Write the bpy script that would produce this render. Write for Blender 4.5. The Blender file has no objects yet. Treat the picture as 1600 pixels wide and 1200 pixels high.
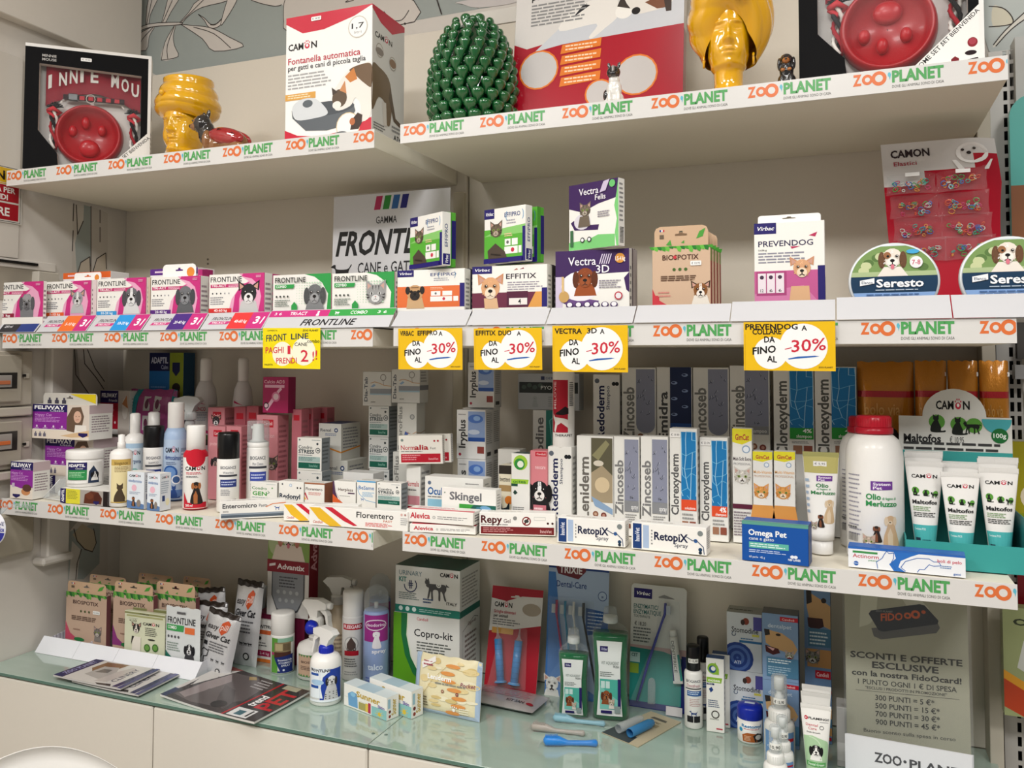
import bpy,bmesh,math,random
from math import sin,cos,pi,radians,sqrt,atan2
from mathutils import Vector,Matrix
from mathutils.geometry import tessellate_polygon
random.seed(7)
SC=bpy.context.scene
COL=SC.collection

# ------------------------------------------------------------------ camera
FPX,PCX,PCY=1330.9,783.2,508.6
CAM=Vector((0.1093,-1.9047,-0.0045))
R_=Vector((0.92780506,0.37305928,0.00213144))
U_=Vector((0.01347296,-0.03921597,0.99913992))
F_=Vector((-0.37282201,0.92697836,0.04110099))
cd=bpy.data.cameras.new('camera');cam=bpy.data.objects.new('camera',cd);COL.objects.link(cam)
cd.sensor_width=36;cd.sensor_fit='HORIZONTAL';cd.lens=FPX/1600*36
cd.shift_x=(800-PCX)/1600;cd.shift_y=(PCY-600)/1600
cd.clip_start=0.02
M=Matrix((R_,U_,-F_)).transposed().to_4x4();M.translation=CAM
cam.matrix_world=M
SC.camera=cam

# ------------------------------------------------------------------ view, world, lights
SC.view_settings.view_transform='Standard';SC.view_settings.look='None'
SC.view_settings.gamma=1;SC.view_settings.use_curve_mapping=False
SC.view_settings.exposure=0.22
SC.cycles.use_denoising=True
SC.cycles.max_bounces=8;SC.cycles.transparent_max_bounces=16
SC.cycles.caustics_reflective=False;SC.cycles.caustics_refractive=False
w=bpy.data.worlds.new('shop');SC.world=w;w.use_nodes=True
w.node_tree.nodes['Background'].inputs[0].default_value=(1.0,0.975,0.94,1)
w.node_tree.nodes['Background'].inputs[1].default_value=0.20

def area(name,loc,size,sy,power,col=(1,.96,.9)):
    l=bpy.data.lights.new(name,'AREA');l.shape='RECTANGLE';l.size=size;l.size_y=sy
    l.energy=power;l.color=col
    o=bpy.data.objects.new(name,l);COL.objects.link(o);o.location=loc
    return o
for x_ in (-1.5,-.2,1.1):area('ceiling_panel_light',(x_,-1.35,1.48),.28,.28,7,(1,.982,.958))
for x_ in (-1.4,0,1.4):area('ceiling_panel_light',(x_,-2.6,1.48),.6,.6,34,(1,.982,.958))

# ------------------------------------------------------------------ pixels to points
def ray(px,py):
    return F_+R_*((px-PCX)/FPX)-U_*((py-PCY)/FPX)
def at(px,py,x=None,y=None,z=None):
    d=ray(px,py)
    if y is not None:t=(y-CAM.y)/d.y
    elif z is not None:t=(z-CAM.z)/d.z
    else:t=(x-CAM.x)/d.x
    return CAM+d*t
def dep(p):return (Vector(p)-CAM).dot(F_)

# ------------------------------------------------------------------ materials
def lin(h):
    if not isinstance(h,str):return tuple(h)[:3]
    h=h.lstrip('#')
    if len(h)==3:h=''.join(c*2 for c in h)
    o=[]
    for i in (0,2,4):
        c=int(h[i:i+2],16)/255
        o.append(c/12.92 if c<=.04045 else ((c+.055)/1.055)**2.4)
    return tuple(o)
def newmat(name):
    m=bpy.data.materials.new(name);m.use_nodes=True
    return m,m.node_tree.nodes,m.node_tree.links,m.node_tree.nodes['Principled BSDF']
def attr_mat(name,rough=.45,metal=0.,coat=0.,bump=0.,trans=0.,scale=60,grain=.03,spec=.3):
    m,n,l,b=newmat(name)
    a=n.new('ShaderNodeAttribute');a.attribute_name='Col'
    nz=n.new('ShaderNodeTexNoise');nz.inputs['Scale'].default_value=scale
    mx=n.new('ShaderNodeMix');mx.data_type='RGBA';mx.blend_type='MULTIPLY'
    mx.inputs[0].default_value=grain
    l.new(a.outputs['Color'],mx.inputs[6]);l.new(nz.outputs['Fac'],mx.inputs[7])
    l.new(mx.outputs[2],b.inputs['Base Color'])
    b.inputs['Roughness'].default_value=rough;b.inputs['Metallic'].default_value=metal
    b.inputs['Specular IOR Level'].default_value=spec
    b.inputs['Coat Weight'].default_value=coat;b.inputs['Coat Roughness'].default_value=.08
    if bump:
        bp=n.new('ShaderNodeBump');bp.inputs['Strength'].default_value=bump;bp.inputs['Distance'].default_value=.002
        l.new(nz.outputs['Fac'],bp.inputs['Height']);l.new(bp.outputs[0],b.inputs['Normal'])
    return m
CARD=attr_mat('printed_card',.42)
MATTE=attr_mat('matte_card',.75,spec=.15)
GLOSS=attr_mat('glossy_print',.25,coat=.2)
PLAST=attr_mat('moulded_plastic',.3,coat=.1)
FOIL=attr_mat('foil_pouch',.28,metal=.35,coat=.5,bump=.35,scale=45)
SATIN=attr_mat('painted_metal',.4,metal=.2)
GLAZE=attr_mat('glazed_ceramic',.12,coat=1.,spec=.5)
PAINT=attr_mat('wall_paint',.7,spec=.2,bump=.05,scale=200)
def clear_mat(name,col,alpha=.25,rough=.08,fk=.3):
    m,n,l,b=newmat(name)
    t=n.new('ShaderNodeBsdfTransparent');t.inputs[0].default_value=(*lin(col),1)
    mx=n.new('ShaderNodeMixShader');fr=n.new('ShaderNodeLayerWeight');fr.inputs[0].default_value=.35
    ma=n.new('ShaderNodeMath');ma.operation='MULTIPLY_ADD';ma.inputs[1].default_value=fk;ma.inputs[2].default_value=alpha
    l.new(fr.outputs['Facing'],ma.inputs[0]);l.new(ma.outputs[0],mx.inputs[0])
    l.new(t.outputs[0],mx.inputs[1]);l.new(b.outputs[0],mx.inputs[2])
    b.inputs['Base Color'].default_value=(*lin(col),1);b.inputs['Roughness'].default_value=rough
    l.new(mx.outputs[0],n['Material Output'].inputs[0])
    return m
CLEAR=clear_mat('clear_plastic','#fcfdfd',.012,.06,.22)
CLEARM=clear_mat('milky_plastic','#f0f3f4',.14,.15)
CLEARB=clear_mat('bag_film','#fcfdfd',.025,.06,.22)
GREENLIQ=clear_mat('green_mouthwash','#087040',.80,.08)
BLUECLR=clear_mat('blue_clear_plastic','#4d9ad0',.5,.1)

# ------------------------------------------------------------------ text outlines (built once per string)
_T={}
def glyphs(s,bold):
    k=(s,bold)
    if k in _T:return _T[k]
    cu=bpy.data.curves.new('t','FONT');cu.body=s;cu.resolution_u=2;cu.size=1
    cu.offset={0:0,1:.010,2:.027,3:.042}[bold]
    cu.fill_mode='BOTH'
    ob=bpy.data.objects.new('t',cu)
    me=bpy.data.meshes.new_from_object(ob)
    vs=[(v.co.x,v.co.y) for v in me.vertices]
    tr=[]
    for p in me.polygons:
        vv=list(p.vertices)
        for i in range(1,len(vv)-1):tr.append((vv[0],vv[i],vv[i+1]))
    bpy.data.objects.remove(ob);bpy.data.curves.remove(cu);bpy.data.meshes.remove(me)
    if not vs:_T[k]=([],[],0,1);return _T[k]
    x0=min(v[0] for v in vs);x1=max(v[0] for v in vs)
    _T[k]=([(v[0]-x0,v[1]) for v in vs],tr,x1-x0,.69)
    return _T[k]

def smooth(pts,closed=True,k=4):
    n=len(pts);o=[]
    for i in range(n if closed else n-1):
        p0,p1,p2,p3=(pts[(i+j)%n] if closed else pts[min(n-1,max(0,i+j))] for j in (-1,0,1,2))
        for q in range(k):
            t=q/k;o.append(tuple(.5*(2*b+(c-a)*t+(2*a-5*b+4*c-d)*t*t+(3*b-a-3*c+d)*t**3) for a,b,c,d in zip(p0,p1,p2,p3)))
    if not closed:o.append(tuple(pts[-1]))
    return o
def tone(c,f):return tuple(min(1,max(0,x*f)) for x in lin(c))
# ------------------------------------------------------------------ flat print, laid out in 0..1 across a panel of W x H metres
class Art:
    def __init__(s,W,H):s.W,s.H,s.t,s.L=W,H,[],0
    def _tri(s,a,b,c,col):
        if (b[0]-a[0])*(c[1]-a[1])-(b[1]-a[1])*(c[0]-a[0])<0:b,c=c,b
        s.t.append((a,b,c,s.L,col))
    def _poly(s,pts,c):
        s.L+=1;c=lin(c)
        for t in tessellate_polygon([[Vector((p[0],p[1],0)) for p in pts]]):
            s._tri(pts[t[0]],pts[t[1]],pts[t[2]],c)
    def P(s,pts,c):s._poly([(u*s.W,v*s.H) for u,v in pts],c);return s
    def Q(s,pts,c):return s.P(smooth(pts),c)
    def R(s,u0,v0,u1,v1,c):return s.P([(u0,v0),(u1,v0),(u1,v1),(u0,v1)],c)
    def E(s,cu,cv,ru,rv,c,a0=0,a1=360,n=18):
        s.L+=1;c=lin(c);p=[]
        for i in range(n+1):
            a=radians(a0+(a1-a0)*i/n);p.append(((cu+ru*cos(a))*s.W,(cv+rv*sin(a))*s.H))
        for i in range(1,n):s._tri(p[0],p[i],p[i+1],c)
        return s
    def C(s,cu,cv,r,c,n=18):            # true circle, r in fractions of the height
        return s.E(cu,cv,r*s.H/s.W,r,c,n=n)
    def S(s,pts,w,c,closed=False):       # stroke, w in fractions of the height
        s.L+=1;c=lin(c);q=[(u*s.W,v*s.H) for u,v in pts];w=w*s.H/2
        if closed:q.append(q[0])
        for i in range(len(q)-1):
            (x0,y0),(x1,y1)=q[i],q[i+1];d=sqrt((x1-x0)**2+(y1-y0)**2) or 1e-9
            nx,ny=-(y1-y0)/d*w,(x1-x0)/d*w;ex,ey=(x1-x0)/d*w*.5,(y1-y0)/d*w*.5
            a,b2,c2,d2=(x0+nx-ex,y0+ny-ey),(x0-nx-ex,y0-ny-ey),(x1-nx+ex,y1-ny+ey),(x1+nx+ex,y1+ny+ey)
            s._tri(a,b2,c2,c);s._tri(a,c2,d2,c)
        return s
    def arc(s,cu,cv,r,a0,a1,w,c,n=10,ry=None):
        k=s.H/s.W
        return s.S([(cu+r*k*cos(radians(a0+(a1-a0)*i/n)),cv+(ry or r)*sin(radians(a0+(a1-a0)*i/n))) for i in range(n+1)],w,c)
    def T(s,txt,u0,v0,u1,v1,c,b=1,rot=0,sh=0,tilt=0):
        """text stretched to the box; v0 the baseline, v1 the cap line. rot=1: reads upward. sh: slant"""
        vs,tr,tw,ch=glyphs(txt,b)
        if not vs:return s
        s.L+=1;c=lin(c);q=[]
        for x,y in vs:
            x,y=x/tw,y/ch
            x+=sh*y*(v1-v0)*s.H/max(1e-6,(u1-u0)*s.W) if not rot else 0
            y2=y+tilt*x
            if rot:q.append(((u1-(u1-u0)*y)*s.W,(v0+(v1-v0)*x)*s.H))
            else:q.append(((u0+(u1-u0)*x)*s.W,(v0+(v1-v0)*y2)*s.H))
        for a,b_,d in tr:s._tri(q[a],q[b_],q[d],c)
        return s
    def TR(s,txt,u,v,ang,h,c,b=1):    # line of text at an angle, h in fractions of the height
        vs,tr,tw,ch=glyphs(txt,b);s.L+=1;c=lin(c);k=h*s.H/ch;ca,sa=cos(ang),sin(ang)
        q=[(u*s.W+(x*ca-y*sa)*k,v*s.H+(x*sa+y*ca)*k) for x,y in vs]
        for a,b_,d in tr:s._tri(q[a],q[b_],q[d],c)
        return s
    def LN(s,u0,v0,u1,v1,c,n=3,fill=.45,seed=0):     # lines of print too fine to read
        s.L+=1;c=lin(c);rd=random.Random(seed+n*7+int(u0*99))
        for i in range(n):
            yc=v1-(i+.5)*(v1-v0)/n;h=(v1-v0)/n*fill/2;x=u0;end=u1-(u1-u0)*rd.uniform(0,.25)
            while x<end:
                x2=min(end,x+(u1-u0)*rd.uniform(.07,.2))
                a,b2,c2,d2=(x*s.W,(yc-h)*s.H),(x2*s.W,(yc-h)*s.H),(x2*s.W,(yc+h)*s.H),(x*s.W,(yc+h)*s.H)
                s._tri(a,b2,c2,c);s._tri(a,c2,d2,c);x=x2+(u1-u0)*.022
        return s
    def sub(s,u0,v0,u1,v1):return Sub(s,u0,v0,u1,v1)
    def sq(s,cu,cv,r,flip=1):
        k=s.H/s.W;return Sub(s,cu-r*k*flip,cv-r,cu+r*k*flip,cv+r,True)
class Sub(Art):
    def __init__(s,par,u0,v0,u1,v1,sq=False):
        s.par=par;s.b=(u0,v0,u1,v1);s.sqr=sq
    def m(s,u,v):
        if s.sqr:u,v=(u+1)/2,(v+1)/2
        a,b,c,d=s.b;return (a+(c-a)*u,b+(d-b)*v)
    def P(s,pts,c):s.par.P([s.m(*p) for p in pts],c);return s
    def E(s,cu,cv,ru,rv,c,a0=0,a1=360,n=14):
        return s.P([(cu+ru*cos(radians(a0+(a1-a0)*i/n)),cv+rv*sin(radians(a0+(a1-a0)*i/n))) for i in range(n)],c)
    def S(s,pts,w,c,closed=False):s.par.S([s.m(*p) for p in pts],w,c,closed);return s
    def R(s,u0,v0,u1,v1,c):return s.P([(u0,v0),(u1,v0),(u1,v1),(u0,v1)],c)
    def T(s,txt,u0,v0,u1,v1,c,b=1,**k):
        a=s.m(u0,v0);d=s.m(u1,v1);s.par.T(txt,a[0],a[1],d[0],d[1],c,b,**k);return s
    def LN(s,u0,v0,u1,v1,c,n=3,**k):
        a=s.m(u0,v0);d=s.m(u1,v1);s.par.LN(a[0],a[1],d[0],d[1],c,n,**k);return s

# animals printed on packaging, on a square canvas -1..1
def furs(q,c,cx,cy,rx,ry,n=16,seed=3):
    rd=random.Random(seed)
    for i in range(n):
        a=rd.uniform(0,2*pi);r=rd.uniform(.45,.98);x,y=cx+rx*r*cos(a),cy+ry*r*sin(a);l=rd.uniform(.10,.2)
        q.S([(x,y),(x+cos(a)*l*.5,y+sin(a)*l*.6-.05)],.007,tone(c,rd.choice((.62,.78,1.3,1.5))))
def dog(q,fur='#a9764a',ear='#5e3c22',muz='#e8d8c4',bust=None,erect=False,blaze=None,tongue=False):
    if bust:q.P([(-.75,-1.),(-.55,-.3),(0,-.1),(.55,-.3),(.75,-1.)],bust)
    if erect:
        q.P([(-.75,.35),(-.8,1.),(-.2,.65)],ear);q.P([(.75,.35),(.8,1.),(.2,.65)],ear)
        q.P([(-.66,.45),(-.7,.85),(-.35,.62)],'#c99a8a');q.P([(.66,.45),(.7,.85),(.35,.62)],'#c99a8a')
    q.E(0,.2,.58,.6,fur)
    if not erect:
        q.E(-.62,.05,.22,.55,ear);q.E(.62,.05,.22,.55,ear)
    if blaze:q.P([(-.1,.75),(.1,.75),(.16,0),(-.16,0)],blaze)
    furs(q,fur,0,.2,.56,.58);furs(q,ear,-.62,.05,.18,.5,6) if not erect else None;furs(q,ear,.62,.05,.18,.5,6) if not erect else None
    q.E(-.27,.27,.15,.13,tone(fur,.7));q.E(.27,.27,.15,.13,tone(fur,.7));q.E(0,-.12,.34,.34,muz);q.E(0,-.26,.3,.2,tone(muz,.86));q.E(0,-.08,.3,.26,muz)
    q.E(-.26,.28,.085,.085,'#1c1410');q.E(.26,.28,.085,.085,'#1c1410')
    q.E(-.24,.31,.03,.03,'#ffffff');q.E(.28,.31,.03,.03,'#ffffff')
    q.E(0,.0,.14,.1,'#181414')
    q.S([(0,-.1),(0,-.24),(-.16,-.32)],.012,'#2a2020');q.S([(0,-.24),(.16,-.32)],.012,'#2a2020')
    if tongue:q.E(0,-.4,.11,.16,'#d9788a')
def cat(q,fur='#8a8076',stripe='#3c352e',muz='#e6e0d8',bust=None,eye='#9ab05a'):
    if bust:q.P([(-.6,-1.),(-.5,-.3),(0,-.1),(.5,-.3),(.6,-1.)],bust)
    q.P([(-.62,.3),(-.66,1.),(-.12,.66)],fur);q.P([(.62,.3),(.66,1.),(.12,.66)],fur)
    q.P([(-.54,.42),(-.56,.82),(-.28,.62)],'#c9a094');q.P([(.54,.42),(.56,.82),(.28,.62)],'#c9a094')
    q.E(0,.15,.64,.56,fur)
    for x in (-.2,0,.2):q.P([(x-.04,.66),(x+.04,.66),(x,.38)],stripe)
    furs(q,fur,0,.15,.62,.54,18);furs(q,stripe,0,.2,.6,.5,8,9)
    for sgn in (-1,1):
        q.P([(sgn*.62,.2),(sgn*.62,.1),(sgn*.4,.1)],stripe);q.P([(sgn*.6,0),(sgn*.56,-.1),(sgn*.38,.0)],stripe)
        q.E(sgn*.26,.2,.12,.1,eye);q.E(sgn*.26,.2,.045,.09,'#101010')
    q.E(0,-.1,.28,.22,muz);q.P([(-.07,.04),(.07,.04),(0,-.04)],'#b5706a')
    q.S([(0,-.04),(0,-.12),(-.12,-.18)],.01,'#403028');q.S([(0,-.12),(.12,-.18)],.01,'#403028')
def sitdog(q,c='#8a6a50',c2=None,head=True):
    q.Q([(-.35,-1),(-.4,-.5),(-.25,0),(-.1,.35),(.25,.35),(.35,0),(.5,-.5),(.55,-1)],c)
    if c2:q.P([(-.15,-1),(-.18,-.3),(0,.1),(.15,-.3),(.15,-1)],c2)
    q.E(.02,.55,.3,.3,c);q.E(-.25,.5,.12,.28,c2 or c);q.E(.3,.5,.12,.28,c2 or c);q.E(.0,.42,.15,.13,c2 or c)
    q.E(-.02,.44,.05,.04,'#111')
def walkcat(q,c='#444444'):
    q.Q([(-.8,.1),(-.62,.25),(-.5,.2),(.45,.22),(.62,.1),(.95,-.1),(1,-.02),(.68,.2),(.6,.25),(.62,-.1),(.5,-.35),(.62,-.75),(.5,-.75),(.35,-.3),(.22,-.25),(.2,-.75),(.08,-.75),(.05,-.2),(-.3,-.2),(-.3,-.75),(-.42,-.75),(-.46,-.25),(-.6,-.7),(-.7,-.68),(-.6,-.1),(-.72,-.02)],c)
    q.E(-.72,.28,.17,.16,c);q.P([(-.84,.35),(-.84,.55),(-.7,.42)],c);q.P([(-.72,.42),(-.62,.56),(-.58,.38)],c)
def walkdog(q,c='#2c5a9a'):
    q.Q([(-.9,.45),(-.7,.6),(-.5,.6),(-.4,.3),(.5,.28),(.8,.6),(.86,.55),(.62,.1),(.6,-.6),(.45,-.6),(.42,-.1),(-.3,-.1),(-.32,-.6),(-.46,-.6),(-.5,.15),(-.62,.35)],c)
def sitcat(q,c='#3a3128'):
    q.Q([(-.4,-1),(-.5,-.5),(-.3,0),(-.1,.25),(.2,.25),(.3,0),(.5,-.5),(.5,-.85),(.9,-.8),(.8,-1)],c)
    q.E(.02,.45,.28,.25,c);q.P([(-.24,.5),(-.26,.9),(-.02,.65)],c);q.P([(.28,.5),(.3,.9),(.06,.65)],c)
def camon(A,u0,v0,u1,v1,c='#141414'):
    w=u1-u0
    A.T('CAM',u0,v0,u0+w*.53,v1,c,2);A.T('N',u0+w*.8,v0,u1,v1,c,2)
    k=(v1-v0)
    A.E(u0+w*.66,v0+k*.42,w*.085,k*.42,'#c8324a');A.E(u0+w*.66,v0+k*.5,w*.04,k*.22,'#ffffff')
    for dx,dy in ((-.08,.95),(-.03,1.2),(.03,1.2),(.08,.95)):A.E(u0+w*(.66+dx),v0+k*dy,w*.02,k*.13,'#c8324a',n=8)
def virbac(A,u0,v0,u1,v1):
    A.R(u0,v0,u1,v1,'#241c66');h=v1-v0;w=u1-u0
    A.T('Virbac',u0+w*.1,v0+h*.33,u1-w*.12,v0+h*.68,'#ffffff',1,sh=.3)
def candioli(A,u0,v0,u1,v1):
    A.R(u0,v0,u1,v1,'#c01a2c');A.T('Candioli',u0+(u1-u0)*.1,v0+(v1-v0)*.3,u1-(u1-u0)*.1,v1-(v1-v0)*.25,'#fff',1)
def zoo(A,u0,v0,u1,v1,mono=None):
    """shop logo across a box: orange ZOO, blue bird, green PLANET, small line below"""
    w=u1-u0;h=v1-v0;X=lambda f:u0+w*f;Y=lambda f:v0+h*f
    og=mono or '#d8703c';gr=mono or '#529f5a'
    A.T('Z',X(0),Y(.38),X(.10),Y(.92),og,3)
    A.E(X(.165),Y(.63),w*.062,h*.27,og,n=20);A.E(X(.165),Y(.63),w*.029,h*.125,'#d6d4d1',n=16)
    A.E(X(.295),Y(.64),w*.085,h*.37,og,n=24);A.E(X(.295),Y(.64),w*.044,h*.19,'#d6d4d1',n=18)
    if not mono:
        A.E(X(.41),Y(.78),w*.017,h*.12,'#5fb4c8');A.P([(X(.405),Y(.75)),(X(.43),Y(.8)),(X(.415),Y(.5))],'#5fb4c8')
    A.T('PLANET',X(.44),Y(.38),X(1),Y(.94),gr,3)
    A.T('DOVE GLI ANIMALI SONO DI CASA',X(.44),Y(.08),X(1),Y(.22),'#6a6a66',0)

# ------------------------------------------------------------------ mesh builder
class MB:
    def __init__(s):s.v,s.f,s.c,s.sm=[],[],[],[]
    def add(s,vs,fs,c='#ffffff',sm=False,M=None):
        b=len(s.v);c=lin(c) if not isinstance(c,list) else c
        s.v+=[tuple(M@Vector(v)) if M else tuple(v) for v in vs]
        for i,f in enumerate(fs):
            s.f.append(tuple(b+k for k in f));s.c.append(lin(c[i]) if isinstance(c,list) else c);s.sm.append(sm)
        return s
    def box(s,x0,x1,y0,y1,z0,z1,c='#fff',ch=0,M=None,cs=None):
        """cs = colours (front, right, back, left, top, bottom)"""
        if cs is None:cs=[c]*6
        if ch<=0:
            v=[(x0,y0,z0),(x1,y0,z0),(x1,y1,z0),(x0,y1,z0),(x0,y0,z1),(x1,y0,z1),(x1,y1,z1),(x0,y1,z1)]
            s.add(v,[(0,1,5,4),(1,2,6,5),(2,3,7,6),(3,0,4,7),(4,5,6,7),(3,2,1,0)],list(cs),M=M)
            return s
        ch=min(ch,(x1-x0)*.3,(y1-y0)*.3,(z1-z0)*.3)
        X=((x0,x0+ch),(x1,x1-ch));Y=((y0,y0+ch),(y1,y1-ch));Z=((z0,z0+ch),(z1,z1-ch))
        v=[];ix={}
        for i in (0,1):
            for j in (0,1):
                for k in (0,1):
                    for a,p in enumerate(((X[i][0],Y[j][1],Z[k][1]),(X[i][1],Y[j][0],Z[k][1]),(X[i][1],Y[j][1],Z[k][0]))):
                        ix[(i,j,k,a)]=len(v);v.append(p)
        I=lambda i,j,k,a:ix[(i,j,k,a)]
        f=[(I(0,0,0,1),I(1,0,0,1),I(1,0,1,1),I(0,0,1,1)),(I(1,0,0,0),I(1,1,0,0),I(1,1,1,0),I(1,0,1,0)),
             (I(1,1,0,1),I(0,1,0,1),I(0,1,1,1),I(1,1,1,1)),(I(0,1,0,0),I(0,0,0,0),I(0,0,1,0),I(0,1,1,0)),
             (I(0,0,1,2),I(1,0,1,2),I(1,1,1,2),I(0,1,1,2)),(I(0,1,0,2),I(1,1,0,2),I(1,0,0,2),I(0,0,0,2))]
        col=list(cs)
        for j in (0,1):
            for k in (0,1):f.append((I(0,j,k,1),I(1,j,k,1),I(1,j,k,2),I(0,j,k,2)) if (j+k)%2==0 else (I(0,j,k,2),I(1,j,k,2),I(1,j,k,1),I(0,j,k,1)));col.append(cs[0] if j==0 else cs[2])
        for i in (0,1):
            for k in (0,1):f.append((I(i,0,k,0),I(i,0,k,2),I(i,1,k,2),I(i,1,k,0)));col.append(cs[1] if i else cs[3])
        for i in (0,1):
            for j in (0,1):f.append((I(i,j,0,0),I(i,j,0,1),I(i,j,1,1),I(i,j,1,0)));col.append(cs[0] if j==0 else cs[2])
        for i in (0,1):
            for j in (0,1):
                for k in (0,1):f.append((I(i,j,k,0),I(i,j,k,1),I(i,j,k,2)));col.append(cs[0] if j==0 else cs[2])
        s.add(v,f,col,M=M);return s
    def lathe(s,prof,n=28,c='#fff',sx=1,sy=1,M=None,sm=True,cap=True):
        """prof: [(r, z[, colour of the band above])]"""
        v=[];f=[];col=[];cur=c
        for p in prof:
            for i in range(n):
                a=2*pi*i/n;v.append((p[0]*cos(a)*sx,p[0]*sin(a)*sy,p[1]))
        for k in range(len(prof)-1):
            if len(prof[k])>2:cur=prof[k][2]
            for i in range(n):
                j=(i+1)%n;f.append((k*n+i,k*n+j,(k+1)*n+j,(k+1)*n+i));col.append(cur)
        if cap:
            f.append(tuple(reversed(range(n))));col.append(prof[0][2] if len(prof[0])>2 else c)
            f.append(tuple((len(prof)-1)*n+i for i in range(n)));col.append(cur)
        s.add(v,f,col,sm,M);return s
    def tube(s,pts,r,n=8,c='#fff',sm=True,M=None,closed=False):
        pts=[Vector(p) for p in pts];v=[];f=[];m=len(pts)
        up=Vector((0,0,1))
        for i,p in enumerate(pts):
            if closed:d=(pts[(i+1)%m]-pts[i-1]).normalized()
            else:d=(pts[min(i+1,m-1)]-pts[max(i-1,0)]).normalized()
            a=d.cross(up)
            if a.length<.05:a=d.cross(Vector((0,1,0)))
            a.normalize();b=a.cross(d);rr=r[i] if isinstance(r,(list,tuple)) else r
            for k in range(n):
                t=2*pi*k/n;v.append(p+a*cos(t)*rr+b*sin(t)*rr)
        for i in range(m if closed else m-1):
            for k in range(n):
                j=(k+1)%n;q=(i+1)%m;f.append((i*n+k,i*n+j,q*n+j,q*n+k))
        if not closed:f.append(tuple(reversed(range(n))));f.append(tuple((m-1)*n+k for k in range(n)))
        s.add(v,f,c,sm,M);return s
    def prism(s,out,y0,y1,c='#fff',M=None,cs=None):
        """outline in x,z (counter-clockwise from the front), from depth y0 (front) to y1"""
        n=len(out);v=[(x,y0,z) for x,z in out]+[(x,y1,z) for x,z in out];f=[]
        tt=tessellate_polygon([[Vector((x,z,0)) for x,z in out]])
        for t in tt:
            a,b,d=(out[i] for i in t)
            cr=(b[0]-a[0])*(d[1]-a[1])-(b[1]-a[1])*(d[0]-a[0])
            t=tuple(t) if cr>0 else (t[0],t[2],t[1])
            f.append(t);f.append(tuple(n+i for i in reversed(t)))
        for i in range(n):j=(i+1)%n;f.append((i,n+i,n+j,j)[::-1] if False else (j,i,n+i,n+j)[::-1])
        s.add(v,f,c,M=M);return s
    def art(s,A,mapf,cut=None,off=.00015,step=.00003):
        """lay an Art's triangles on a surface: mapf(u_m, v_m, lift) -> xyz; cut = width of strips for curved surfaces"""
        for a,b,c,L,col in A.t:
            lift=off+step*L
            polys=[[a,b,c]]
            if cut:
                x0=min(a[0],b[0],c[0]);x1=max(a[0],b[0],c[0]);polys=[]
                k0=math.floor(x0/cut+1e-6);k1=math.ceil(x1/cut-1e-6)
                for k in range(k0,max(k1,k0+1)):
                    p=clip(clip([a,b,c],k*cut,1),(k+1)*cut,-1)
                    if len(p)>=3:polys.append(p)
            for p in polys:
                bb=len(s.v);s.v+=[tuple(mapf(q[0],q[1],lift)) for q in p]
                s.f.append(tuple(range(bb,bb+len(p))));s.c.append(col);s.sm.append(False)
        return s
    def mesh(s,name,mat):
        me=bpy.data.meshes.new(name);me.from_pydata(s.v,[],s.f)
        at_=me.attributes.new('Col','FLOAT_COLOR','FACE')
        flat=[]
        for c in s.c:flat+=[c[0],c[1],c[2],1]
        at_.data.foreach_set('color',flat)
        me.polygons.foreach_set('use_smooth',s.sm)
        me.materials.append(mat);me.update()
        return me
    def build(s,name,mat,parent=None,loc=None,rot=None):
        o=bpy.data.objects.new(name,s.mesh(name,mat));COL.objects.link(o)
        if parent:o.parent=parent
        if loc is not None:o.location=loc
        if rot is not None:o.rotation_euler=(0,0,rot) if isinstance(rot,(int,float)) else rot
        return o
def clip(p,x,sgn):
    o=[]
    for i in range(len(p)):
        a,b=p[i],p[(i+1)%len(p)];da,db=(a[0]-x)*sgn,(b[0]-x)*sgn
        if da>=0:o.append(a)
        if (da>0 and db<0) or (da<0 and db>0):
            t=da/(da-db);o.append((a[0]+(b[0]-a[0])*t,a[1]+(b[1]-a[1])*t))
    return o

def tag(o,label=None,cat=None,group=None,kind=None):
    if label:o['label']=label
    if cat:o['category']=cat
    if group:o['group']=group
    if kind:o['kind']=kind
    return o
def empty(name,loc=(0,0,0),rz=0,label=None,cat=None,group=None):
    o=bpy.data.objects.new(name,None);COL.objects.link(o);o.location=loc;o.rotation_euler=(0,0,rz)
    o.empty_display_size=.02
    return tag(o,label,cat,group)
def copy_tree(o,parent=None):
    c=o.copy();COL.objects.link(c)
    if parent:c.parent=parent
    for ch in list(o.children):copy_tree(ch,c)
    return c

# ------------------------------------------------------------------ placing: each returns (corner, turn, width, height)
def fr(tl,tr,Y,zb):                    # front face square to the wall at depth Y
    a,b=at(*tl,y=Y),at(*tr,y=Y);return (Vector((a.x,Y,zb)),0,b.x-a.x,(a.z+b.z)/2-zb)
def fy(tl,tr,Yl,Yr,zb):               # left and right front edges at their own depths
    a,b=at(*tl,y=Yl),at(*tr,y=Yr)
    return (Vector((a.x,Yl,zb)),atan2(b.y-a.y,b.x-a.x),(b.xy-a.xy).length,(a.z+b.z)/2-zb)
def ft(tl,tr,Yl,zb):                   # turned box, both top corners at one height
    a=at(*tl,y=Yl);b=at(*tr,z=a.z)
    return (Vector((a.x,Yl,zb)),atan2(b.y-a.y,b.x-a.x),(b.xy-a.xy).length,a.z-zb)
def fb(bl,br,tl,zb):                   # both bottom corners seen standing on zb
    a,b=at(*bl,z=zb),at(*br,z=zb);t=at(*tl,y=a.y)
    return (Vector((a.x,a.y,zb)),atan2(b.y-a.y,b.x-a.x),(b.xy-a.xy).length,t.z-zb)

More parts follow.
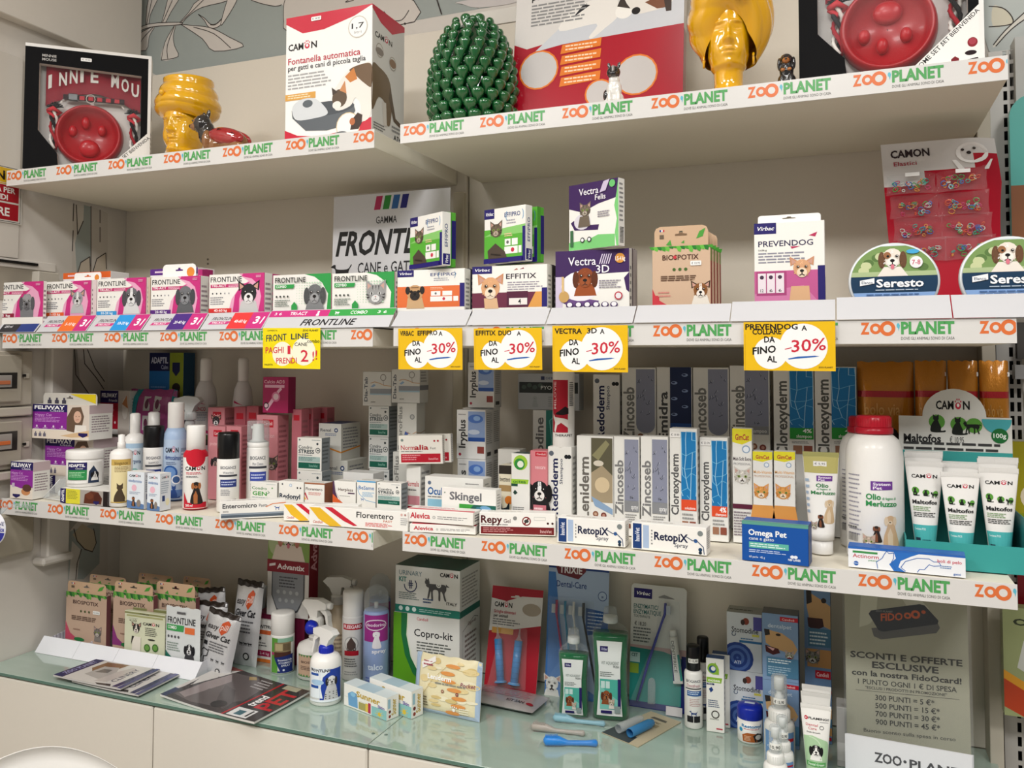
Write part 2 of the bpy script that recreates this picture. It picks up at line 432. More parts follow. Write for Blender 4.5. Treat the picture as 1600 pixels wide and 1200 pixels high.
def carton(name,label,cat,pl,D,front=None,side=None,top=None,base='#eeece6',cs=None,mat=None,group=None,
           parent=None,tilt=None,v0=0):
    loc,rz,W,H=pl
    m=MB();m.box(0,W,0,D,0,H,base,ch=.0007,cs=cs)
    if front:A=Art(W,H*(1-v0));front(A);m.art(A,lambda u,v,d:(u,-d,v+H*v0))
    if side is None:side=lambda A:A.LN(.2,.2,.8,.85,'#9a9a98',9)
    if side:A=Art(D,H);side(A);m.art(A,lambda u,v,d:(W+d,u,v))
    if top:A=Art(W,D);top(A);m.art(A,lambda u,v,d:(u,v,H+d))
    o=m.build(name,mat or CARD,parent,loc,rz if tilt is None else (tilt[0],tilt[1],rz))
    if label:tag(o,label,cat,group)
    return o
def sticker(par,u,v,W,txt='€ 10.95',w=.022,h=.008,y=-.0016):
    """little white price label stuck on a box front (par's own coordinates)"""
    A=Art(w,h);A.T(txt,.12,.28,.88,.72,'#404048',0)
    m=MB();k=.0012
    out=[(u+k,v),(u+w-k,v),(u+w,v+k),(u+w,v+h-k),(u+w-k,v+h),(u+k,v+h),(u,v+h-k),(u,v+k)]
    m.prism(out,y,y+.0004,'#f2f1ee');m.art(A,lambda a,b,d:(u+a,y-d,v+b))
    return m.build('price_sticker',CARD,par)
def wrap(R,ang,sy=1,cx=0,cy=0):       # print wrapped on an upright cylinder, centred on angle ang
    def f(u0):
        def g(u,v,d):
            t=ang+(u-u0)/R
            return (cx+(R+d)*cos(t),cy+(R+d)*sin(t)*sy,v)
        return g
    return f
def cyl(px0,px1,ptop,zb,pbase=None,Y=None):
    """round thing from its left/right edge pixels: returns centre, radius, height"""
    pc=(px0+px1)/2
    if pbase is not None:
        p=at(pc,pbase,z=zb);r=(px1-px0)/2/FPX*dep(p);Y=p.y+r*.9
    c=at(pc,ptop,y=Y);r=(px1-px0)/2/FPX*dep(c)
    return Vector((c.x,Y,zb)),r,c.z-zb
def faceang(c):return atan2(CAM.y-c.y,CAM.x-c.x)
# ================================================================== THE SETTING
YW=.06                                   # shelf-unit back panels
ZC=-.775                                 # glass counter top
SH=dict(TL=(-1.88,-.797,-.366,.480),TR=(-.736,.3575,-.366,.483),ML=(-1.88,-.797,-.3655,.064),
          MR=(-.736,.3575,-.388,.064),BL=(-1.88,-.797,-.357,-.3555),BR=(-.736,.3575,-.344,-.3547))
FLOORZ,CEILZ=-1.55,1.5
def struct(name,m,mat,parent=None,label=None):
    o=m.build(name,mat,parent)
    if not parent:o['kind']='structure'
    if label:o['label']=label
    return o
CREAM='#e0d8ca';WALL='#d6d0c8'
m=MB();m.box(-3,2.5,-4.5,.3,FLOORZ-.05,FLOORZ,'#a39a8c');struct('floor',m,attr_mat('floor_vinyl',.4))
m=MB();m.box(-3,2.5,-4.5,.3,CEILZ,CEILZ+.05,'#e6e3dc');struct('ceiling',m,PAINT)
# back wall with its printed leaf mural
MUR='#a3aaa6';LEAF='#d4cdc5';INK='#4a4340'
m=MB();m.box(-1.93,2.5,.09,.14,FLOORZ,CEILZ,WALL)
A=Art(2.5,1.0)       # mural art, x from -1.93, z from .5
x0m,z0m=-1.93,.5
def mp(px,py):
    p=at(px,py,y=.089);return ((p.x-x0m)/2.5,(p.z-z0m)/1.0)
def MPoly(pts,c):A.P([mp(*p) for p in smooth(pts,k=3)],c)
def MS(pts,w=.0023,c=INK):A.S([mp(*p) for p in smooth(pts,False,3)],w,c)
def zm(pts):return [(160+x*.1875,y*.1875) for x,y in pts]     # from a zoomed crop
A.P([mp(*p) for p in [(236,40),(205,60),(186,-40),(1010,-120),(1010,-30),(815,2),(624,36),(447,90),(245,118),(200,90)]],MUR)
MPoly(zm([(50,-60),(330,-60),(240,260),(180,370),(90,390),(60,350)]),LEAF)
for pts in ([(210,400),(290,290),(430,220),(390,300),(360,420)],[(490,500),(520,350),(600,210),(610,210),(590,300),(600,380),(630,470)],
            [(650,200),(740,210),(900,230),(1060,310),(1175,385),(930,425),(830,320)],[(360,200),(370,60),(400,-40),(470,-40),(400,120),(385,210)],
            [(490,195),(520,90),(560,-40),(650,-40),(570,100),(520,195)],[(640,190),(720,100),(800,0),(1040,-60),(1040,5),(830,60),(720,130),(660,195)],
            [(800,120),(850,150),(900,200),(950,195),(1000,150),(985,205),(930,235),(880,220),(850,170)],
            [(985,200),(1010,100),(1060,-40),(1130,-40),(1090,60),(1000,200)],[(1240,0),(1350,35),(1480,45),(1560,-60),(1240,-60)],
            [(180,370),(240,280),(380,200),(640,185),(640,205),(400,225),(270,290),(215,400)],
            [(1525,-10),(1510,50),(1510,180),(1530,250),(1750,280),(2600,180),(2450,-60)]):
    MPoly(zm(pts),LEAF);MS(zm(pts+[pts[0]]))
for pts in ([(110,0),(125,150),(110,370)],[(165,-20),(165,150),(140,330)],[(70,345),(95,390),(150,380),(185,375),(210,405)],[(330,-60),(300,120),(235,280),(225,300)],
            [(300,420),(330,330),(420,230)],[(545,490),(540,380),(600,215)],[(760,225),(930,280),(1070,400)],[(420,-40),(370,200)],[(600,-40),(500,190)],
            [(860,-20),(740,100),(650,190)],[(800,120),(810,125),(800,118)],[(900,205),(940,205),(990,165)]):MS(zm(pts))
m2=[(640,2),(628,16),(612,22),(600,18)]
MS([(553,0),(540,3),(556,-8)]);MS([(683,0),(690,22)],.004);MS([(712,4),(722,6),(748,12)]);MS([(722,6),(752,0)])
MPoly([(712,4),(722,6),(748,12),(812,2),(830,-20),(752,-4)],'#cfc9c6')
MS([(600,18),(612,31),(628,31),(639,16)])
# right edge leaf seen beside the gift box
MPoly([(1545,-40),(1640,-40),(1640,70),(1545,80)],'#c3c9c6')
MPoly([(1551,10),(1565,12),(1578,22),(1583,35),(1570,40),(1551,41)],'#d9d3bf');MS([(1545,10),(1565,12),(1578,22),(1583,35),(1570,40),(1545,42)])
MPoly([(1552,70),(1570,48),(1600,20),(1620,10),(1620,22),(1600,30),(1580,45),(1556,72)],'#e0dcd2');MS([(1552,70),(1570,48),(1600,20)]);MS([(1556,72),(1580,46),(1610,24)])
m.art(A,lambda u,v,d:(x0m+u,.09-d,z0m+v),off=.0003)
struct('wall_back',m,PAINT)
# left side wall, with the beam at its top and mural strip by the corner
XS=-1.9
m=MB();m.box(XS-.1,XS,-4.5,.14,FLOORZ,CEILZ,WALL)
m.box(XS,XS+.035,-4.5,.06,.878,CEILZ,'#d9d3ca',ch=.002)
A=Art(.25,1.8)       # strip y -.14..+.11, z -.95..+.85
def mq(px,py):
    p=at(px,py,x=XS);return ((p.y+.14)/.25,(p.z+.95)/1.8)
def QP(pts,c):A.P([mq(*p) for p in pts],c)
def QS(pts,w=.0016):A.S([mq(*p) for p in pts],w,INK)
QP([(115,318),(168,333),(168,900),(105,1000),(105,700)],'#cfc8bf')
QP([(131,320),(142,323),(142,425),(120,430),(117,380)],'#a5aca8')
QP([(142,322),(168,333),(168,430),(142,425)],'#cdc6bd');QS([(142,322),(142,430)]);QS([(156,328),(156,348)]);QS([(156,355),(156,378)]);QS([(115,318),(114,345)]);QS([(114,360),(113,392)])
QP([(120,320),(131,321),(130,345),(122,365)],'#d8d2c8');QS([(119,320),(121,366),(130,345)])
for c in ((132,418),(157,412)):
    QP([(c[0]-12,c[1]+12),(c[0]-6,c[1]-8),(c[0]+8,c[1]-17),(c[0]+10,c[1]+5),(c[0]+6,c[1]+15)],'#cbbfae');QS([(c[0]-12,c[1]+12),(c[0]-6,c[1]-8),(c[0]+8,c[1]-17),(c[0]+9,c[1]+8)])
QP([(112,545),(120,545),(124,590),(150,640),(150,780),(108,830)],'#a9a69e')
QS([(116,545),(118,585),(135,610),(155,640)]);QS([(130,545),(132,568),(150,590),(162,608)]);QS([(136,545),(148,575),(163,596)])
QP([(108,830),(156,815),(155,880),(130,905),(106,905)],'#a3aaa6')
QP([(113,835),(128,818),(148,830),(150,848),(144,862),(130,856),(118,842)],'#c3b59c');QS([(115,826),(120,845),(132,858),(144,862),(150,848),(146,826)])
QP([(112,845),(125,858),(120,905),(107,905)],'#d8d2c8');QS([(127,858),(120,880),(118,905)])
m.art(A,lambda u,v,d:(XS+d,-.14+u,-.95+v),off=.0003)
struct('wall_left',m,PAINT)
# flush grey hatch panels on the side wall
m=MB();m.box(XS,XS+.006,-.9,-.315,.26,.79,'#cbc5bc',ch=.001);m.box(XS,XS+.006,-.9,-.2,.235,.258,'#d6d0c8',ch=.001)
struct('trim_1',m,PAINT)
m=MB();m.box(XS,XS+.03,-.225,-.155,-.535,.03,'#d8d2ca',ch=.004);m.box(XS,XS+.045,-.25,-.15,-.55,-.53,'#d8d2ca',ch=.006);struct('trim_2',m,PAINT)

# ---- the shop-fitting panels behind the shelves
def backboard(name,label,x0,x1,z0,z1,y0,c,n=1,seam=None):
    t=empty(name,(x0,y0,z0),0,label,'panel',None)
    hs=(z1-z0)/n
    for k in range(n):
        mm=MB();mm.box(0,x1-x0,0,.018,k*hs+.0006,(k+1)*hs-.0006,c,ch=.0012);mm.build('panel',PAINT,t)
    return t
t=backboard('back_panel','cream back panel behind the left-hand shelves',XS,-.772,ZC,.85,YW-.012,CREAM)
m=MB()
for px,py in ((325,412),(325,405)):
    p=at(px,py,y=YW-.012);m=MB();m.lathe([(.003,0),(.003,.001)],10,'#8c8478',M=Matrix.Translation((p.x-XS,-.0002,p.z-ZC))@Matrix.Rotation(pi/2,4,'X'));m.build('screw',SATIN,t)
t=backboard('back_panel','cream back panel behind the right-hand shelves',-.770,.385,ZC,.845,YW,CREAM)
t2=MB();t2.box(0,1.155,0,.018,1.6215,1.66,'#e6e2da',ch=.001);t2.build('top_board',PAINT,t)
m=MB()
for px,py in ((641,140),(694,181),(633,37),(814,2)):
    p=at(px,py,y=YW);m=MB();m.lathe([(.003,0),(.003,.0012)],10,'#33302c',M=Matrix.Translation((p.x+.770,-.0002,p.z-ZC))@Matrix.Rotation(pi/2,4,'X'));m.build('screw',SATIN,t)
# pilaster between the two units and the slotted uprights on the right
m=MB();m.box(-.800,-.772,.03,.0475,ZC+.001,.42,'#cfc6b2',ch=.002);tag(m.build('upright_board',PAINT),'narrow cream upright board between left and right shelf units','upright')
def slotted(x,w,y0,z0,z1,label,slotp=.0255,tall=.0165,sw=.007,xo=0,col='#c9c7c2',cols=1,top=None):
    t=empty('slotted_upright',(x,y0,z0),0,label,'upright')
    H=z1-z0;k=int(H/slotp);mm=MB();dk=MB()
    # face plate with real slots: stiles and bridges
    xs=[0];
    for c in range(cols):
        a=xo+c*(sw+.0052);xs+=[a,a+sw]
    xs.append(w)
    for i in range(0,len(xs),2):mm.box(xs[i],xs[i+1],0,.002,0,H,col)
    for c in range(cols):
        a=xo+c*(sw+.0052)
        for q in range(k+1):mm.box(a,a+sw,0,.002,q*slotp,min(H,q*slotp+slotp-tall),col)
    mm.box(0,.003,.002,.03,0,H,col);mm.box(w-.003,w,.002,.03,0,H,col)
    mm.build('face_plate',SATIN,t);dk.box(.003,w-.003,.028,.03,0,H,'#141312');dk.build('channel',MATTE,t)
    return t
xs1=at(1571,300,y=.02).x
slotted(.3858,.046,.02,ZC-.3,.615,'grey slotted steel upright with two rows of slots, right of the shelves',slotp=.0268,tall=.0185,sw=.0068,xo=xs1-.3858,cols=2,col='#b4b2ad')
m=MB();m.box(.360,.3835,-.004,.058,ZC-.3,.53,'#c0b9aa',ch=.001);tag(m.build('end_board',PAINT),'cream end board at the right side of the shelf unit','upright')
m=MB();m.box(.3838,.3852,.0,.05,ZC-.3,.43,'#171615');tag(m.build('gap_strip',MATTE),'thin black strip between end board and steel upright','strip')  # solid black strip stands in for the shade of the open gap

# ---- shelves with their printed front strips
PERIOD=.1715
def shelf(key,label,phase):
    x0,x1,y,z=SH[key];W=x1-x0;th=.038
    t=empty('wall_shelf',(x0,y,z-.04),0,label,'shelf')
    m=MB();m.box(.001,W-.001,.0025,(YW-(.012 if key[1]=='L' else 0))-y-.001,.001,th,'#e2dccc',ch=.001);m.build('board',PAINT,t)
    m=MB();m.box(0,W,0,.002,0,.04,'#d6d4d1',ch=.0004)
    A=Art(W,.04);k=-8
    while True:
        u=(phase+k*PERIOD-x0);k+=1
        if u>W-.02:break
        if u+.137<0:continue
        A.L=0
        if u<-.02 or u+.137>W:
            B=Art(W,.04);zoo(B,u/W,.1,(u+.137)/W,.92)
            for a,b,c,L,col in B.t:
                p=clip(clip([a,b,c],0.001,1),W-.001,-1)
                for i in range(1,len(p)-1):A.t.append((p[0],p[i],p[i+1],L,col))
        else:zoo(A,u/W,.1,(u+.137)/W,.92)
    m.art(A,lambda u,v,d:(u,-d,v));m.build('front_strip',GLOSS,t)
    return t
shelf('TL','top left cream shelf holding the gift box and fountain box',-1.8773)
shelf('TR','top right cream shelf holding the green pine cone',-.7282)
def phx(px,py,key):return at(px,py,y=SH[key][2]).x
shelf('ML','middle left cream shelf under the row of spot-on cartons',phx(81,530,'ML'))
shelf('MR','middle right cream shelf under the round collar tins',phx(1020,522,'MR'))
shelf('BL','lower left cream shelf crowded with sprays and small cartons',phx(243,817,'BL'))
shelf('BR','lower right cream shelf holding tall shampoo cartons and tubes',phx(1022,884,'BR'))

# ---- counter: glass sheets over white cabinets
YCF=-.385
xj=at(575,1160,y=YCF).x
def glassmat():
    m,n,l,b=newmat('frosted_green_glass')
    b.inputs['Base Color'].default_value=(*lin('#a2b5aa'),1);b.inputs['Roughness'].default_value=.08
    b.inputs['Specular IOR Level'].default_value=.8;b.inputs['Coat Weight'].default_value=.6;b.inputs['Coat Roughness'].default_value=.03
    nz=n.new('ShaderNodeTexNoise');nz.inputs['Scale'].default_value=9
    cr=n.new('ShaderNodeValToRGB');cr.color_ramp.elements[0].color=(*lin('#96aa9e'),1);cr.color_ramp.elements[1].color=(*lin('#a9bbb0'),1)
    l.new(nz.outputs['Fac'],cr.inputs[0]);l.new(cr.outputs[0],b.inputs['Base Color'])
    return m
GL=glassmat()
glass_edge='#56766a'
for a,b,lab in ((XS+.002,xj-.001,'left green glass sheet of the counter top'),(xj+.001,.372,'right green glass sheet of the counter top')):
    t=empty('counter_glass',(a,YCF,ZC-.008),0,lab,'counter top')
    m=MB();m.box(0,b-a,0,YW-YCF-(.0125 if a<-1 else .0005),0,.008,'#fff',ch=.0008);m.build('pane',GL,t)
    m=MB();m.box(0,b-a,-.0006,.0002,.0008,.0072,glass_edge);m.build('polished_edge',GLOSS,t)
for px,py in ((583,1146),(603,1148)):
    p=at(px,py,z=ZC);m=MB();m.lathe([(.0035,0),(.0035,.0008),(.002,.0012)],14,'#6d7f78');tag(m.build('glass_fixing',SATIN,None,(p.x,p.y,ZC)),'small grey fixing dot on the glass %s the joint'%('left of' if px<590 else 'right of'),'fixing')
m=MB();m.box(XS+.002,.372,YCF+.0225,YW-.014,ZC-.03,ZC-.0085,'#d8d2c6',ch=.001);tag(m.build('counter_board',PAINT),'cream board under the glass counter top','counter')
xd=[XS+.003,at(237,1130,y=YCF).x,at(573,1180,y=YCF).x,-.21,.12,.350]
for i in range(5):
    t=empty('cabinet',(xd[i],YCF+.022,FLOORZ),0,['leftmost white base cabinet under the counter','white base cabinet below the magazine','white base cabinet under the wipes and boxes','white base cabinet under the toothbrush packs','rightmost white base cabinet under the pump bottles'][i],'cabinet')
    w_=xd[i+1]-xd[i]
    m=MB();m.box(.001,w_-.001,0,.4,.0,ZC-.031-FLOORZ,'#cfc9be');m.build('body',PAINT,t)
    m=MB();m.box(.0015,w_-.0015,-.02,-.001,.06,ZC-.012-FLOORZ,'#dcd6cb',ch=.003);m.build('door',PLAST,t)
# ================================================================== TOP SHELVES
ZT=SH['TL'][3];ZTR=SH['TR'][3]
def ring_face(m,outer,inner,y,c,depth=0):
    """flat card with a hole, facing -y, with a reveal of the given depth"""
    n=len(outer);pts=outer+inner
    for t in tessellate_polygon([[Vector((x,z,0)) for x,z in outer],[Vector((x,z,0)) for x,z in inner]]):
        a,b,d=(pts[i] for i in t)
        if (b[0]-a[0])*(d[1]-a[1])-(b[1]-a[1])*(d[0]-a[0])<0:b,d=d,b
        m.add([(a[0],y,a[1]),(b[0],y,b[1]),(d[0],y,d[1])],[(0,1,2)],c)
    for i in range(len(inner)):
        p,q=inner[i],inner[(i+1)%len(inner)]
        m.add([(p[0],y,p[1]),(q[0],y,q[1]),(q[0],y+depth,q[1]),(p[0],y+depth,p[1])],[(0,1,2,3)],'#c8c4be')
def gift_box(label,pl,D,where,flip=False,cut=0):
    loc,rz,W,H=pl
    t=empty('gift_box',loc,rz,label,'box','black window gift boxes')
    win=[(.11,.85),(.11,.33),(.26,.16),(.27,.06),(.70,.06),(.92,.33),(.92,.83)]
    win=[(u*W,v*H) for u,v in win]
    m=MB();k=.001
    for b in ((0,k,0,D,0,H),(W-k,W,0,D,0,H),(0,W,0,D,0,k),(0,W,0,D,H-k,H),(0,W,D-k,D,0,H)):m.box(*b,c='#eceae6')
    ring_face(m,[(0,0),(W,0),(W,H),(0,H)],win,-.0002,'#0a0a0c',.02)
    A=Art(W,H)
    A.R(.975,0,1,1,'#eceae6');A.R(0,.975,1,1,'#eceae6');A.R(0,0,1,.02,'#eceae6')
    A.P([(.60,.02),(.975,.02),(.975,.37)],'#f0eeea')
    A.TR('COME SET /',.655,.025,.75,.026,'#1a1a1a',1);A.TR('SET BIENVENIDA',.79,.155,.75,.024,'#1a1a1a',1)
    A.T('MINNIE',.13,.905,.24,.925,'#c9c6c2',1);A.T('MOUSE',.13,.875,.24,.895,'#c9c6c2',1)
    A.E(.94,.155,.026,.028,'#8c3038');A.E(.94,.16,.019,.019,'#a84450');A.E(.93,.095,.03,.014,'#2c2024')
    A.P([(.83,.03),(.87,.03),(.87,.07),(.85,.085),(.83,.07)],'#7c2830');A.P([(.90,.04),(.97,.05),(.965,.065),(.9,.055)],'#2c2024')
    A.t=[q for q in A.t if True]
    m.art(A,lambda u,v,d:(u,-.0003-d,v))
    B=Art(D,H);B.E(.5,.8,.25,.07,'#b9b2ac');B.E(.5,.55,.3,.06,'#a7a09c');B.LN(.2,.1,.8,.4,'#8c8884',8);m.art(B,lambda u,v,d:(W+d,u,v))
    m.build('carton',MATTE,t)
    m=MB();m.box(.02*W,.98*W,.035,.036,.02*H,.98*H,'#cfcac5');m.build('backing_card',CARD,t)
    m=MB();m.add([(x,-.0012,z) for x,z in win],[tuple(range(len(win)))],'#ffffff');m.build('window_film',CLEAR,t)
    if not flip:sticker(t,.43*W,.9*H,W,'€ 19.95',.026,.009)
    MW=Matrix.Translation(loc)@Matrix.Rotation(rz,4,'Z')
    def place(o):o.matrix_world=MW
    # bowl
    b=empty('pet_bowl',label='red slow-feed bowl with raised paw inside the %s gift box'%where,cat='bowl');place(b)
    cx,cz,r=.50*W,.33*H,.275*W
    X=Matrix.Translation((cx,.034,cz))@Matrix.Rotation(pi/2,4,'X')
    m=MB();m.lathe([(r*1.0,0),(r*.98,.02),(r*.93,.03),(r*.9,.0315),(r*.86,.030),(r*.8,.018),(r*.72,.008),(0.001,.006)],48,'#a40a18',M=X,cap=False);m.build('bowl_body',PLAST,b)
    for dx,dz,rx,rz2 in ((0,-.10,.085,.07),(-.13,.03,.035,.045),(-.03,.10,.035,.05),(.10,.05,.035,.045)):
        m=MB();dz=-dz if flip else dz
        m.lathe([(1,0),(.95,.6),(.7,.9),(.3,1),(0.01,1.02)],18,'#b30e1c',M=X@Matrix.Translation((dx*W,dz*H,.006))@Matrix.Diagonal((rx*W,rz2*H,.014,1)),cap=False)
        m.build('paw_bump',PLAST,b)
    # bandana
    o=MB();N=14;vs=[];fs=[]
    for i in range(N+1):
        u=i/N;x=(.15+.76*u)*W;arch=.07*H*sin(pi*u)
        for z in (.60,.70,.86):vs.append((x,.026-.004*sin(i*1.9),z*H+arch*(1 if z<.7 else .2)-(.0 if z>.65 else .06*H*(1-sin(pi*u)))))
    for i in range(N):
        for k2 in (0,1):a=i*3+k2;fs.append((a,a+3,a+4,a+1))
    o.add(vs,fs,'#8c1c2c',True)
    A=Art(W,H)
    for i,ch in enumerate('INNIE MOU'):
        if ch==' ':continue
        u=.17+i*.083;zz=.66+.1*sin(pi*(i+.5)/9.2);tl=(4.5-i)*.03
        A.T(ch,u,zz,u+.062-(.035 if ch=='I' else 0),zz+.1,'#d9d5d0',2,tilt=tl)
    A.arc(.40,.50,.14,30,150,.012,'#c8c0bc');A.arc(.64,.50,.14,30,150,.012,'#c8c0bc')
    o.art(A,lambda u,v,d:(u,.0215-d,v));o=o.build('bandana',MATTE);place(o);tag(o,'dark red bandana with white lettering in the %s gift box'%where,'bandana')
    # collar
    c=empty('dog_collar',label='narrow black and red dog collar in the %s gift box'%where,cat='collar');place(c)
    m=MB();m.box(.29*W,.78*W,.014,.018,.60*H,.64*H,'#2a1418',ch=.001)
    for i in range(5):m.box((.42+i*.07)*W,(.46+i*.07)*W,.0135,.0145,.605*H,.635*H,'#b8323c')
    m.build('strap',MATTE,c);m=MB();m.box(.33*W,.41*W,.010,.02,.592*H,.648*H,'#1b1b1d',ch=.002);m.build('buckle',PLAST,c)
    m=MB();m.tube([((.51+.035*cos(a))*W,.010,(.615+.035*sin(a))*H) for a in [i*pi/8 for i in range(16)]],.0009,6,'#d8d4cc',closed=True);m.build('ring',SATIN,c)
    # rope toys
    for sgn,nm in ((-1,'left'),(1,'right')):
        cx=(.22 if sgn<0 else .86)*W;r_=empty('rope_toy',label='red, black and white knotted rope toy %s of bowl in the %s gift box'%(nm,where),cat='rope toy');place(r_)
        m=MB();cc=['#a3202c','#1c1a1c','#e6e2dc']
        for k2 in range(3):
            pts=[(cx+.008*cos(j*.8+k2*2.09),.02+.006*sin(j*.8+k2*2.09),(.52-.035*j)*H) for j in range(10)]
            m.tube(pts,.0042,6,cc[k2])
        m.tube([(cx-.014,.018,.5*H),(cx,.006,.515*H),(cx+.016,.016,.49*H),(cx,.02,.46*H),(cx-.014,.018,.5*H)],.006,6,'#c8323c')
        m.build('rope',MATTE,r_)
        m=MB();rd=random.Random(5+sgn)
        for k2 in range(70):
            a=rd.uniform(0,2*pi);e=rd.uniform(.1,1.2);L=.022
            d=Vector((cos(a)*cos(e),-.5*abs(sin(a)),sin(e)*.9));b0=Vector((cx-sgn*.003,.018,.525*H))
            m.tube([b0,b0+d*L*.6,b0+d*L+Vector((0,0,-.003))],[.0012,.001,.0004],4,'#161416')
        m.build('tassel',MATTE,r_)
    return t
gift_box('large black window gift box with white edges, at the left end of the top shelf',ft((40,66),(237,88),-.345,ZT+.0005),.055,'left-hand')
pl2=ft((1249,8),(1541,-62),-.30,ZTR+.0005)
a_=at(1249,122,y=-.30);b_=at(1541,90,y=-.325)
gift_box('large black window gift box at the right end of the top shelf, cut off above',(Vector((a_.x,-.30,ZTR+.0005)),atan2(-.012,b_.x-a_.x),b_.x-a_.x,(b_.x-a_.x)*1.0),.06,'right-hand',flip=True)

# ---- fountain carton
def f_fount(A):
    A.P([(0,1),(1,1),(1,.995),(.8,.93),(.45,.865),(.2,.86),(0,.95)],'#c8243c');A.R(0,.99,1,1,'#c8243c')
    camon(A,.03,.735,.37,.785);A.T('Fontanella automatica',.03,.625,.87,.675,'#b8243c',1);A.T('per gatti e cani di piccola taglia',.03,.575,.93,.615,'#26262a',1)
    A.LN(.03,.42,.55,.55,'#a8a8a8',5)
    A.R(0,.34,.36,.39,'#d8a04a');A.LN(.03,.35,.3,.385,'#f4e2c0',2)
    A.C(.84,.84,.085,'#c9c0b2');A.C(.84,.84,.078,'#f4f3f0');A.T('1,7',.77,.83,.91,.87,'#26262a',1);A.T('litri',.80,.79,.88,.81,'#8a8a8a',0)
    A.P([(0,0),(1,0),(1,.14),(.75,.06),(.4,.035),(.15,.06),(0,.11)],'#c8243c')
    A.P([(.09,.2),(.08,.26),(.14,.24),(.8,.25),(.82,.2),(.72,.1),(.5,.075),(.25,.09)],'#5c6268');A.E(.45,.245,.36,.055,'#484e54')
    A.Q([(.09,.24),(.1,.3),(.2,.34),(.35,.335),(.47,.26),(.5,.2),(.35,.18),(.15,.18)],'#d3d7da');A.E(.27,.3,.06,.03,'#5a6268')
    # cat drinking
    A.Q([(.60,.22),(.56,.33),(.62,.42),(.75,.52),(.9,.55),(1,.53),(1,.2),(.95,.12),(.88,.13),(.88,.24),(.82,.3),(.76,.24)],'#eae4dc')
    A.Q([(.75,.52),(.9,.55),(1,.53),(1,.37),(.92,.4),(.82,.47)],'#6a5138');A.P([(.7,.47),(.8,.53),(.84,.44),(.76,.42)],'#c87c3a')
    A.E(.64,.31,.085,.07,'#5c4a38');A.P([(.55,.40),(.56,.34),(.62,.36)],'#40342a');A.P([(.64,.37),(.7,.44),(.72,.34)],'#c98a5a');A.E(.61,.26,.05,.03,'#eee8e0')
    A.C(.74,.09,.105,'#d8c29a');A.C(.74,.09,.098,'#f0efec');q=A.sq(.82,.12,.07);q.P([(-.6,-.9),(-.4,.2),(.3,.9),(.9,.6),(.8,-.3),(.4,-.9)],'#3a2a24');q.E(-.35,0,.35,.4,'#b5673a');A.E(.66,.03,.08,.025,'#5c6268')
def s_fount(A):
    A.P([(0,1),(1,1),(1,.96),(.6,.87),(.25,.9),(0,.97)],'#c8243c');camon(A,.08,.77,.6,.81)
    A.C(.22,.68,.055,'#a9a296');A.C(.22,.68,.047,'#dcd8d2');A.E(.22,.67,.12,.03,'#8a8078');A.C(.62,.64,.055,'#a9a296');A.C(.62,.64,.047,'#dcd8d2');A.E(.62,.64,.1,.035,'#8a6a50')
    A.Q([(0,.53),(.2,.55),(.5,.5),(.6,.35),(.55,.15),(.42,.15),(.42,.28),(.2,.32),(0,.2)],'#76624c');A.P([(.55,.45),(.72,.22),(1,.18),(.98,.15),(.66,.19),(.5,.35)],'#5c4c3c');A.P([(.3,.3),(.42,.3),(.45,.12),(.35,.12)],'#d8d0c8')
    A.LN(.05,.06,.4,.12,'#7a7a7a',3);A.T('A747',.66,.045,.96,.085,'#2a2a2c',1);A.LN(.6,.1,.95,.16,'#8a8a8a',2)
zt_=at(582,7.5,y=-.325).z;yb_=at(622,47,z=zt_).y
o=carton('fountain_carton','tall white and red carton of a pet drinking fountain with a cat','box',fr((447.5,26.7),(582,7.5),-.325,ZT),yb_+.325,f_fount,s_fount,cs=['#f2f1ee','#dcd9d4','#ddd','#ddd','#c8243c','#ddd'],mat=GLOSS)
W_,H_=o.dimensions.x,o.dimensions.z
sticker(o,.3*W_,.93*H_,W_,'€ 34.95',.026,.009)

# ---- self-heating mat carton, leaning back
def f_mat(A):
    A.P([(0,0),(1,0),(1,.50),(.6,.495),(.3,.48),(.08,.45),(0,.48)],'#a81428')
    A.P([(.13,.43),(.3,.55),(.42,.62),(1,.62),(1,.47),(.6,.46),(.3,.45)],'#c9ccd2')
    # cat and dog lying on the mat
    A.Q([(.28,.52),(.33,.6),(.45,.65),(.6,.66),(.63,.56),(.55,.5),(.48,.46),(.46,.47),(.5,.53)],'#e6e2dc');A.P([(.36,.58),(.42,.64),(.46,.63)],'#2a2a2e');A.E(.66,.57,.05,.035,'#efece6');A.P([(.62,.6),(.65,.66),(.7,.62),(.7,.58)],'#3c3430')
    A.Q([(.66,.66),(.8,.72),(.95,.7),(.93,.58),(.8,.55),(.72,.56)],'#e2ddd6');A.P([(.78,.6),(.88,.63),(.92,.56),(.85,.56)],'#7a4c34');A.P([(.88,.63),(.93,.6),(.93,.54),(.9,.54)],'#3a2a22');A.E(.73,.565,.025,.018,'#1c1818')
    A.T("Tappetino",.10,.80,.52,.845,'#b8243c',1);A.T("Effetto Auto-Riscaldante",.10,.745,.84,.785,'#b8243c',1);A.T('per cani e gatti',.10,.70,.44,.735,'#222',1);A.LN(.10,.56,.45,.68,'#8a8a8a',7)
    for c,r in (((.16,.335),.10),((.74,.25),.10),((.53,.18),.07)):
        A.C(c[0],c[1],r,'#e07a2c');A.C(c[0],c[1],r-.008,'#c6c2c0')
    A.P([(.5,.1),(.6,.14),(.58,.08)],'#46303a')
    for i in range(4):A.P([(.29,.235+i*.055),(.53,.25+i*.055),(.535,.293+i*.055),(.30,.28+i*.055)],'#e07a2c');A.LN(.32,.246+i*.055,.52,.28+i*.055,'#f6d8b8',2)
    for u in (.10,.22,.34):A.E(u,.03,.055,.045,'#cfcac6')
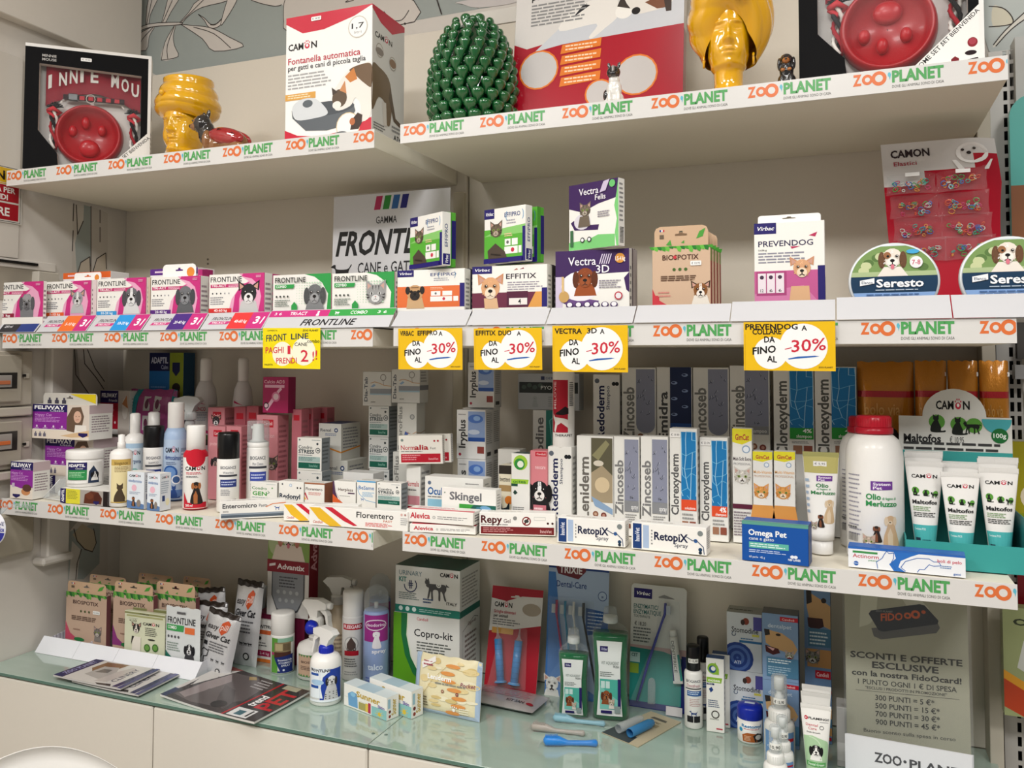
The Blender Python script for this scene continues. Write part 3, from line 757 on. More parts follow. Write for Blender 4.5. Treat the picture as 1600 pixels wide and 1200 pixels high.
pB=fr((801,141),(1075,141),-.16,ZTR)
o=carton('heated_mat_carton','big red and grey carton of a pet warming mat leaning behind the yellow vase','box',(Vector((at(797,178,y=-.17).x,-.17,ZTR+.001)),0,.378,.46),.03,f_mat,lambda A:A.R(0,0,1,.45,'#8c1022'),mat=GLOSS,base='#d6d2ce',tilt=(-.12,0))

# ---- yellow ceramic heads
YEL='#e3a90c'
def g(x,m_,s_):return math.exp(-((x-m_)/s_)**2)
def head_vase(label,c,ang,P,woman):
    """P: heights of chin, brow, hairline and turban top, half widths of neck, face and turban (metres)"""
    zc,zb,zh,zt,rn,rf,rt=P
    t=empty('head_vase',c,ang,label,'vase')
    N,K=128,110;vs=[];fs=[]
    ztop=zh+.03
    prof=[(0,rn*1.35),(zc*.25,rn*1.15),(zc*.6,rn),(zc*.92,rn*1.02),(zc+.06*(zb-zc),rf*.80),(zc+.35*(zb-zc),rf*.93),(zb,rf),(ztop,rf*.93)]
    def pr(z):
        for i in range(len(prof)-1):
            if z<=prof[i+1][0]:
                t_=(z-prof[i][0])/(prof[i+1][0]-prof[i][0]);t_=t_*t_*(3-2*t_);return prof[i][1]+(prof[i+1][1]-prof[i][1])*t_
        return prof[-1][1]
    def R(a,z):
        r=pr(z);e=(z-zc)/(zb-zc);b=abs(a);q=0
        front=g(a,0,.9)/(1+math.exp(-(e+.02)*30))
        q+=.16*front
        q+=.10*g(a,0,.25)*g(e,.06,.13)
        q+=.30*g(a,0,.12)*g(e,.54,.09)+.17*g(a,0,.085)*g(e,.72,.16)+.11*g(b,.14,.07)*g(e,.52,.05)
        q+=.13*g(a,0,.20)*g(e,.335,.035)+.12*g(a,0,.18)*g(e,.235,.04)-.06*g(a,0,.24)*g(e,.287,.014)
        q-= .15*g(b,.36,.17)*g(e,.82,.08);q+=.10*g(b,.36,.12)*g(e,.815,.04)+.05*g(b,.36,.15)*g(e,.865,.012)-.05*g(b,.36,.12)*g(e,.80,.007)+.04*g(b,.36,.14)*g(e,.765,.010)
        q+=.08*g(b,.40,.22)*g(e,.95,.028)+.09*g(b,.62,.28)*g(e,.45,.2)
        q-= .05*g(b,.27,.06)*g(e,.40,.12)
        if not woman:q+=.12*g(b,.15,.11)*g(e,.40,.03)+.18*g(a,0,.34)*g(e,.02,.12)*(1+.25*sin(a*45))
        return r+q*rf
    for k in range(K+1):
        z=k/K*ztop
        for i in range(N):
            a=-pi+2*pi*i/N;r=R(a,z);vs.append((sin(a)*r*.95,-cos(a)*r,z))
    for k in range(K):
        for i in range(N):j=(i+1)%N;fs.append((k*N+i,k*N+j,(k+1)*N+j,(k+1)*N+i))
    fs.append(tuple(K*N+i for i in range(N)))
    m=MB();m.add(vs,fs,YEL,True);m.build('face',GLAZE,t)
    m=MB();vs=[];fs=[];N,K=120,90;dx=.008 if not woman else .004
    for k in range(K+1):
        q=k/K
        for i in range(N):
            a=-pi+2*pi*i/N;fr_=g(a,0,.95)
            if woman:
                low=zh+.006*cos(a)-(zh-zc*1.25)*(1-fr_)
                zz=low+(zt-low)*q
                rr=rf*1.12+(rt-rf*1.12)*sin(pi/2*min(1,q*2.8)) if q<.36 else rt*sqrt(max(.03,1-((q-.36)/.66)**2.2))
                fold=abs(sin((a*.9+3.2*q+.7*sin(a*.5))*3.4))
            else:
                low=zh-.012*(1-fr_);zz=low+(zt-low)*q
                rr=rf*1.1+(rt-rf*1.1)*sin(pi/2*min(1,q*3.2)) if q<.31 else rt*(1-.30*((q-.31)/.69)**1.3)
                if q>.86:rr*= 1+.05*(q-.86)/.14
                fold=abs(sin((q*3.0+.22*sin(a+.6))*pi*1.15))
            rr+=.05*rt*(fold-.5)
            vs.append((dx+sin(a)*rr,-cos(a)*rr*.95,zz))
    for k in range(K):
        for i in range(N):j=(i+1)%N;fs.append((k*N+i,k*N+j,(k+1)*N+j,(k+1)*N+i))
    if not woman:
        for dz,kx in ((-.003,.90),(-.03,.80)):
            for i in range(N):a=-pi+2*pi*i/N;vs.append((dx+sin(a)*rt*.70*kx,-cos(a)*rt*.66*kx,zt+dz))
        for q in range(2):
            for i in range(N):j=(i+1)%N;fs.append(((K+q)*N+i,(K+q)*N+j,(K+q+1)*N+j,(K+q+1)*N+i))
    fs.append(tuple(len(vs)-N+i for i in range(N)))
    m.add(vs,fs,YEL,True);m.build('turban',GLAZE,t)
    ball=[(.01,-1),(.6,-.8),(1,0),(.6,.8),(0.01,1)]
    m=MB()
    if woman:
        bx,by,bz=.022,-rt*.98,zh+.030
        for i in range(9):
            a=i*2*pi/9;m.lathe(ball,10,YEL,M=Matrix.Translation((bx+.009*cos(a),by,bz+.009*sin(a)))@Matrix.Diagonal((.005,.005,.005,1)),cap=False)
        m.lathe(ball,10,YEL,M=Matrix.Translation((bx,by-.003,bz))@Matrix.Diagonal((.005,.005,.005,1)),cap=False)
        m.build('brooch',GLAZE,t)
        for sg in (-1,1):
            m=MB();m.tube([(sg*(rf*1.06),-.010+.006*cos(i*pi/6),zc+.018+.010*sin(i*pi/6)) for i in range(12)],.0022,7,YEL,closed=True);m.build('earring',GLAZE,t)
    else:
        m.lathe(ball,12,YEL,M=Matrix.Translation((-.012,-rt*.93,zh+.045))@Matrix.Diagonal((.008,.007,.008,1)),cap=False);m.build('brooch',GLAZE,t)
    return t
cA=at(290,170,y=-.22);head_vase('yellow glazed vase shaped as a turbaned man, between gift box and fountain carton',(cA.x,-.22,ZT+.0005),.10,(.038,.122,.128,.222,.046,.050,.082),False)
cB=at(1138,80,y=-.25);head_vase('yellow glazed vase shaped as a woman in a turban, right of the mat carton',(cB.x,-.25,ZTR+.0005),.12,(.066,.150,.158,.275,.028,.043,.079),True)

# ---- green ceramic pine cone
def pine():
    c=at(739,100,y=-.18);S=.104
    t=empty('pine_cone_ornament',(c.x,-.18,ZTR),0,'dark green glazed ceramic pine cone on a white foot','ornament')
    G='#155c2c'
    z0=.020;Hh=.252
    def er(q):return .094*sqrt(max(.05,1-((q-.36)/.68)**2))
    m=MB();m.lathe([(max(.004,er(i/16)*.84),z0+Hh*i/16*.96) for i in range(17)],28,'#0d3f20');m.build('core',GLAZE,t)
    m=MB();m.lathe([(.045,0),(.044,.004),(.03,.010),(.027,.02),(.04,.034),(.02,.045)],28,'#b9c9bd');m.build('foot',GLAZE,t)
    sc=MB();sc.lathe([(.1,-1.2),(.35,-.9),(.65,-.35),(.95,.15),(1,.45),(.9,.72),(.6,.93),(.3,1),(.02,1.02)],12,G,sx=1,sy=.8,cap=False)
    me=sc.mesh('scale',GLAZE);rows=11;n=0
    for k in range(rows):
        q=(k+.6)/rows;R0=er(q);cnt=max(4,int(2*pi*R0/.031));zz=z0+Hh*q
        for i in range(cnt):
            a=2*pi*(i+.5*(k%2))/cnt
            o=bpy.data.objects.new('scale',me);COL.objects.link(o);o.parent=t
            s_=.0155*(1-.25*q);tilt=.75-1.15*q
            o.matrix_local=Matrix.Translation((cos(a)*R0,sin(a)*R0,zz))@Matrix.Rotation(a-pi/2,4,'Z')@Matrix.Rotation(-tilt*.9,4,'X')@Matrix.Diagonal((s_,s_*.9,s_*1.15,1));n+=1
    for i in range(5):
        o=bpy.data.objects.new('scale',me);COL.objects.link(o);o.parent=t;a=i*2*pi/5
        o.matrix_local=Matrix.Translation((cos(a)*.010*(i>0),sin(a)*.010*(i>0),z0+Hh*1.0))@Matrix.Diagonal((.009,.009,.012,1))
    m=MB()
    for i in range(16):
        a=2*pi*i/16;m.lathe([(.02,-1),(.7,-.4),(1,.2),(.5,.8),(.02,1)],8,'#1c6a38' if i%4 else '#b5722c',M=Matrix.Translation((cos(a)*.043,sin(a)*.043,.024))@Matrix.Rotation(a,4,'Z')@Matrix.Rotation(.9,4,'Y')@Matrix.Diagonal((.008,.008,.018,1)),cap=False)
    m.build('leaf_ring',GLAZE,t)
pine()

# ---- figurines: soft bodies grown from overlapping ellipsoids and skinned to one surface
def blobs(name,parts,mat,parent=None,vox=.0013,smooth=3):
    """parts: (centre, radii, colour[, (rx,ry,rz) turn])"""
    m=MB();Ms=[]
    for p in parts:
        M_=Matrix.Translation(p[0])
        if len(p)>3:M_=M_@Matrix.Rotation(p[3][2],4,'Z')@Matrix.Rotation(p[3][1],4,'Y')@Matrix.Rotation(p[3][0],4,'X')
        M_=M_@Matrix.Diagonal((*p[1],1));Ms.append((M_.inverted(),lin(p[2])))
        m.lathe([(max(.001,sin(pi*i/8)),-cos(pi*i/8)) for i in range(9)],14,'#fff',M=M_,cap=False)
    me=m.mesh('b',mat);ob=bpy.data.objects.new('b',me);COL.objects.link(ob)
    r=ob.modifiers.new('r','REMESH');r.mode='VOXEL';r.voxel_size=vox
    s_=ob.modifiers.new('s','SMOOTH');s_.iterations=smooth
    dg=bpy.context.evaluated_depsgraph_get();e=ob.evaluated_get(dg);me2=bpy.data.meshes.new_from_object(e)
    bpy.data.objects.remove(ob)
    for a in list(me2.attributes):
        if a.name=='Col':me2.attributes.remove(a)
    at_=me2.attributes.new('Col','FLOAT_COLOR','FACE');fl=[]
    for p in me2.polygons:
        c=p.center;best=min(Ms,key=lambda q:(q[0]@c).length);fl+=[*best[1],1]
    at_.data.foreach_set('color',fl);me2.polygons.foreach_set('use_smooth',[True]*len(me2.polygons))
    me2.materials.clear();me2.materials.append(mat)
    o=bpy.data.objects.new(name,me2);COL.objects.link(o)
    if parent:o.parent=parent
    return o
def eyes(t,pts,r=.0016,c='#120f0e'):
    for p in pts:
        m=MB();m.lathe([(max(.01,sin(pi*i/6)),-cos(pi*i/6)) for i in range(7)],10,c,M=Matrix.Translation(p)@Matrix.Diagonal((r,r,r,1)),cap=False);m.build('eye',GLAZE,t)
# shepherd figurine in a ladybird costume, lying, facing left
c=at(345,222,y=-.285);t=empty('dog_figurine',(c.x,-.285,ZT),0,'shepherd dog figurine in a red ladybird wing costume','figurine');t.scale=(1.25,1.2,1.3)
BK,BR,RD='#241f1e','#8a5c34','#a01c20'
blobs('body',[((-.01,0,.022),(.028,.020,.020),BR),((.03,0,.022),(.032,.022,.021),BR),((-.03,-.004,.045),(.017,.017,.024),BK),((-.038,-.008,.062),(.018,.017,.019),BK),((-.050,-.014,.058),(.011,.009,.008),BR),((-.045,-.013,.066),(.009,.010,.010),BR),((-.059,-.017,.059),(.004,.004,.004),'#151010'),
   ((-.045,.006,.080),(.005,.003,.010),BK,(0,-.3,0)),((-.026,-.006,.080),(.005,.003,.010),BK,(0,.25,0)),((-.04,-.016,.008),(.02,.007,.007),BR),((.05,-.02,.010),(.02,.008,.010),BR),((-.02,-.016,.03),(.01,.01,.018),BR)],GLAZE,t)
for sg in (-1,1):
    w_=blobs('wing',[((.022,sg*.012,.034),(.042,.014,.017),RD,(sg*.5,.22,0))],GLAZE,t,vox=.0016)
    sp=MB()
    for dx,dz in ((0,.047),(.03,.037)):sp.lathe([(.006,0),(.0055,.0012),(.001,.002)],16,'#221d1e',M=Matrix.Translation((.014+dx,sg*.0225,dz-.006))@Matrix.Rotation(sg*1.25,4,'X'),cap=False)
    sp.build('spot',GLAZE,w_)
eyes(t,[(-.052,-.0195,.068),(-.0545,-.004,.068)],.0018)
# sitting black and white terrier
c=at(960,150,y=-.30);t=empty('dog_figurine',(c.x,-.30,ZTR),.15,'small black and white terrier figurine sitting before the mat carton','figurine')
WH='#e6e4df';B2='#1e1c1d'
blobs('body',[((0,.004,.020),(.019,.018,.020),WH),((0,-.002,.040),(.015,.013,.022),WH),((0,-.004,.058),(.011,.010,.012),WH),((-.001,-.006,.073),(.0135,.012,.0135),B2),((-.001,-.016,.068),(.008,.007,.006),B2),((-.001,-.017,.075),(.0026,.005,.010),'#9a9794'),((-.010,-.002,.088),(.0035,.002,.007),B2,(0,-.25,0)),((.009,-.002,.088),(.0035,.002,.007),B2,(0,.25,0)),
   ((-.008,-.014,.018),(.0048,.0055,.019),WH),((.009,-.014,.018),(.0048,.0055,.019),WH),((-.017,.002,.011),(.008,.013,.011),WH),((.017,.002,.011),(.008,.013,.011),WH),((-.016,0,.03),(.006,.008,.012),B2)],GLAZE,t,vox=.001)
eyes(t,[(-.008,-.0165,.076),(.006,-.0165,.076)],.0013,'#3a2c22')
# sitting dachshund puppy
c=at(1229,110,y=-.30);t=empty('dog_figurine',(c.x,-.30,ZTR),.0,'small black and tan puppy figurine between yellow vase and gift box','figurine')
TN='#a8642a'
blobs('body',[((0,.002,.018),(.017,.017,.019),B2),((0,-.003,.036),(.0125,.012,.019),B2),((0,-.006,.056),(.0115,.0105,.0115),B2),((0,-.0155,.0525),(.0068,.006,.0052),TN),((-.0125,-.004,.050),(.0036,.005,.012),B2),((.0125,-.004,.050),(.0036,.005,.012),B2),((-.006,-.0145,.0365),(.004,.003,.003),TN),((.006,-.0145,.0365),(.004,.003,.003),TN),
   ((-.0075,-.014,.014),(.0045,.005,.014),B2),((.0075,-.014,.014),(.0045,.005,.014),B2),((-.008,-.016,.004),(.005,.006,.004),TN),((.008,-.016,.004),(.005,.006,.004),TN),((.018,.004,.006),(.010,.010,.006),B2),((0,-.0215,.0535),(.002,.002,.002),'#0c0a0a')],GLAZE,t,vox=.001)
eyes(t,[(-.0045,-.0155,.0585),(.0045,-.0155,.0585)],.0012,'#5a3a1c')
# ================================================================== MIDDLE SHELF
ZM=SH['ML'][3]+.0016
def vz(px,Y,H):yl=496-px*.0225;return max(0,(at(px,yl,y=Y).z-ZM)/H)
YL=-.325
PINK='#c8327e'
def frontl(wt,wc,dogf,big=1):
    def f(A):
        A.P([(.55,1),(1,1),(1,0),(.36,0),(.42,.35),(.55,.62),(.72,.8),(.62,.9)],'#e6a6c4')
        A.P([(.62,1),(1,1),(1,0),(.9,0),(.95,.4),(.9,.7),(.78,.86),(.6,.93)],PINK)
        A.P([(.44,0),(.56,0),(.56,.35),(.62,.6),(.75,.78),(.6,.72),(.48,.45)],PINK)
        A.T('FRONTLINE',.03,.80,.60,.93,'#1c1a20',1)
        A.P([(.03,.65),(.62,.65),(.66,.74),(.03,.74)],'#c0356f');A.T('TRI-ACT',.05,.67,.32,.73,'#fff',1);A.LN(.36,.66,.6,.73,'#f2d0e0',2)
        for i in range(5):A.C(.07+i*.075,.50,.022,'#3a3a40' if i<3 else '#9a9aa0',n=8)
        A.LN(.03,.2,.3,.42,'#8a8a90',4)
        A.R(0,.0,.42,.11,wc);A.T(wt,.1,.025,.34,.09,'#fff',1)
        dogf(A)
        A.LN(.86,.88,.96,.95,'#f0c0d8',2)
    return f
GS=dict(fur='#8a8a8c',ear='#4c4c50',muz='#d5d5d5')
def yorkie(A):q=A.sq(.68,.36,.36);q.P([(-.7,-1),(-.75,.2),(-.3,.8),(.3,.8),(.75,.2),(.7,-1)],'#77787c');dog(q,'#9a9a9c','#55565a','#6a6a6e')
def merle(A):q=A.sq(.72,.42,.34);dog(q,'#9c9ea2','#5c6066','#d0d0d0',bust='#b9b9bb',erect=True,blaze='#e6e6e6')
def beagle(A):q=A.sq(.72,.42,.40);dog(q,'#6c6c70','#4a4a4e','#e0e0e0',bust='#d8d8d8',blaze='#e8e8e8')
def weim(A):q=A.sq(.71,.42,.40);dog(q,'#707276','#46484c','#8a8c90',bust='#5e6064')
def malam(A):q=A.sq(.73,.40,.42);dog(q,'#2a2a2e','#1c1c20','#e6e6e6',bust='#c8c8c8',erect=True,blaze='#2a2a2e')
stack_side=lambda A:(A.R(0,0,.06,1,PINK),A.LN(.15,.15,.9,.85,'#9a8a92',8))
def spoton(label,tl,tr,D,f,Y=YL,g=None,**k):pl=fr(tl,tr,Y,ZM);return carton('spot_on_carton',label,'box',pl,D,f,stack_side,group=g,v0=vz(tr[0],Y,pl[3]),**k)
spoton('pink spot-on carton with a long-haired terrier, leftmost of the row',(-8,441),(68,440),.010,frontl('1-5 kg','#8c1438',yorkie),Y=-.352)
spoton('pink spot-on carton with a merle puppy, orange weight label',(72,441),(142,437),.03,frontl('5-10 kg','#e8602a',merle))
spoton('pink spot-on carton with a beagle, light blue weight label',(152,436),(228,433),.04,frontl('10-20 kg','#3a9ad8',beagle))
spoton('pink spot-on carton with a short-haired grey dog, purple weight label',(236,434),(313,430),.03,frontl('20-40 kg','#5a2a80',weim))
spoton('pink spot-on carton with a black and white sled dog, red weight label',(327,430),(413,425),.03,frontl('40-60 kg','#d83030',malam))
# cartons behind the row, with hang tabs
def plainbox(label,tl,tr,Y,zb,D,c,f=None,name='carton',cat='box',g=None,side=None,mat=None,tilt=None):
    return carton(name,label,cat,fr(tl,tr,Y,zb),D,f,side or (lambda A:A.LN(.15,.15,.9,.85,'#8a8488',7)),base=c,group=g,mat=mat,tilt=tilt)
for lab,tl,tr,Y,c,tx in (('orange carton peeping out behind the merle puppy carton',(99,426),(173,424),-.27,'#e0662c',None),
      ('purple carton peeping out behind the grey dog carton',(235,421),(309,417),-.27,'#5c2c86',None)):
    o=plainbox(lab,tl,tr,Y,ZM,.06,'#f0ecec',lambda A,c=c:(A.R(0,.9,1,1,c),A.LN(.1,.92,.4,.98,'#f0d8e8',1)))
def tab(par,u0,u1,v,h,W,c='#f3f1ee',oc='#e08a3a',y=.0005):
    """hang tab with a euro slot standing up from a carton's top edge"""
    r=h*.28;out=[(u0,v),(u1,v),(u1,v+h-r),(u1-r*.3,v+h-r*.3),(u1-r,v+h),(u0+r,v+h),(u0+r*.3,v+h-r*.3),(u0,v+h-r)]
    cx=(u0+u1)/2;s=[(cx-.011,v+h*.52),(cx+.011,v+h*.52),(cx+.011,v+h*.62),(cx+.004,v+h*.64),(cx+.003,v+h*.76),(cx-.003,v+h*.76),(cx-.004,v+h*.64),(cx-.011,v+h*.62)]
    m=MB();ring_face(m,out,s,y,c,.0006);ring_face(m,out,s,y+.0006,c,0)
    if oc:A=Art(u1-u0,h);A.C(.84,.42,.34,oc);m.art(A,lambda a,b,d:(u0+a,y-d,v+b))
    return m.build('hang_tab',CARD,par)
for lab,tl,tr,tbx in (('white hang-tab carton between merle and beagle cartons',(116,441),(150,438),(116,158,427)),('white hang-tab carton behind the grey dog carton',(250,436),(306,433),(254,306,414))):
    pl=fr(tl,tr,-.294,ZM);o=carton('spot_on_carton',lab,'box',pl,.02,lambda A:A.R(.7,0,1,1,PINK));
    W,H=pl[2],pl[3];a=at(tbx[0],430,y=-.294).x-pl[0].x;b=at(tbx[1],430,y=-.294).x-pl[0].x;h=at(tbx[0],tbx[2],y=-.294).z-ZM-H
    tab(o,a,b,H-.0006,h+.001,W)
for lab,px,Y in (('magenta carton standing edge-on right of the grey dog carton',309,-.300),('magenta carton behind the edge-on one by the grey dog carton',315,-.27)):
    plainbox(lab,(px,421),(px+7,420),Y,ZM,.025,'#b02a70',lambda A:A.T('3',.3,.8,.8,.9,'#f6d8e8',1))
plainbox('pale carton between the merle and beagle cartons',(143.5,437),(151,437),-.318,ZM,.05,'#d8c8c8')
plainbox('kraft-coloured carton edge right of the beagle carton',(231,433),(235,433),-.318,ZM,.05,'#c9b9a4')
for px,lab in ((416,'magenta and white carton behind the sled dog carton'),(421,'second magenta carton behind the sled dog carton')):
    plainbox(lab,(px,428),(px+5,427),-.30+(px-416)*.006,ZM,.03,'#c2437f')
def combo(animal):
    def f(A):
        A.P([(.55,1),(1,1),(1,0),(.93,0),(.95,.45),(.85,.75),(.72,.92)],'#2f9a4a')
        for i in range(10):
            for j in range(9):A.E(.42+i*.045,.2+j*.07,.006+.0012*i,.011+.0015*i,'#b9d8be',n=6)
        A.T('FRONTLINE',.05,.78,.58,.92,'#1c2420',1);A.P([(.05,.62),(.37,.62),(.39,.73),(.05,.73)],'#2f9a4a');A.T('COMBO',.07,.64,.25,.71,'#fff',1)
        for i in range(4):A.C(.08+i*.065,.40,.03,'#333a36',n=8)
        A.LN(.05,.12,.32,.32,'#6a7a70',4);A.P([(.34,0),(.34,.15),(.39,.25),(.44,.15),(.44,0)],'#2f9a4a')
        if animal=='dog':q=A.sq(.74,.38,.42);dog(q,'#6e7072','#4c4e50','#9a9c9e',bust='#808284')
        else:q=A.sq(.72,.33,.46);cat(q,'#9a9a9a','#3a3a3a','#dcdcdc',eye='#c8c8c8')
    return f
spoton('white and green spot-on carton with a grey spaniel',(426.7,429),(517.5,427.6),.03,combo('dog'))
spoton('white and green spot-on carton with a tabby cat',(519,427),(616.5,424.4),.04,combo('cat'))
def virb(col,animal,title,corner=None):
    def f(A):
        A.R(0,0,1,.56,col) if not corner else None
        A.P([(.3,.56),(1,.72),(1,.5),(.3,.5)],'#eceae6') if False else None
        A.R(.93,0,1,.62,'#241c6e');virbac(A,0,.82,.25,1)
        A.T(title,.50,.82,.88,.90,'#3c4a80',1);A.arc(.70,.84,.16,150,215,.012,'#5aa0d0');A.arc(.78,.84,.17,-30,30,.012,'#5aa0d0');A.LN(.55,.68,.8,.78,'#a8a8b0',2)
        A.LN(.50,.46,.7,.53,'#f6c8a8',2)
        for i in range(2):A.R(.51+i*.17,.30,.65+i*.17,.42,'#f2f0ec')
        A.R(.50,.15,.82,.28,'#f2f0ec');A.R(.84,.15,.91,.28,'#f2f0ec');A.C(.70,.215,.04,'#c8304a');A.C(.58,.36,.03,'#6a6a6a')
        animal(A)
    return f
def pug(A):q=A.sq(.27,.33,.36);q.P([(-.7,-1),(-.6,-.2),(.6,-.2),(.8,-1)],'#c9a67c');q.E(0,.15,.68,.6,'#c49a6c');q.E(-.6,.35,.2,.3,'#2a2422');q.E(.6,.35,.2,.3,'#2a2422');q.E(0,-.05,.42,.36,'#2c2624');q.E(-.3,.25,.13,.12,'#1a1614');q.E(.3,.25,.13,.12,'#1a1614');q.E(0,.08,.12,.08,'#0c0a0a');q.S([(-.3,.55),(.3,.55)],.02,'#6a4a34');q.S([(0,0),(-.25,-.2)],.015,'#111');q.S([(0,0),(.25,-.2)],.015,'#111')
def tabby(A):q=A.sq(.28,.33,.32);q.P([(-.5,-1.05),(-.6,-.3),(0,.1),(.7,-.4),(1.0,-1.05)],'#4e4238');cat(q.par.sq(.30,.56,.22),'#6a5c4c','#2c241e','#b5a894');q.S([(-.3,-.5),(.4,-.6)],.02,'#2c241e');q.S([(-.4,-.8),(.7,-.8)],.02,'#2c241e')
def chih(A):q=A.sq(.25,.40,.42);q.P([(-.35,-1),(-.4,-.4),(.4,-.4),(.5,-1)],'#dcb48c');dog(q,'#dba67a','#c98e66','#f0dcc4',erect=True)
dark_side=lambda A:(A.LN(.2,.2,.8,.9,'#b0b0b8',5),A.R(.0,0,.25,1,'#e8e8e8'))
carton('spot_on_carton','white and orange spot-on carton with a pug','box',fr((621,423.5),(726,418),YL,ZM),.03,virb('#e0703a',pug,'EFFIPRO'),None,v0=.34)
plainbox('dark blue carton behind the pug carton',(716,420),(733,419),-.29,ZM,.08,'#2a2c48',mat=MATTE)
def fcat(A):
    A.R(0,0,1,.62,'#5aae3a');A.P([(0,.5),(.4,.62),(1,.66),(1,.5)],'#8ac870');A.R(0,0,1,.09,'#241c6e');virb('#5aae3a',tabby,'EFFIPRO',1)(A);A.R(0,0,.93,.08,'#241c6e')
def scat(A):A.T('EFFIPRO',.3,.35,.65,.78,'#3c4a80',1,rot=1);A.R(.1,.02,.9,.22,'#241c6e');A.T('Virbac',.35,.04,.7,.2,'#fff',1,rot=1)
zt_e=at(700,418,y=-.30).z
pE=fy((641,345),(691,326),-.295,-.350,zt_e)
carton('spot_on_carton','green spot-on carton with a tabby cat, turned on top of the pug carton','box',pE,.022,fcat,scat)
b2=fy((641,343),(691,324.5),-.262,-.317,zt_e);carton('spot_on_carton','second green cat carton behind the turned one over the pug','box',(b2[0]+Vector((.012,0,0)),b2[1],b2[2],b2[3]-.004),.022,fcat,lambda A:(A.R(0,0,.5,1,'#4c9a34'),A.R(.5,.15,1,.85,'#241c6e')),base='#5aae3a')
def fitx(A):
    A.R(0,0,1,.36,'#e0a050');A.P([(0,0),(.75,0),(.85,.36),(0,.36)],'#6c2c44');A.R(.93,0,1,.45,'#241c6e');virbac(A,0,.82,.27,1)
    A.T('EFFITIX',.46,.68,.86,.80,'#2a2030',1);A.LN(.48,.40,.95,.62,'#9a94a0',4);A.P([(.56,.88),(.62,.9),(.6,.93)],'#b07060');A.P([(.64,.9),(.7,.91),(.69,.94)],'#8a3040')
    A.R(.47,.02,.75,.38,'#54203a');A.R(.5,.06,.74,.22,'#efe9e4');A.T('4',.62,.08,.66,.2,'#333',1);chih(A)
carton('spot_on_carton','white and maroon spot-on carton with a chihuahua','box',fr((738,417),(855,412),YL,ZM),.03,fitx,None,v0=.30)
plainbox('dark carton behind the chihuahua carton',(846,414),(863,413),-.29,ZM,.08,'#2c2a2c',mat=MATTE)
pl=fy((757,329),(821,318.5),-.300,-.335,at(760,412.5,y=-.30).z)
carton('spot_on_carton','green spot-on carton with a tabby cat, standing on the chihuahua carton','box',pl,.022,fcat,scat)
carton('spot_on_carton','second green cat carton behind the one over the chihuahua','box',(pl[0]+Vector((.014,.030,0)),pl[1],pl[2],pl[3]),.022,fcat,lambda A:(A.R(0,0,.5,1,'#4c9a34'),A.R(.5,.15,1,.85,'#241c6e')),base='#5aae3a')
def vec(title,dogp):
    def f(A):
        c2='#3c2058'
        if title=='3D':
            A.P([(0,1),(1,1),(1,.6),(.5,.58),(.3,.5),(0,.55)],c2);A.P([(1,.6),(.93,.5),(.96,.3),(1,.25)],c2);A.R(0,0,.1,.55,'#cfc3da');A.P([(.1,.1),(.25,.2),(.6,.12),(.55,.04),(.2,.02)],'#6a4a84');A.E(.35,.38,.27,.26,'#efecf2')
            dog(A.sq(.41,.48,.27),'#8a4420','#5c2c14','#9a5028',bust='#9a4c24')
            A.E(.12,.2,.07,.1,'#c8a060');A.R(.09,.28,.12,.55,'#d8b880')
            A.T('Vectra',.18,.74,.56,.88,'#f0ecf4',1);A.T('3D',.56,.60,.74,.73,'#f6f2f8',1)
            for i in range(5):A.P([(.60+i*.03,.75),(.615+i*.03,.75),(.655+i*.03,.92),(.64+i*.03,.92)],'#d8cce4')
            A.C(.88,.84,.085,'#d8943a');A.T('1.5-4 kg',.82,.80,.95,.87,'#fff',1);A.LN(.6,.33,.9,.48,'#8a8490',4)
            for i in range(6):A.E(.2+i*.12,.05,.05,.055,c2);A.E(.2+i*.12,.06,.035,.038,'#f2f0f4')
            A.C(.86,.2,.07,'#b83040');A.C(.86,.2,.05,'#e6e2e6');A.R(0,0,1,.008,c2)
        else:
            A.P([(0,1),(1,1),(.98,.72),(.6,.66),(.4,.6),(.25,.57),(0,.64)],c2);A.P([(1,1),(1,0),(.96,0),(.93,.2),(.97,.4),(.92,.6),(.97,.8)],'#7ac878');A.P([(0,0),(.93,0),(.93,.18),(.6,.2),(.4,.14),(0,.12)],'#7ac878')
            A.P([(.04,.42),(.12,.3),(.6,.27),(.62,.35),(.35,.36),(.1,.45)],c2);A.E(.28,.42,.17,.12,'#dcd8e0');cat(A.sq(.34,.56,.16),'#75695c','#3a3028','#b0a698');A.P([(.2,.34),(.45,.34),(.42,.5),(.24,.5)],'#6c6052')
            A.T('Vectra',.22,.82,.62,.92,'#f0ecf4',1);A.T('Felis',.55,.72,.76,.80,'#f6f2f8',1);A.P([(.64,.82),(.76,.84),(.84,1),(.72,.98)],'#c9bcd8');A.C(.89,.93,.055,'#6ac070');A.LN(.6,.45,.85,.55,'#8a8490',3)
            for i in range(2):A.C(.29+i*.14,.14,.04,'#2a2a30');A.C(.29+i*.14,.14,.025,'#efeef0')
            A.R(.04,.05,.1,.3,'#3a6a44')
    return f
bar=lambda A:(A.LN(.15,.35,.8,.95,'#8a8a8a',9),[A.R(.2,.05+i*.02,.8,.06+i*.02,'#333') for i in range(12)])
carton('spot_on_carton','purple spot-on carton with a brown dog and orange weight badge','box',fr((868,393),(983,387.5),YL,ZM),.022,vec('3D',None),lambda A:A.LN(.2,.2,.8,.8,'#8a8a8a',6),v0=.22)
for i in range(2):plainbox(['first dark-edged carton behind the purple dog carton','second dark-edged carton behind the purple dog carton'][i],(975,388+i),(987.5+3*i,388),-.296+.034*i,ZM,.028,'#b9b0b4',side=lambda A:A.R(.0,0,.25,1,'#3c2030'))
zv=at(930,389.5,y=-.31).z
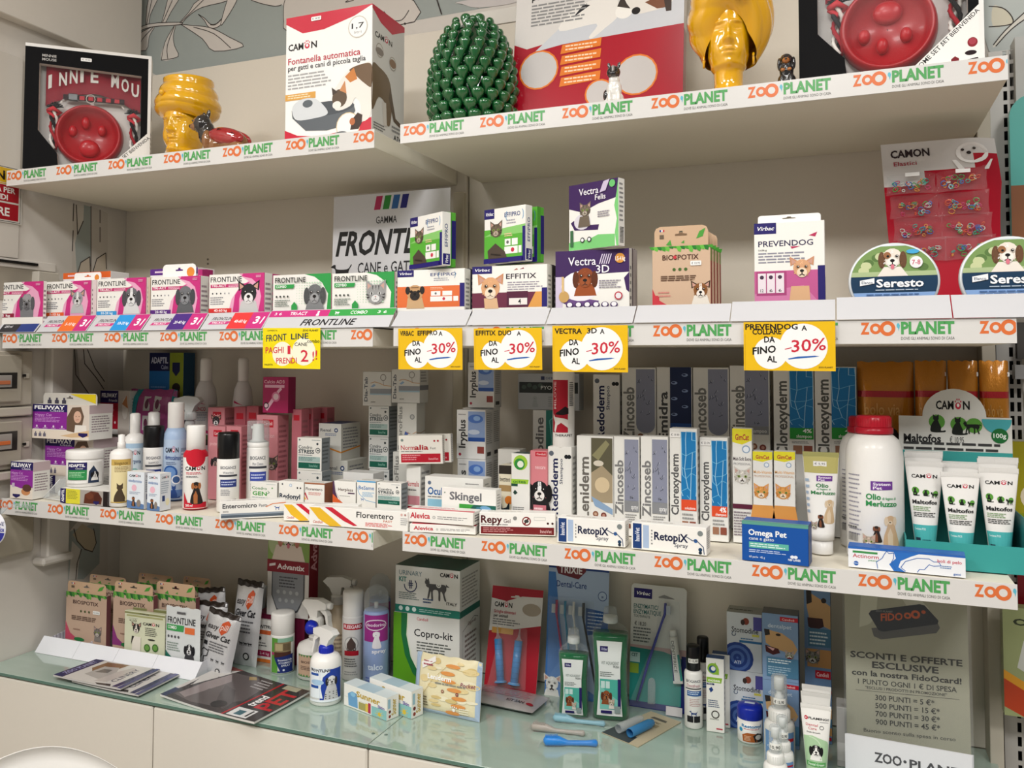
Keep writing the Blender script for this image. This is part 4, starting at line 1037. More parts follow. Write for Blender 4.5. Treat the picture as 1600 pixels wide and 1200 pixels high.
carton('spot_on_carton','purple and green spot-on carton with a cat, on top of the purple dog carton','box',fy((889,296),(966,271.5),-.305,-.350,zv),.020,vec('Felis',None),bar)
# kraft collar packs with hang tabs
def biof(A,collar=True):
    A.R(0,.0,.12,.16,'#c8404a') if collar else None;A.P([(0,.28),(0,0),(.25,0),(.08,.1)],'#c8404a')
    rd=random.Random(3)
    for i in range(16):x=i/15;c=['#4a9a3a','#6ab84a','#2f7a34'][i%3];h=rd.uniform(.04,.12);A.P([(x-.05,1),(x+.05,1),(x+.03,1-h),(x-.02,1-h*.8)],c)
    A.T('BIOSPOTIX',.18,.765,.80,.85,'#4a2c24',1);A.C(.395,.81,.03,'#c8404a')
    for i in range(3):A.C(.38+i*.1,.60,.028,'#4a6a34',n=10)
    A.LN(.15,.40,.85,.50,'#6a5040',3,fill=.6);A.LN(.1,.12,.35,.24,'#d08a80',2)
def biotab(par,W,H,h,y=.001,brown=True):
    o=tab(par,.004,W-.004,H-.001,h,W,c='#c9a98a',oc=None,y=y)
    A=Art(W-.008,h);A.P([(.78,.35),(.84,.7),(.95,.85),(.9,.45)],'#4a9a3a');A.R(.1,.75,.13,.85,'#2a3c80');A.R(.13,.75,.16,.85,'#e8e8e8');A.R(.16,.75,.19,.85,'#c83040');A.P([(.22,.1),(.3,.35),(.33,.05)],'#4a9a3a');A.P([(.5,.18),(.56,.3),(.56,.15)],'#4a9a3a');A.R(.1,.4,.18,.6,'#6a5a48')
    m=MB();m.art(A,lambda a,b,d:(.004+a,y-.0003-d,H-.001+b));m.build('tab_print',CARD,o)
    return o
def biobox(label,pl,D,Y=None,dogart=None,g=None,c='#cdb096',st=True,collar=True,v0=0):
    def f(A):biof(A,collar);dogart and dogart(A)
    o=carton('collar_carton',label,'box',pl,D,f,lambda A:(A.R(0,0,1,.8,'#a85a50'),A.R(0,.8,1,1,'#8a9a5a')),base=c,group=g,mat=MATTE,v0=v0)
    return o
pl=fr((1019,384),(1110,384),-.322,ZM)
o=biobox('kraft-brown collar carton with leaf border and a collie, front of its stack',pl,.016,dogart=lambda A:dog(A.sq(.83,.2,.2),'#8a5a34','#3a2a22','#eee6dc',bust='#e6dfd4',erect=True,blaze='#efe8de'),v0=.24)
biotab(o,pl[2],pl[3],at(1060,352,y=-.322).z-ZM-pl[3]);sticker(o,pl[2]*.66,pl[3]*.74,pl[2],'€ 10.95',.020,.0085)
for i in range(3):
    p2=(pl[0]+Vector((.003*(i+1),.018*(i+1),0)),0,pl[2],pl[3]-.001*i);o=biobox(['second','third','rearmost'][i]+' kraft-brown collar carton of the stack behind the collie one',p2,.016);biotab(o,pl[2],pl[3]-.001*i,.029)
def prev(A):
    A.P([(0,0),(.9,0),(.9,.39),(0,.39)],'#c05a90');A.P([(.0,.0),(.9,0),(.7,.2),(.3,.15),(0,.1)],'#d07aa8');A.R(.9,0,1,.44,'#241c66');virbac(A,0,.86,.32,1)
    A.T('PREVENDOG',.06,.70,.84,.77,'#28204a',1);A.P([(.78,.82),(.9,.86),(.87,.80)],'#b8305a');A.P([(.52,.69),(.66,.69),(.54,.66)],'#b8305a');A.T('0,636 g',.06,.645,.18,.665,'#444',1);A.LN(.06,.48,.82,.63,'#8a8a98',4)
    A.R(.03,.08,.46,.38,'#a84478')
    for i in range(3):A.R(.05+i*.13,.11,.165+i*.13,.36,'#e8dde4');A.C(.107+i*.13,.31,.025,'#443044');A.T(['12','6','6'][i],.085+i*.13,.125,.13+i*.13,.16,'#333',1)
    q=A.sq(.66,.24,.25);q.P([(-.55,-1),(-.45,-.2),(.4,-.2),(.45,-1)],'#d8ac84');q=A.sq(.68,.38,.18);dog(q,'#d8a47c','#c88e6a','#ecd6bc',erect=True)
pl=fr((1178,349),(1288,344),-.325,ZM);o=carton('collar_carton','white and pink collar carton with a chihuahua and purple stripe','box',pl,.016,prev,lambda A:A.R(0,0,1,.44,'#241c66'),v0=.20)
o2=tab(o,.006,pl[2]-.006,pl[3]-.001,.016,pl[2],oc=None,y=.010)
# collar tins
def tin(label,cx,cy,rx,ry,Y,grp):
    c=at(cx,cy,y=Y);s=dep(c)/FPX;RX,RY=rx*s,ry*s
    t=empty('collar_tin',(c.x,Y,ZM+RY),0,label,'tin',grp)
    Mx=Matrix.Rotation(pi/2,4,'X')
    m=MB();m.lathe([(RX*.985,-.012),(RX,-.010),(RX,-.001),(RX*.985,.002),(RX*.96,.0025)],56,'#d8dcde',sy=RY/RX,M=Mx);m.build('rim',SATIN,t)
    A=Art(2*RX,2*RY);k=40
    def EP(f0,f1,c):   # slice of the ellipse between heights
        pts=[(.5+.47*sqrt(max(0,1-(v*2-1)**2/.94**2)),v) for v in [f0+(f1-f0)*i/16 for i in range(17)]]
        A.P(pts+[(1-u,v) for u,v in reversed(pts)],c)
    EP(.05,.36,'#86a8d8');EP(.56,.95,'#7c9a5c');EP(.35,.57,'#1c3a56')
    A.P([(.0,0),(.22,.05),(.12,.34),(.05,.36)],'#d8dcdf') if False else None
    rd=random.Random(2)
    for i in range(10):a=rd.uniform(0,pi);A.E(.5+.33*cos(a),.60+.24*sin(a),.06,.05,rd.choice(['#a8bc84','#5c7a44','#c8d0a0']))
    EP(.56,.62,'#aebf90')
    q=A.sq(.49,.76,.20);q.P([(-.9,-1),(-.5,-.4),(.5,-.4),(.9,-1)],'#ece4da');dog(q,'#ece2d6','#6a4a34','#f4eee6',tongue=True);q.E(-.3,.35,.22,.22,'#9a6a48');q.E(-.26,.28,.08,.08,'#111')
    A.P([(.13,.44),(.29,.47),(.29,.54),(.13,.51)],'#f2f4f6');A.T('Elanco',.15,.465,.27,.50,'#1c3a56',1)
    A.T('Seresto',.31,.42,.82,.52,'#f6f8fa',2);A.LN(.3,.37,.8,.395,'#b8c8d8',1)
    A.LN(.2,.21,.82,.34,'#4c6c9c',4)
    for i in range(4):A.C(.26+i*.14,.14,.042,'#1c3a56');A.C(.26+i*.14,.14,.034,'#a8c0e4');A.C(.26+i*.14,.14,.015,'#1c3a56')
    if cx<1450:A.C(.745,.73,.075,'#f2eef0');A.T('7-8',.70,.70,.79,.76,'#c04060',1);A.E(.71,.87,.07,.03,'#4aa8d8')
    m=MB();m.lathe([(RX*.96,.0024),(RX*.9,.0035),(.001,.0042)],56,'#cfd6dc',sy=RY/RX,M=Mx,cap=False)
    m.art(A,lambda u,v,d:(u-RX,-.0044-d,v-RY));m.build('lid',GLOSS,t)
    m=MB();m.lathe([(RX*.985,-.014),(RX*.97,-.0121)],56,'#c0c6ca',sy=RY/RX,M=Mx);m.build('base_tray',SATIN,t)
    t.rotation_euler=(-.06,0,.0)
    return t
t1=tin('round blue collar tin with a shaggy dog, left one with a 7-8 month badge',1396,436,65.5,61,-.315,'collar tins')
t2=tin('round blue collar tin with a shaggy dog, cut by the right edge of the photo',1576,430,69,65,-.318,'collar tins')
# curved red card with little bags of rubber bands
def redcard():
    yb,ytop=-.10,-.26
    p0=at(1398,470,y=-.16);p1=at(1379,211,y=ytop);p2=at(1524,199,y=ytop)
    xl=at(1396,420,y=-.18).x;xr=at(1578,400,y=-.18).x;zt=p1.z
    t=empty('display_card',(xl,-.18,ZM),0,'curved red and white display card leaning behind the round tins','display card')
    W=xr-xl;H=zt-ZM;N=14
    def sf(u,v): # u 0..1, v 0..1 : leans back low, curls forward at the top; right edge curls back
        y=.05+.03*v-.14*max(0,v-.55)**1.6*2.2+.05*max(0,u-.72)**2*6
        x=W*(u-.10*v*v*(1-u))-.035*u*max(0,v-.8)*5*.5
        return (x,y,H*v)
    m=MB();vs=[sf(i/N,j/N) for j in range(N+1) for i in range(N+1)]
    fs=[(j*(N+1)+i,j*(N+1)+i+1,(j+1)*(N+1)+i+1,(j+1)*(N+1)+i) for j in range(N) for i in range(N)]
    m.add(vs,fs,['#b00c26' if j<N-3+(i>4)+(i>10)-(i<5)*0 else '#d8d5d2' for j in range(N) for i in range(N)],True)
    A=Art(1,1);A.T('CAMON',.08,.93,.42,.965,'#2a1c1e',2);A.T('Elastici',.1,.89,.3,.91,'#a83040',1);A.E(.78,.93,.14,.05,'#efedea');A.E(.70,.945,.015,.006,'#3a3432');A.E(.80,.95,.015,.006,'#3a3432');A.E(.75,.93,.02,.008,'#2a2422');A.P([(.6,.9),(.66,.84),(.9,.85),(.95,.9)],'#efedea')
    m.art(A,lambda u,v,d:(lambda p:(p[0],p[1]-.0015-d,p[2]))(sf(u,v)))
    # white pup on the card
    m.build('card',GLOSS,t)
    def bag(u,v,k):
        b=empty('rubber_band_bag',(0,0,0),0);b.parent=t;w_,h_=W*.43,.041
        P=sf(u,v);b.location=(P[0],P[1]-.008,P[2])
        m=MB();vs=[];fs=[];nx,nz=14,6
        for sgn in (-1,1):
            for j in range(nz+1):
                for i in range(nx+1):
                    a,q=i/nx,j/nz
                    vs.append((w_*(a-.5)*(1+.06*abs(2*q-1)),sgn*.0065*(1-(2*q-1)**2)*(1-abs(2*a-1)**3),h_*(q-.5)+.003*(abs(2*a-1))**2*(1 if q>.5 else-1)))
        n1=(nx+1)*(nz+1)
        for s_ in (0,1):
            for j in range(nz):
                for i in range(nx):a=s_*n1+j*(nx+1)+i;fs.append((a,a+1,a+nx+2,a+nx+1))
        m.add(vs,fs,'#fff',True);m.build('clear_bag',CLEARB,b)
        rd=random.Random(k);cols=['#4aa84a','#e05a3a','#3a7ac8','#e8a04a','#d8487a','#d8d8d0','#48b0a0'];m=MB()
        for i in range(22):
            cx,cz=rd.uniform(-.36,.36)*w_,rd.uniform(-.38,.1)*h_;rr=rd.uniform(.003,.006);tl=rd.uniform(0,pi);e=rd.uniform(.35,1)
            pts=[(cx+cos(a)*rr*cos(tl)-sin(a)*rr*e*sin(tl),-.002+rd.uniform(-.002,.002),cz+cos(a)*rr*sin(tl)*.8+sin(a)*rr*e*cos(tl)) for a in [q*pi/4 for q in range(8)]]
            m.tube(pts,.0009,4,cols[(i+k)%7],closed=True)
        o=m.build('rubber_bands',PLAST,b);o['kind']='stuff'
        if k<2:m=MB();m.box(-.010,.014,-.0085,-.008,.010,.017,'#f0efec');m.build('price_sticker',CARD,b)
    for r in range(4):
        for c in range(2):bag(.29+.42*c-.02*(3-r),.80-.125*r,r*2+c)
redcard()
# ---- cardboard lips of the display trays along the shelf edge
def lip(label,bl,br,tl,tr,f=None,key='ML',c='#c9c9cc',D=.17,cat='display tray',name='display_tray'):
    y0=SH[key][2]-.004;a=at(*bl,y=y0);b=at(*br,y=y0);y1=y0+.034;d=at(*tl,y=y1);e=at(*tr,y=y1)
    zb=max(SH[key][3]+.0004,0);zt=(d.z+e.z)/2
    t=empty(name,(a.x,y0,zb),0,label,cat)
    W=b.x-a.x;H=zt-zb;o2=d.x-a.x;W2=e.x-d.x
    W2=W;o2=0
    m=MB();m.add([(0,0,0),(W,0,0),(W,.034,H),(0,.034,H),(0,.0008,0),(W,.0008,0),(W,.0348,H),(0,.0348,H)],[(0,1,2,3),(7,6,5,4),(0,3,7,4),(1,5,6,2),(3,2,6,7)],c)
    L=sqrt(.034**2+H**2)
    if f:A=Art(W,L);f(A);n=Vector((0,-H,.034)).normalized();m.art(A,lambda u,v,q:(u,.034*v/L+n.y*q,H*v/L+n.z*q))
    m.build('sloped_lip',CARD,t)
    m=MB();m.box(.001,W-.001,.036,.036+D,0,.001,c);m.build('tray_floor',CARD,t)
    return t
def lipart(wt,wc,two=None):
    def f(A):
        A.T('FRONTLINE',.10,.55,.46,.72,'#26262a',1,sh=.3);A.P([(.08,.3),(.40,.3),(.43,.47),(.11,.47)],'#c83c80');A.T('TRI-ACT',.13,.34,.36,.44,'#fff',1)
        A.P([(.42,.02),(.72,.02),(.72,.98),(.42,.98)],wc);A.T(wt,.49,.38,.69,.55,'#fff',1);A.R(.72,.02,.985,.98,'#c8327e');A.T('3',.80,.32,.88,.72,'#fff',2);A.P([(.91,.3),(.93,.3),(.95,.7),(.93,.72)],'#fff')
    return f
def lip0(A):A.T('FRONTLINE',-.6,.55,.06,.72,'#26262a',1,sh=.3);A.R(.13,.02,.55,.98,'#28282c');A.T('100 ml',.25,.62,.42,.75,'#e8e8ec',1);A.T('250 ml',.2,.3,.38,.43,'#e8e8ec',1);A.R(.55,.02,.97,.98,'#283c80');A.LN(.62,.5,.9,.62,'#c8d0e8',1)
for q in ((-12,54,lip0,'tray lip printed black and blue at the left end of the middle shelf'),(56,134,lipart('5-10 kg','#e8702e'),'tray lip printed orange and pink below the merle puppy carton'),
          (135,220,lipart('10-20 kg','#2a96dc'),'tray lip printed light blue and pink below the beagle carton'),(221.5,310,lipart('20-40 kg','#4a2a80'),'tray lip printed purple and pink below the grey dog carton'),
          (312,409,lipart('40-60 kg','#e03a3a'),'tray lip printed red and pink below the sled dog carton')):
    x0,x1,f,lab=q;yb=517-x0*.012;lip(lab,(x0,yb),(x1,yb-1),(x0+12,495-x0*.02),(x1+10,493.5-x0*.02),f)
def liptr(A):
    A.R(0,.62,.49,.97,'#c8327e');A.R(.49,.62,1,.97,'#3aa04a');A.T('TRI-ACT',.17,.71,.31,.88,'#fff',1);A.T('COMBO',.66,.71,.79,.88,'#fff',1);A.T('3 6',.04,.73,.1,.86,'#fff',1);A.T('3 6',.87,.73,.94,.86,'#fff',1)
    walkcat(A.sq(.555,.8,.13),'#fff');sitdog(A.sq(.40,.79,.14),'#fff');A.T('FRONTLINE',.30,.14,.72,.46,'#1c1a1e',1,sh=.25)
lip('white tray lip with pink and green bands and large black lettering',(410,509),(607,506.5),(421,484.5),(620,481),liptr)
YMR='MR'
for i,(x0,x1,yb,yt,w_) in enumerate(((611,727,513,485,'pug'),(729,851,511,483,'chihuahua'),(853,988,508,480,'brown dog'),(990,1139.5,505,476,'kraft collar'),(1141,1305,503,470,'pink chihuahua'),(1307.5,1488,497,463,'left collar tin'),(1490,1665,494,459,'right collar tin'))):
    if x0>620:lip('plain white tray lip below the %s %s'%(w_,'carton' if i<5 else '') if i<5 else 'plain white tray lip below the %s'%w_,(x0,yb),(x1,yb-2),(x0+3,yt),(x1+2,yt-1),None,'MR')
    else:lip('plain white tray lip below the pug carton',(x0,yb),(x1,yb-2),(x0+12,yt),(x1+6,yt-1),None,'MR')
# ---- printed card propped at the back
def fsign(A):
    for i,c in enumerate(('#b8285a','#2c8a34','#2860a0','#20207a')):x=.36+i*.075;A.P([(x,.88),(x+.055,.88),(x+.075,.98),(x+.02,.98)],c)
    A.T('GAMMA',.38,.78,.56,.83,'#2a2a2e',1);A.T('FRONTLINE',.03,.56,.98,.73,'#161616',2,sh=.18);A.T('CANE e GATTO',.23,.42,.78,.50,'#2a2a2e',1)
    walkdog(A.sq(.085,.43,.10),'#1c1c1e');A.R(.02,.345,.98,.351,'#2a2a2e')
    for i,c in enumerate(('#20205a','#30508a','#2c8a6a','#b8285a')):x=.27+i*.04;A.P([(x,.18),(x+.015,.18),(x+.045,.31),(x+.03,.31)],c)
a=at(517,428,y=-.10);b_=at(701,292,y=-.10)
A=Art(b_.x-a.x,at(522,306,y=-.10).z-ZM);fsign(A);m=MB();m.box(0,A.W,0,.002,0,A.H,'#dcdcdf',ch=.0004);m.art(A,lambda u,v,d:(u,-d,v))
tag(m.build('sign_board',CARD,None,(a.x,-.10,ZM),(-.03,0,0)),'white card sign with large black lettering and a dog silhouette, behind the cartons','sign')
# ---- hand-written offer cards on the strip
def offer(label,tl,tr,bl,f,key,c='#e5b713'):
    y=SH[key][2]-.0045 if key=='MR' else SH[key][2]-.003
    a,b,d=at(*tl,y=y),at(*tr,y=y),at(*bl,y=y-.003);W=(b-a).length;H=a.z-d.z
    A=Art(W,H);A.R(.015,.0,.018,.75,'#c08a10');f(A);m=MB();m.box(0,W,0,.0006,0,H,c);m.art(A,lambda u,v,q:(u,-q,v))
    o=m.build('offer_card',CARD,None,(a.x+(d.x-a.x)*.6,y-.002,a.z-H-.0005),(.03,-atan2(b.z-a.z,b.x-a.x)*.5,0));tag(o,label,'price card',None)
    m=MB();m.box(W*.3,W*.7,.0008,.0016,H*.45,H*.98,'#e8e4d8');m.build('holder',PLAST,o)
    return o
def off30(words):
    def f(A):
        A.C(.30,.36,.33,'#f2f1f0',n=30);A.C(.66,.50,.46,'#f2f1f0',n=36)
        n=0
        for (s_,u0,u1,v) in words:A.T(s_,u0,v,u1,v+.11,'#1c1a18',2,tilt=.05*(1 if n%2 else-1));n+=1
        A.T('A',.64,.82,.70,.92,'#111',2);A.T('DA',.23,.58,.35,.70,'#111',2)
        A.T('FINO',.10,.33,.36,.47,'#16140f',2,tilt=.35);A.T('AL',.26,.19,.37,.31,'#16140f',2,tilt=-.2)
        A.S([(.46,.44),(.53,.47)],.018,'#c8283c');A.T('30%',.53,.38,.90,.62,'#c8283c',1,tilt=.2)
        A.P([(.49,.25),(.60,.29),(.78,.31),(.83,.30),(.78,.28),(.62,.255),(.5,.23)],'#2a62b0');A.T('ZOO PLANET',.82,.06,.97,.09,'#3a3020',1)
    return f
offer('yellow offer card under the pug carton, handwritten -30%',(622.7,513),(722.5,512),(622.7,576.5),off30([('VIRBAC',.03,.25,.83),('EFFIPRO',.31,.62,.83)]),'MR')
offer('yellow offer card under the chihuahua carton, handwritten -30%',(741,513),(847,511),(741,577),off30([('EFFITIX',.03,.33,.84),('DUO',.37,.56,.83)]),'MR')
offer('yellow offer card under the purple dog carton, handwritten -30%',(864,508.5),(981.5,508),(863,580),off30([('VECTRA',.03,.40,.83),('3D',.47,.60,.83)]),'MR')
offer('widest yellow offer card, under the pink chihuahua collar carton',(1162,503),(1305,502),(1162,578),off30([('PREVENDOG',.02,.60,.85),('COLLARE',.10,.42,.745)]),'MR')
def off2(A):
    A.C(.35,.36,.30,'#f4f0d8',n=24);A.C(.72,.42,.34,'#f4f0d8',n=24);A.T('OFFERTA',.08,.92,.26,.95,'#3a3420',1);A.T('ZOO PLANET',.70,.92,.97,.96,'#3a3420',2)
    A.T('FRONT',.06,.66,.42,.82,'#1c2a4a',1,tilt=.25);A.T('LINE',.50,.72,.80,.86,'#1c2a4a',1,tilt=.1);A.T('combo',.78,.64,.99,.72,'#1c1a18',1);A.T('CANE',.56,.56,.78,.64,'#1c1a18',1)
    A.T('PAGHI',.05,.37,.37,.52,'#d02840',1,tilt=.1);A.T('1',.44,.36,.49,.56,'#d02840',1);A.T('PRENDI',.24,.12,.60,.26,'#d02840',1,tilt=.1);A.T('2',.67,.18,.80,.46,'#d02840',1);A.T('!!',.87,.2,.95,.42,'#d02840',1,tilt=.2);A.T('VALIDITA',.03,.07,.18,.11,'#3a3420',1)
offer('bright yellow offer card with red and blue handwriting, leftmost of the cards',(414,512),(503.5,513),(409,574.5),off2,'ML','#ecd80c')
# ================================================================== LOWER LEFT SHELF
ZB=SH['BL'][3]+.0005
def bottle(name,label,cat,c,R,H,prof,cap=None,art=None,aw=1.6,az=(0,1),col='#eeece8',mat=None,capmat=None,ang=None,capc='#eceae6',sy=1,group=None,labname='label',capname='cap',lift=.0004):
    """prof/cap: [(r/R, z/H[, colour])]; art printed on a sleeve aw*R wide between heights az"""
    t=empty(name,c,0,label,cat,group)
    m=MB();m.lathe([(p[0]*R,p[1]*H)+tuple(p[2:]) for p in prof],36,col,sy=sy);m.build('body',mat or PLAST,t)
    if cap:m=MB();m.lathe([(p[0]*R,p[1]*H)+tuple(p[2:]) for p in cap],30,capc,sy=sy);m.build(capname,capmat or PLAST,t)
    if art:
        w_=aw*R;h=(az[1]-az[0])*H;A=Art(w_,h);art(A);a=faceang(c) if ang is None else ang
        m=MB();f=wrap(R*1.003,a,sy)(w_/2);z0=az[0]*H;m.art(A,lambda u,v,d:(lambda p:(p[0],p[1],p[2]+z0))(f(u,v,d)),cut=R*.16,off=lift);m.build(labname,CARD,t)
    return t
AER=[(.93,0),(1,.012),(1,.72),(.93,.745),(.8,.765)]           # aerosol body
CAPA=[(.80,.755),(.88,.757),(.88,.985),(.84,1),(.02,1)]
def foot(c):return c
def box1(label,tl,tr,Y,zb,D,f=None,side=None,base='#eceae4',name='carton',cat='box',top=None,g=None,mat=None,rot=None,**k):
    return carton(name,label,cat,fr(tl,tr,Y,zb),D,f,side,top,base=base,group=g,mat=mat,**k)
NAVY,PUR='#241c5a','#8c2c98'
def girl(A,u,v,r):
    q=A.sq(u,v,r);q.P([(-1,-1),(-1,.2),(-.5,.9),(.3,.95),(.6,.3),(.4,-.5),(.7,-1)],'#6a5444');q.E(0,.25,.36,.42,'#d8b09a');q.P([(-.2,-.3),(.8,-.3),(.9,-1),(-.3,-1)],'#e8e2da');q.S([(-.15,.05),(.12,.08)],.012,'#a04848');q.E(-.13,.3,.04,.03,'#3a2a24');q.E(.15,.3,.04,.03,'#3a2a24')
def fel(small=False):
    def f(A):
        s=.62 if not small else 1
        A.R(0,.78,s,1,NAVY);A.R(0,.28,s,.78,PUR);A.T('FELIWAY',.03,.86,s*.92,.96,'#fff',2);A.T('Classic',s*.5,.79,s*.9,.85,'#e0d8f0',1,sh=.1);A.T('Happy Cat',.04,.66,s*.55,.73,'#e0b0e8',0,sh=.1)
        A.LN(.04,.48,s*.8,.64,'#c890d0',4)
        if not small:
            for i in range(4):A.C(.08+i*.15,.36,.035,'#e8d8ec',n=8);A.LN(.04+i*.15,.29,.13+i*.15,.33,'#d0a8d8',1)
            A.R(.62,.02,1,1,'#d8ccc0');girl(A,.80,.55,.42);A.P([(0,0),(1,0),(1,.12),(.6,.26),(0,.26)],'#e8dccc');A.P([(.5,.1),(1,.28),(1,.1),(.7,.06)],'#d8b890');A.P([(.82,.2),(.98,.2),(.98,.13),(.9,.07),(.82,.13)],NAVY)
            for i in range(3):A.R(.04+i*.08,.06,.09+i*.08,.15,'#6c6878');A.R(.055+i*.08,.15,.075+i*.08,.2,'#6c6878')
        else:
            A.P([(0,0),(1,0),(1,.32),(.5,.28),(0,.36)],'#e6dccf');A.E(.7,.2,.2,.1,'#c98a5a');A.E(.75,.3,.2,.1,'#5a3a30');A.P([(.12,.12),(.45,.12),(.45,.07),(.28,.01),(.12,.07)],NAVY);A.R(.08,.3,.2,.42,'#c8b8cc')
    return f
felside=lambda A:(A.R(0,.75,1,1,'#c8b4b8'),A.LN(.1,.2,.9,.7,'#9a8a90',7))
box1('small purple and navy diffuser-refill carton at the left end of the lower shelf',(17,722),(52,721),-.348,ZB,.05,fel(True),felside,name='diffuser_carton')
# stack of purple cartons
z1=at(100,741,y=-.16).z
o=box1('purple and navy diffuser carton under the wide one, behind the white tub',(71,688),(146,684),-.245,ZB+.046,.08,fel(),felside,name='diffuser_carton')
box1('navy carton lying lowest under the purple cartons behind the zip bag',(72,741),(146,738),-.245,ZB,.08,lambda A:(A.R(0,0,.2,1,NAVY),A.T('FELIWAY',.04,.1,.14,.95,'#fff',2,rot=1)),name='diffuser_carton')
pl=fr((51.5,634),(140,632),-.275,ZB)
ztop=at(95,632,y=-.275).z;zb_=at(95,686,y=-.275).z;pl=(Vector((pl[0].x,-.275,zb_)),0,pl[2],ztop-zb_)
o.scale.z=(zb_-.0006-(ZB+.046))/o.dimensions.z
o=carton('diffuser_carton','wide purple and navy diffuser carton with yellow-cornered hang tab, top of its stack','box',pl,.075,fel(),felside)
tb=tab(o,.013,pl[2]+.004,pl[3]-.001,at(95,614,y=-.275).z-ztop,pl[2],c='#dcd8d0',oc=None,y=.02)
m=MB();A=Art(pl[2],.03);A.P([(.55,.9),(1.0,.9),(1.0,.1)],'#e8d020')
for i in range(3):A.R(.15+i*.13,.05,.22+i*.13,.35,'#4c4858');A.R(.17+i*.13,.35,.2+i*.13,.55,'#4c4858')
m.art(A,lambda u,v,d:(u,.0192-d,pl[3]+v));m.build('tab_print',CARD,o)
def felf(A):A.R(0,.72,.62,1,NAVY);A.R(0,.12,.62,.72,'#b01c30');A.T('FELIWAY',.05,.85,.57,.94,'#fff',2);A.T('Friends',.3,.75,.58,.81,'#ddd',1);A.T('Happy Cats',.05,.62,.45,.68,'#e8a0a8',0);A.LN(.05,.4,.5,.58,'#d87880',4);[A.C(.1+i*.14,.27,.03,'#f0d8dc',n=8) for i in range(4)];A.R(.62,0,1,1,'#cfc6bc');A.E(.85,.6,.1,.25,'#e8e2da');A.P([(.75,.7),(.9,.9),(.95,.6)],'#c88a5a')
z2=at(180,678,y=-.07).z
box1('grey and navy diffuser carton below the red and navy one',(157,683),(203,684),-.07,ZB,.04,lambda A:(A.R(0,.6,1,1,'#a8a6ae'),A.R(0,.0,1,.6,NAVY),A.T('FELIWAY',.05,.82,.9,.92,'#2c2850',2),A.T('Happy Home',.1,.5,.8,.56,'#c0bcd8',0),A.LN(.1,.1,.8,.4,'#8c88b0',4)),name='diffuser_carton')
a1=at(157,610,y=-.075);carton('diffuser_carton','red and navy diffuser carton standing left of the pink pad pack','box',(Vector((a1.x,-.075,z2)),0,at(203,609,y=-.075).x-a1.x,a1.z-z2),.045,felf,None)
# pink/teal pack of pads: soft bag
def softpack(name,label,cat,loc,rz,W,D,H,c,f,mat=GLOSS,bulge=.012,parent=None,tilt=0,seal=None,seams='tb'):
    """a filled film pack: cushion-shaped grid with flat seals top and bottom"""
    nx,nz=14,12;m=MB();vs=[];fs=[]
    def P(u,v,s_):return (W*(u-0)+.0,s_*(-D/2*(max(0,1-(2*u-1)**4)*max(0,1-(2*v-1)**4))**.6),H*v+.0015*sin(u*23)*(v>.9))
    for s_ in (1,-1):
        for j in range(nz+1):
            for i in range(nx+1):vs.append(P(i/nx,j/nz,s_))
    n1=(nx+1)*(nz+1)
    for s_ in (0,1):
        for j in range(nz):
            for i in range(nx):a=s_*n1+j*(nx+1)+i;q=(a,a+1,a+nx+2,a+nx+1);fs.append(q if s_==0 else q[::-1])
    m.add(vs,fs,c,True)
    if f:
        A=Art(W,H);f(A)
        def mp_(u,v,d):p=P(min(1,max(0,u/W)),min(1,max(0,v/H)),1);return (p[0],p[1]-d-.0007,p[2])
        # cut print to follow the cushion both ways
        B=Art(W,H);B.t=[]
        for a,b,c_,L,col in A.t:
            k0=math.floor(min(a[1],b[1],c_[1])/(H/12));k1=math.ceil(max(a[1],b[1],c_[1])/(H/12))
            for k in range(k0,max(k1,k0+1)):
                sw=[(q[1],q[0]) for q in (a,b,c_)];p=clip(clip(sw,k*H/12,1),(k+1)*H/12,-1)
                p=[(q[1],q[0]) for q in p]
                for i in range(1,len(p)-1):B.t.append((p[0],p[i],p[i+1],L,col))
        m.art(B,mp_,cut=W/14)
    o=m.build(name,mat,parent,loc,(tilt,0,rz));
    if label:tag(o,label,cat)
    return o
def pads(A):
    A.P([(0,0),(.12,0),(.28,1),(.16,1)],'#1c8a96');A.P([(.14,0),(1,0),(.92,1),(.3,1)],'#a04880');A.P([(.93,.0),(1,0),(1,1),(.94,1)],'#1c8a96')
    for i in range(2):
        for j in range(2):A.R(.40+i*.22,.58+j*.2,.54+i*.22,.73+j*.2,'#c8c4c4');A.E(.47+i*.22,.65+j*.2,.04,.05,'#6a3a50')
a=at(196,680,y=-.04);softpack('pad_pack','pink and teal film pack of puppy pads lying behind the white bottles','pack',Vector((at(204,680,y=-.045).x,-.045,ZB)),0,at(277,640,y=-.045).x-at(204,680,y=-.045).x,.05,at(240,608,y=-.045).z-ZB,'#a04880',pads)
# blue calming-collar carton high at the back (stands on the pads)
def adapt2(A):B=A.sub(0,.5,1,1);A.R(0,0,1,.5,'#1c3a70');adaptS(B)
def adaptS(A):
    A.R(0,.72,.6,1,'#141c50');A.R(0,0,.6,.72,'#2070b8');A.R(.6,0,1,1,'#98a830');A.T('ADAPTIL',.05,.84,.55,.93,'#d8dcf0',2);A.T('Calm',.35,.75,.55,.81,'#b8c0e0',1);A.LN(.05,.3,.5,.5,'#78a8e0',4)
    A.P([(.68,.85),(.9,.85),(.9,.72),(.79,.64),(.68,.72)],'#141c50');A.E(.8,.38,.12,.12,'#7c5440');A.E(.8,.47,.12,.07,'#1c1414');A.P([(.6,0),(.62,.15),(.78,.28),(.9,.25),(1,.12),(1,0)],'#1c2c70')
box1('tall blue and lime calming diffuser carton at the back under the shelf',(234,551),(287,551),-.012,ZB,.045,adapt2,lambda A:A.R(0,0,1,1,'#1c4a6c'),name='diffuser_carton')
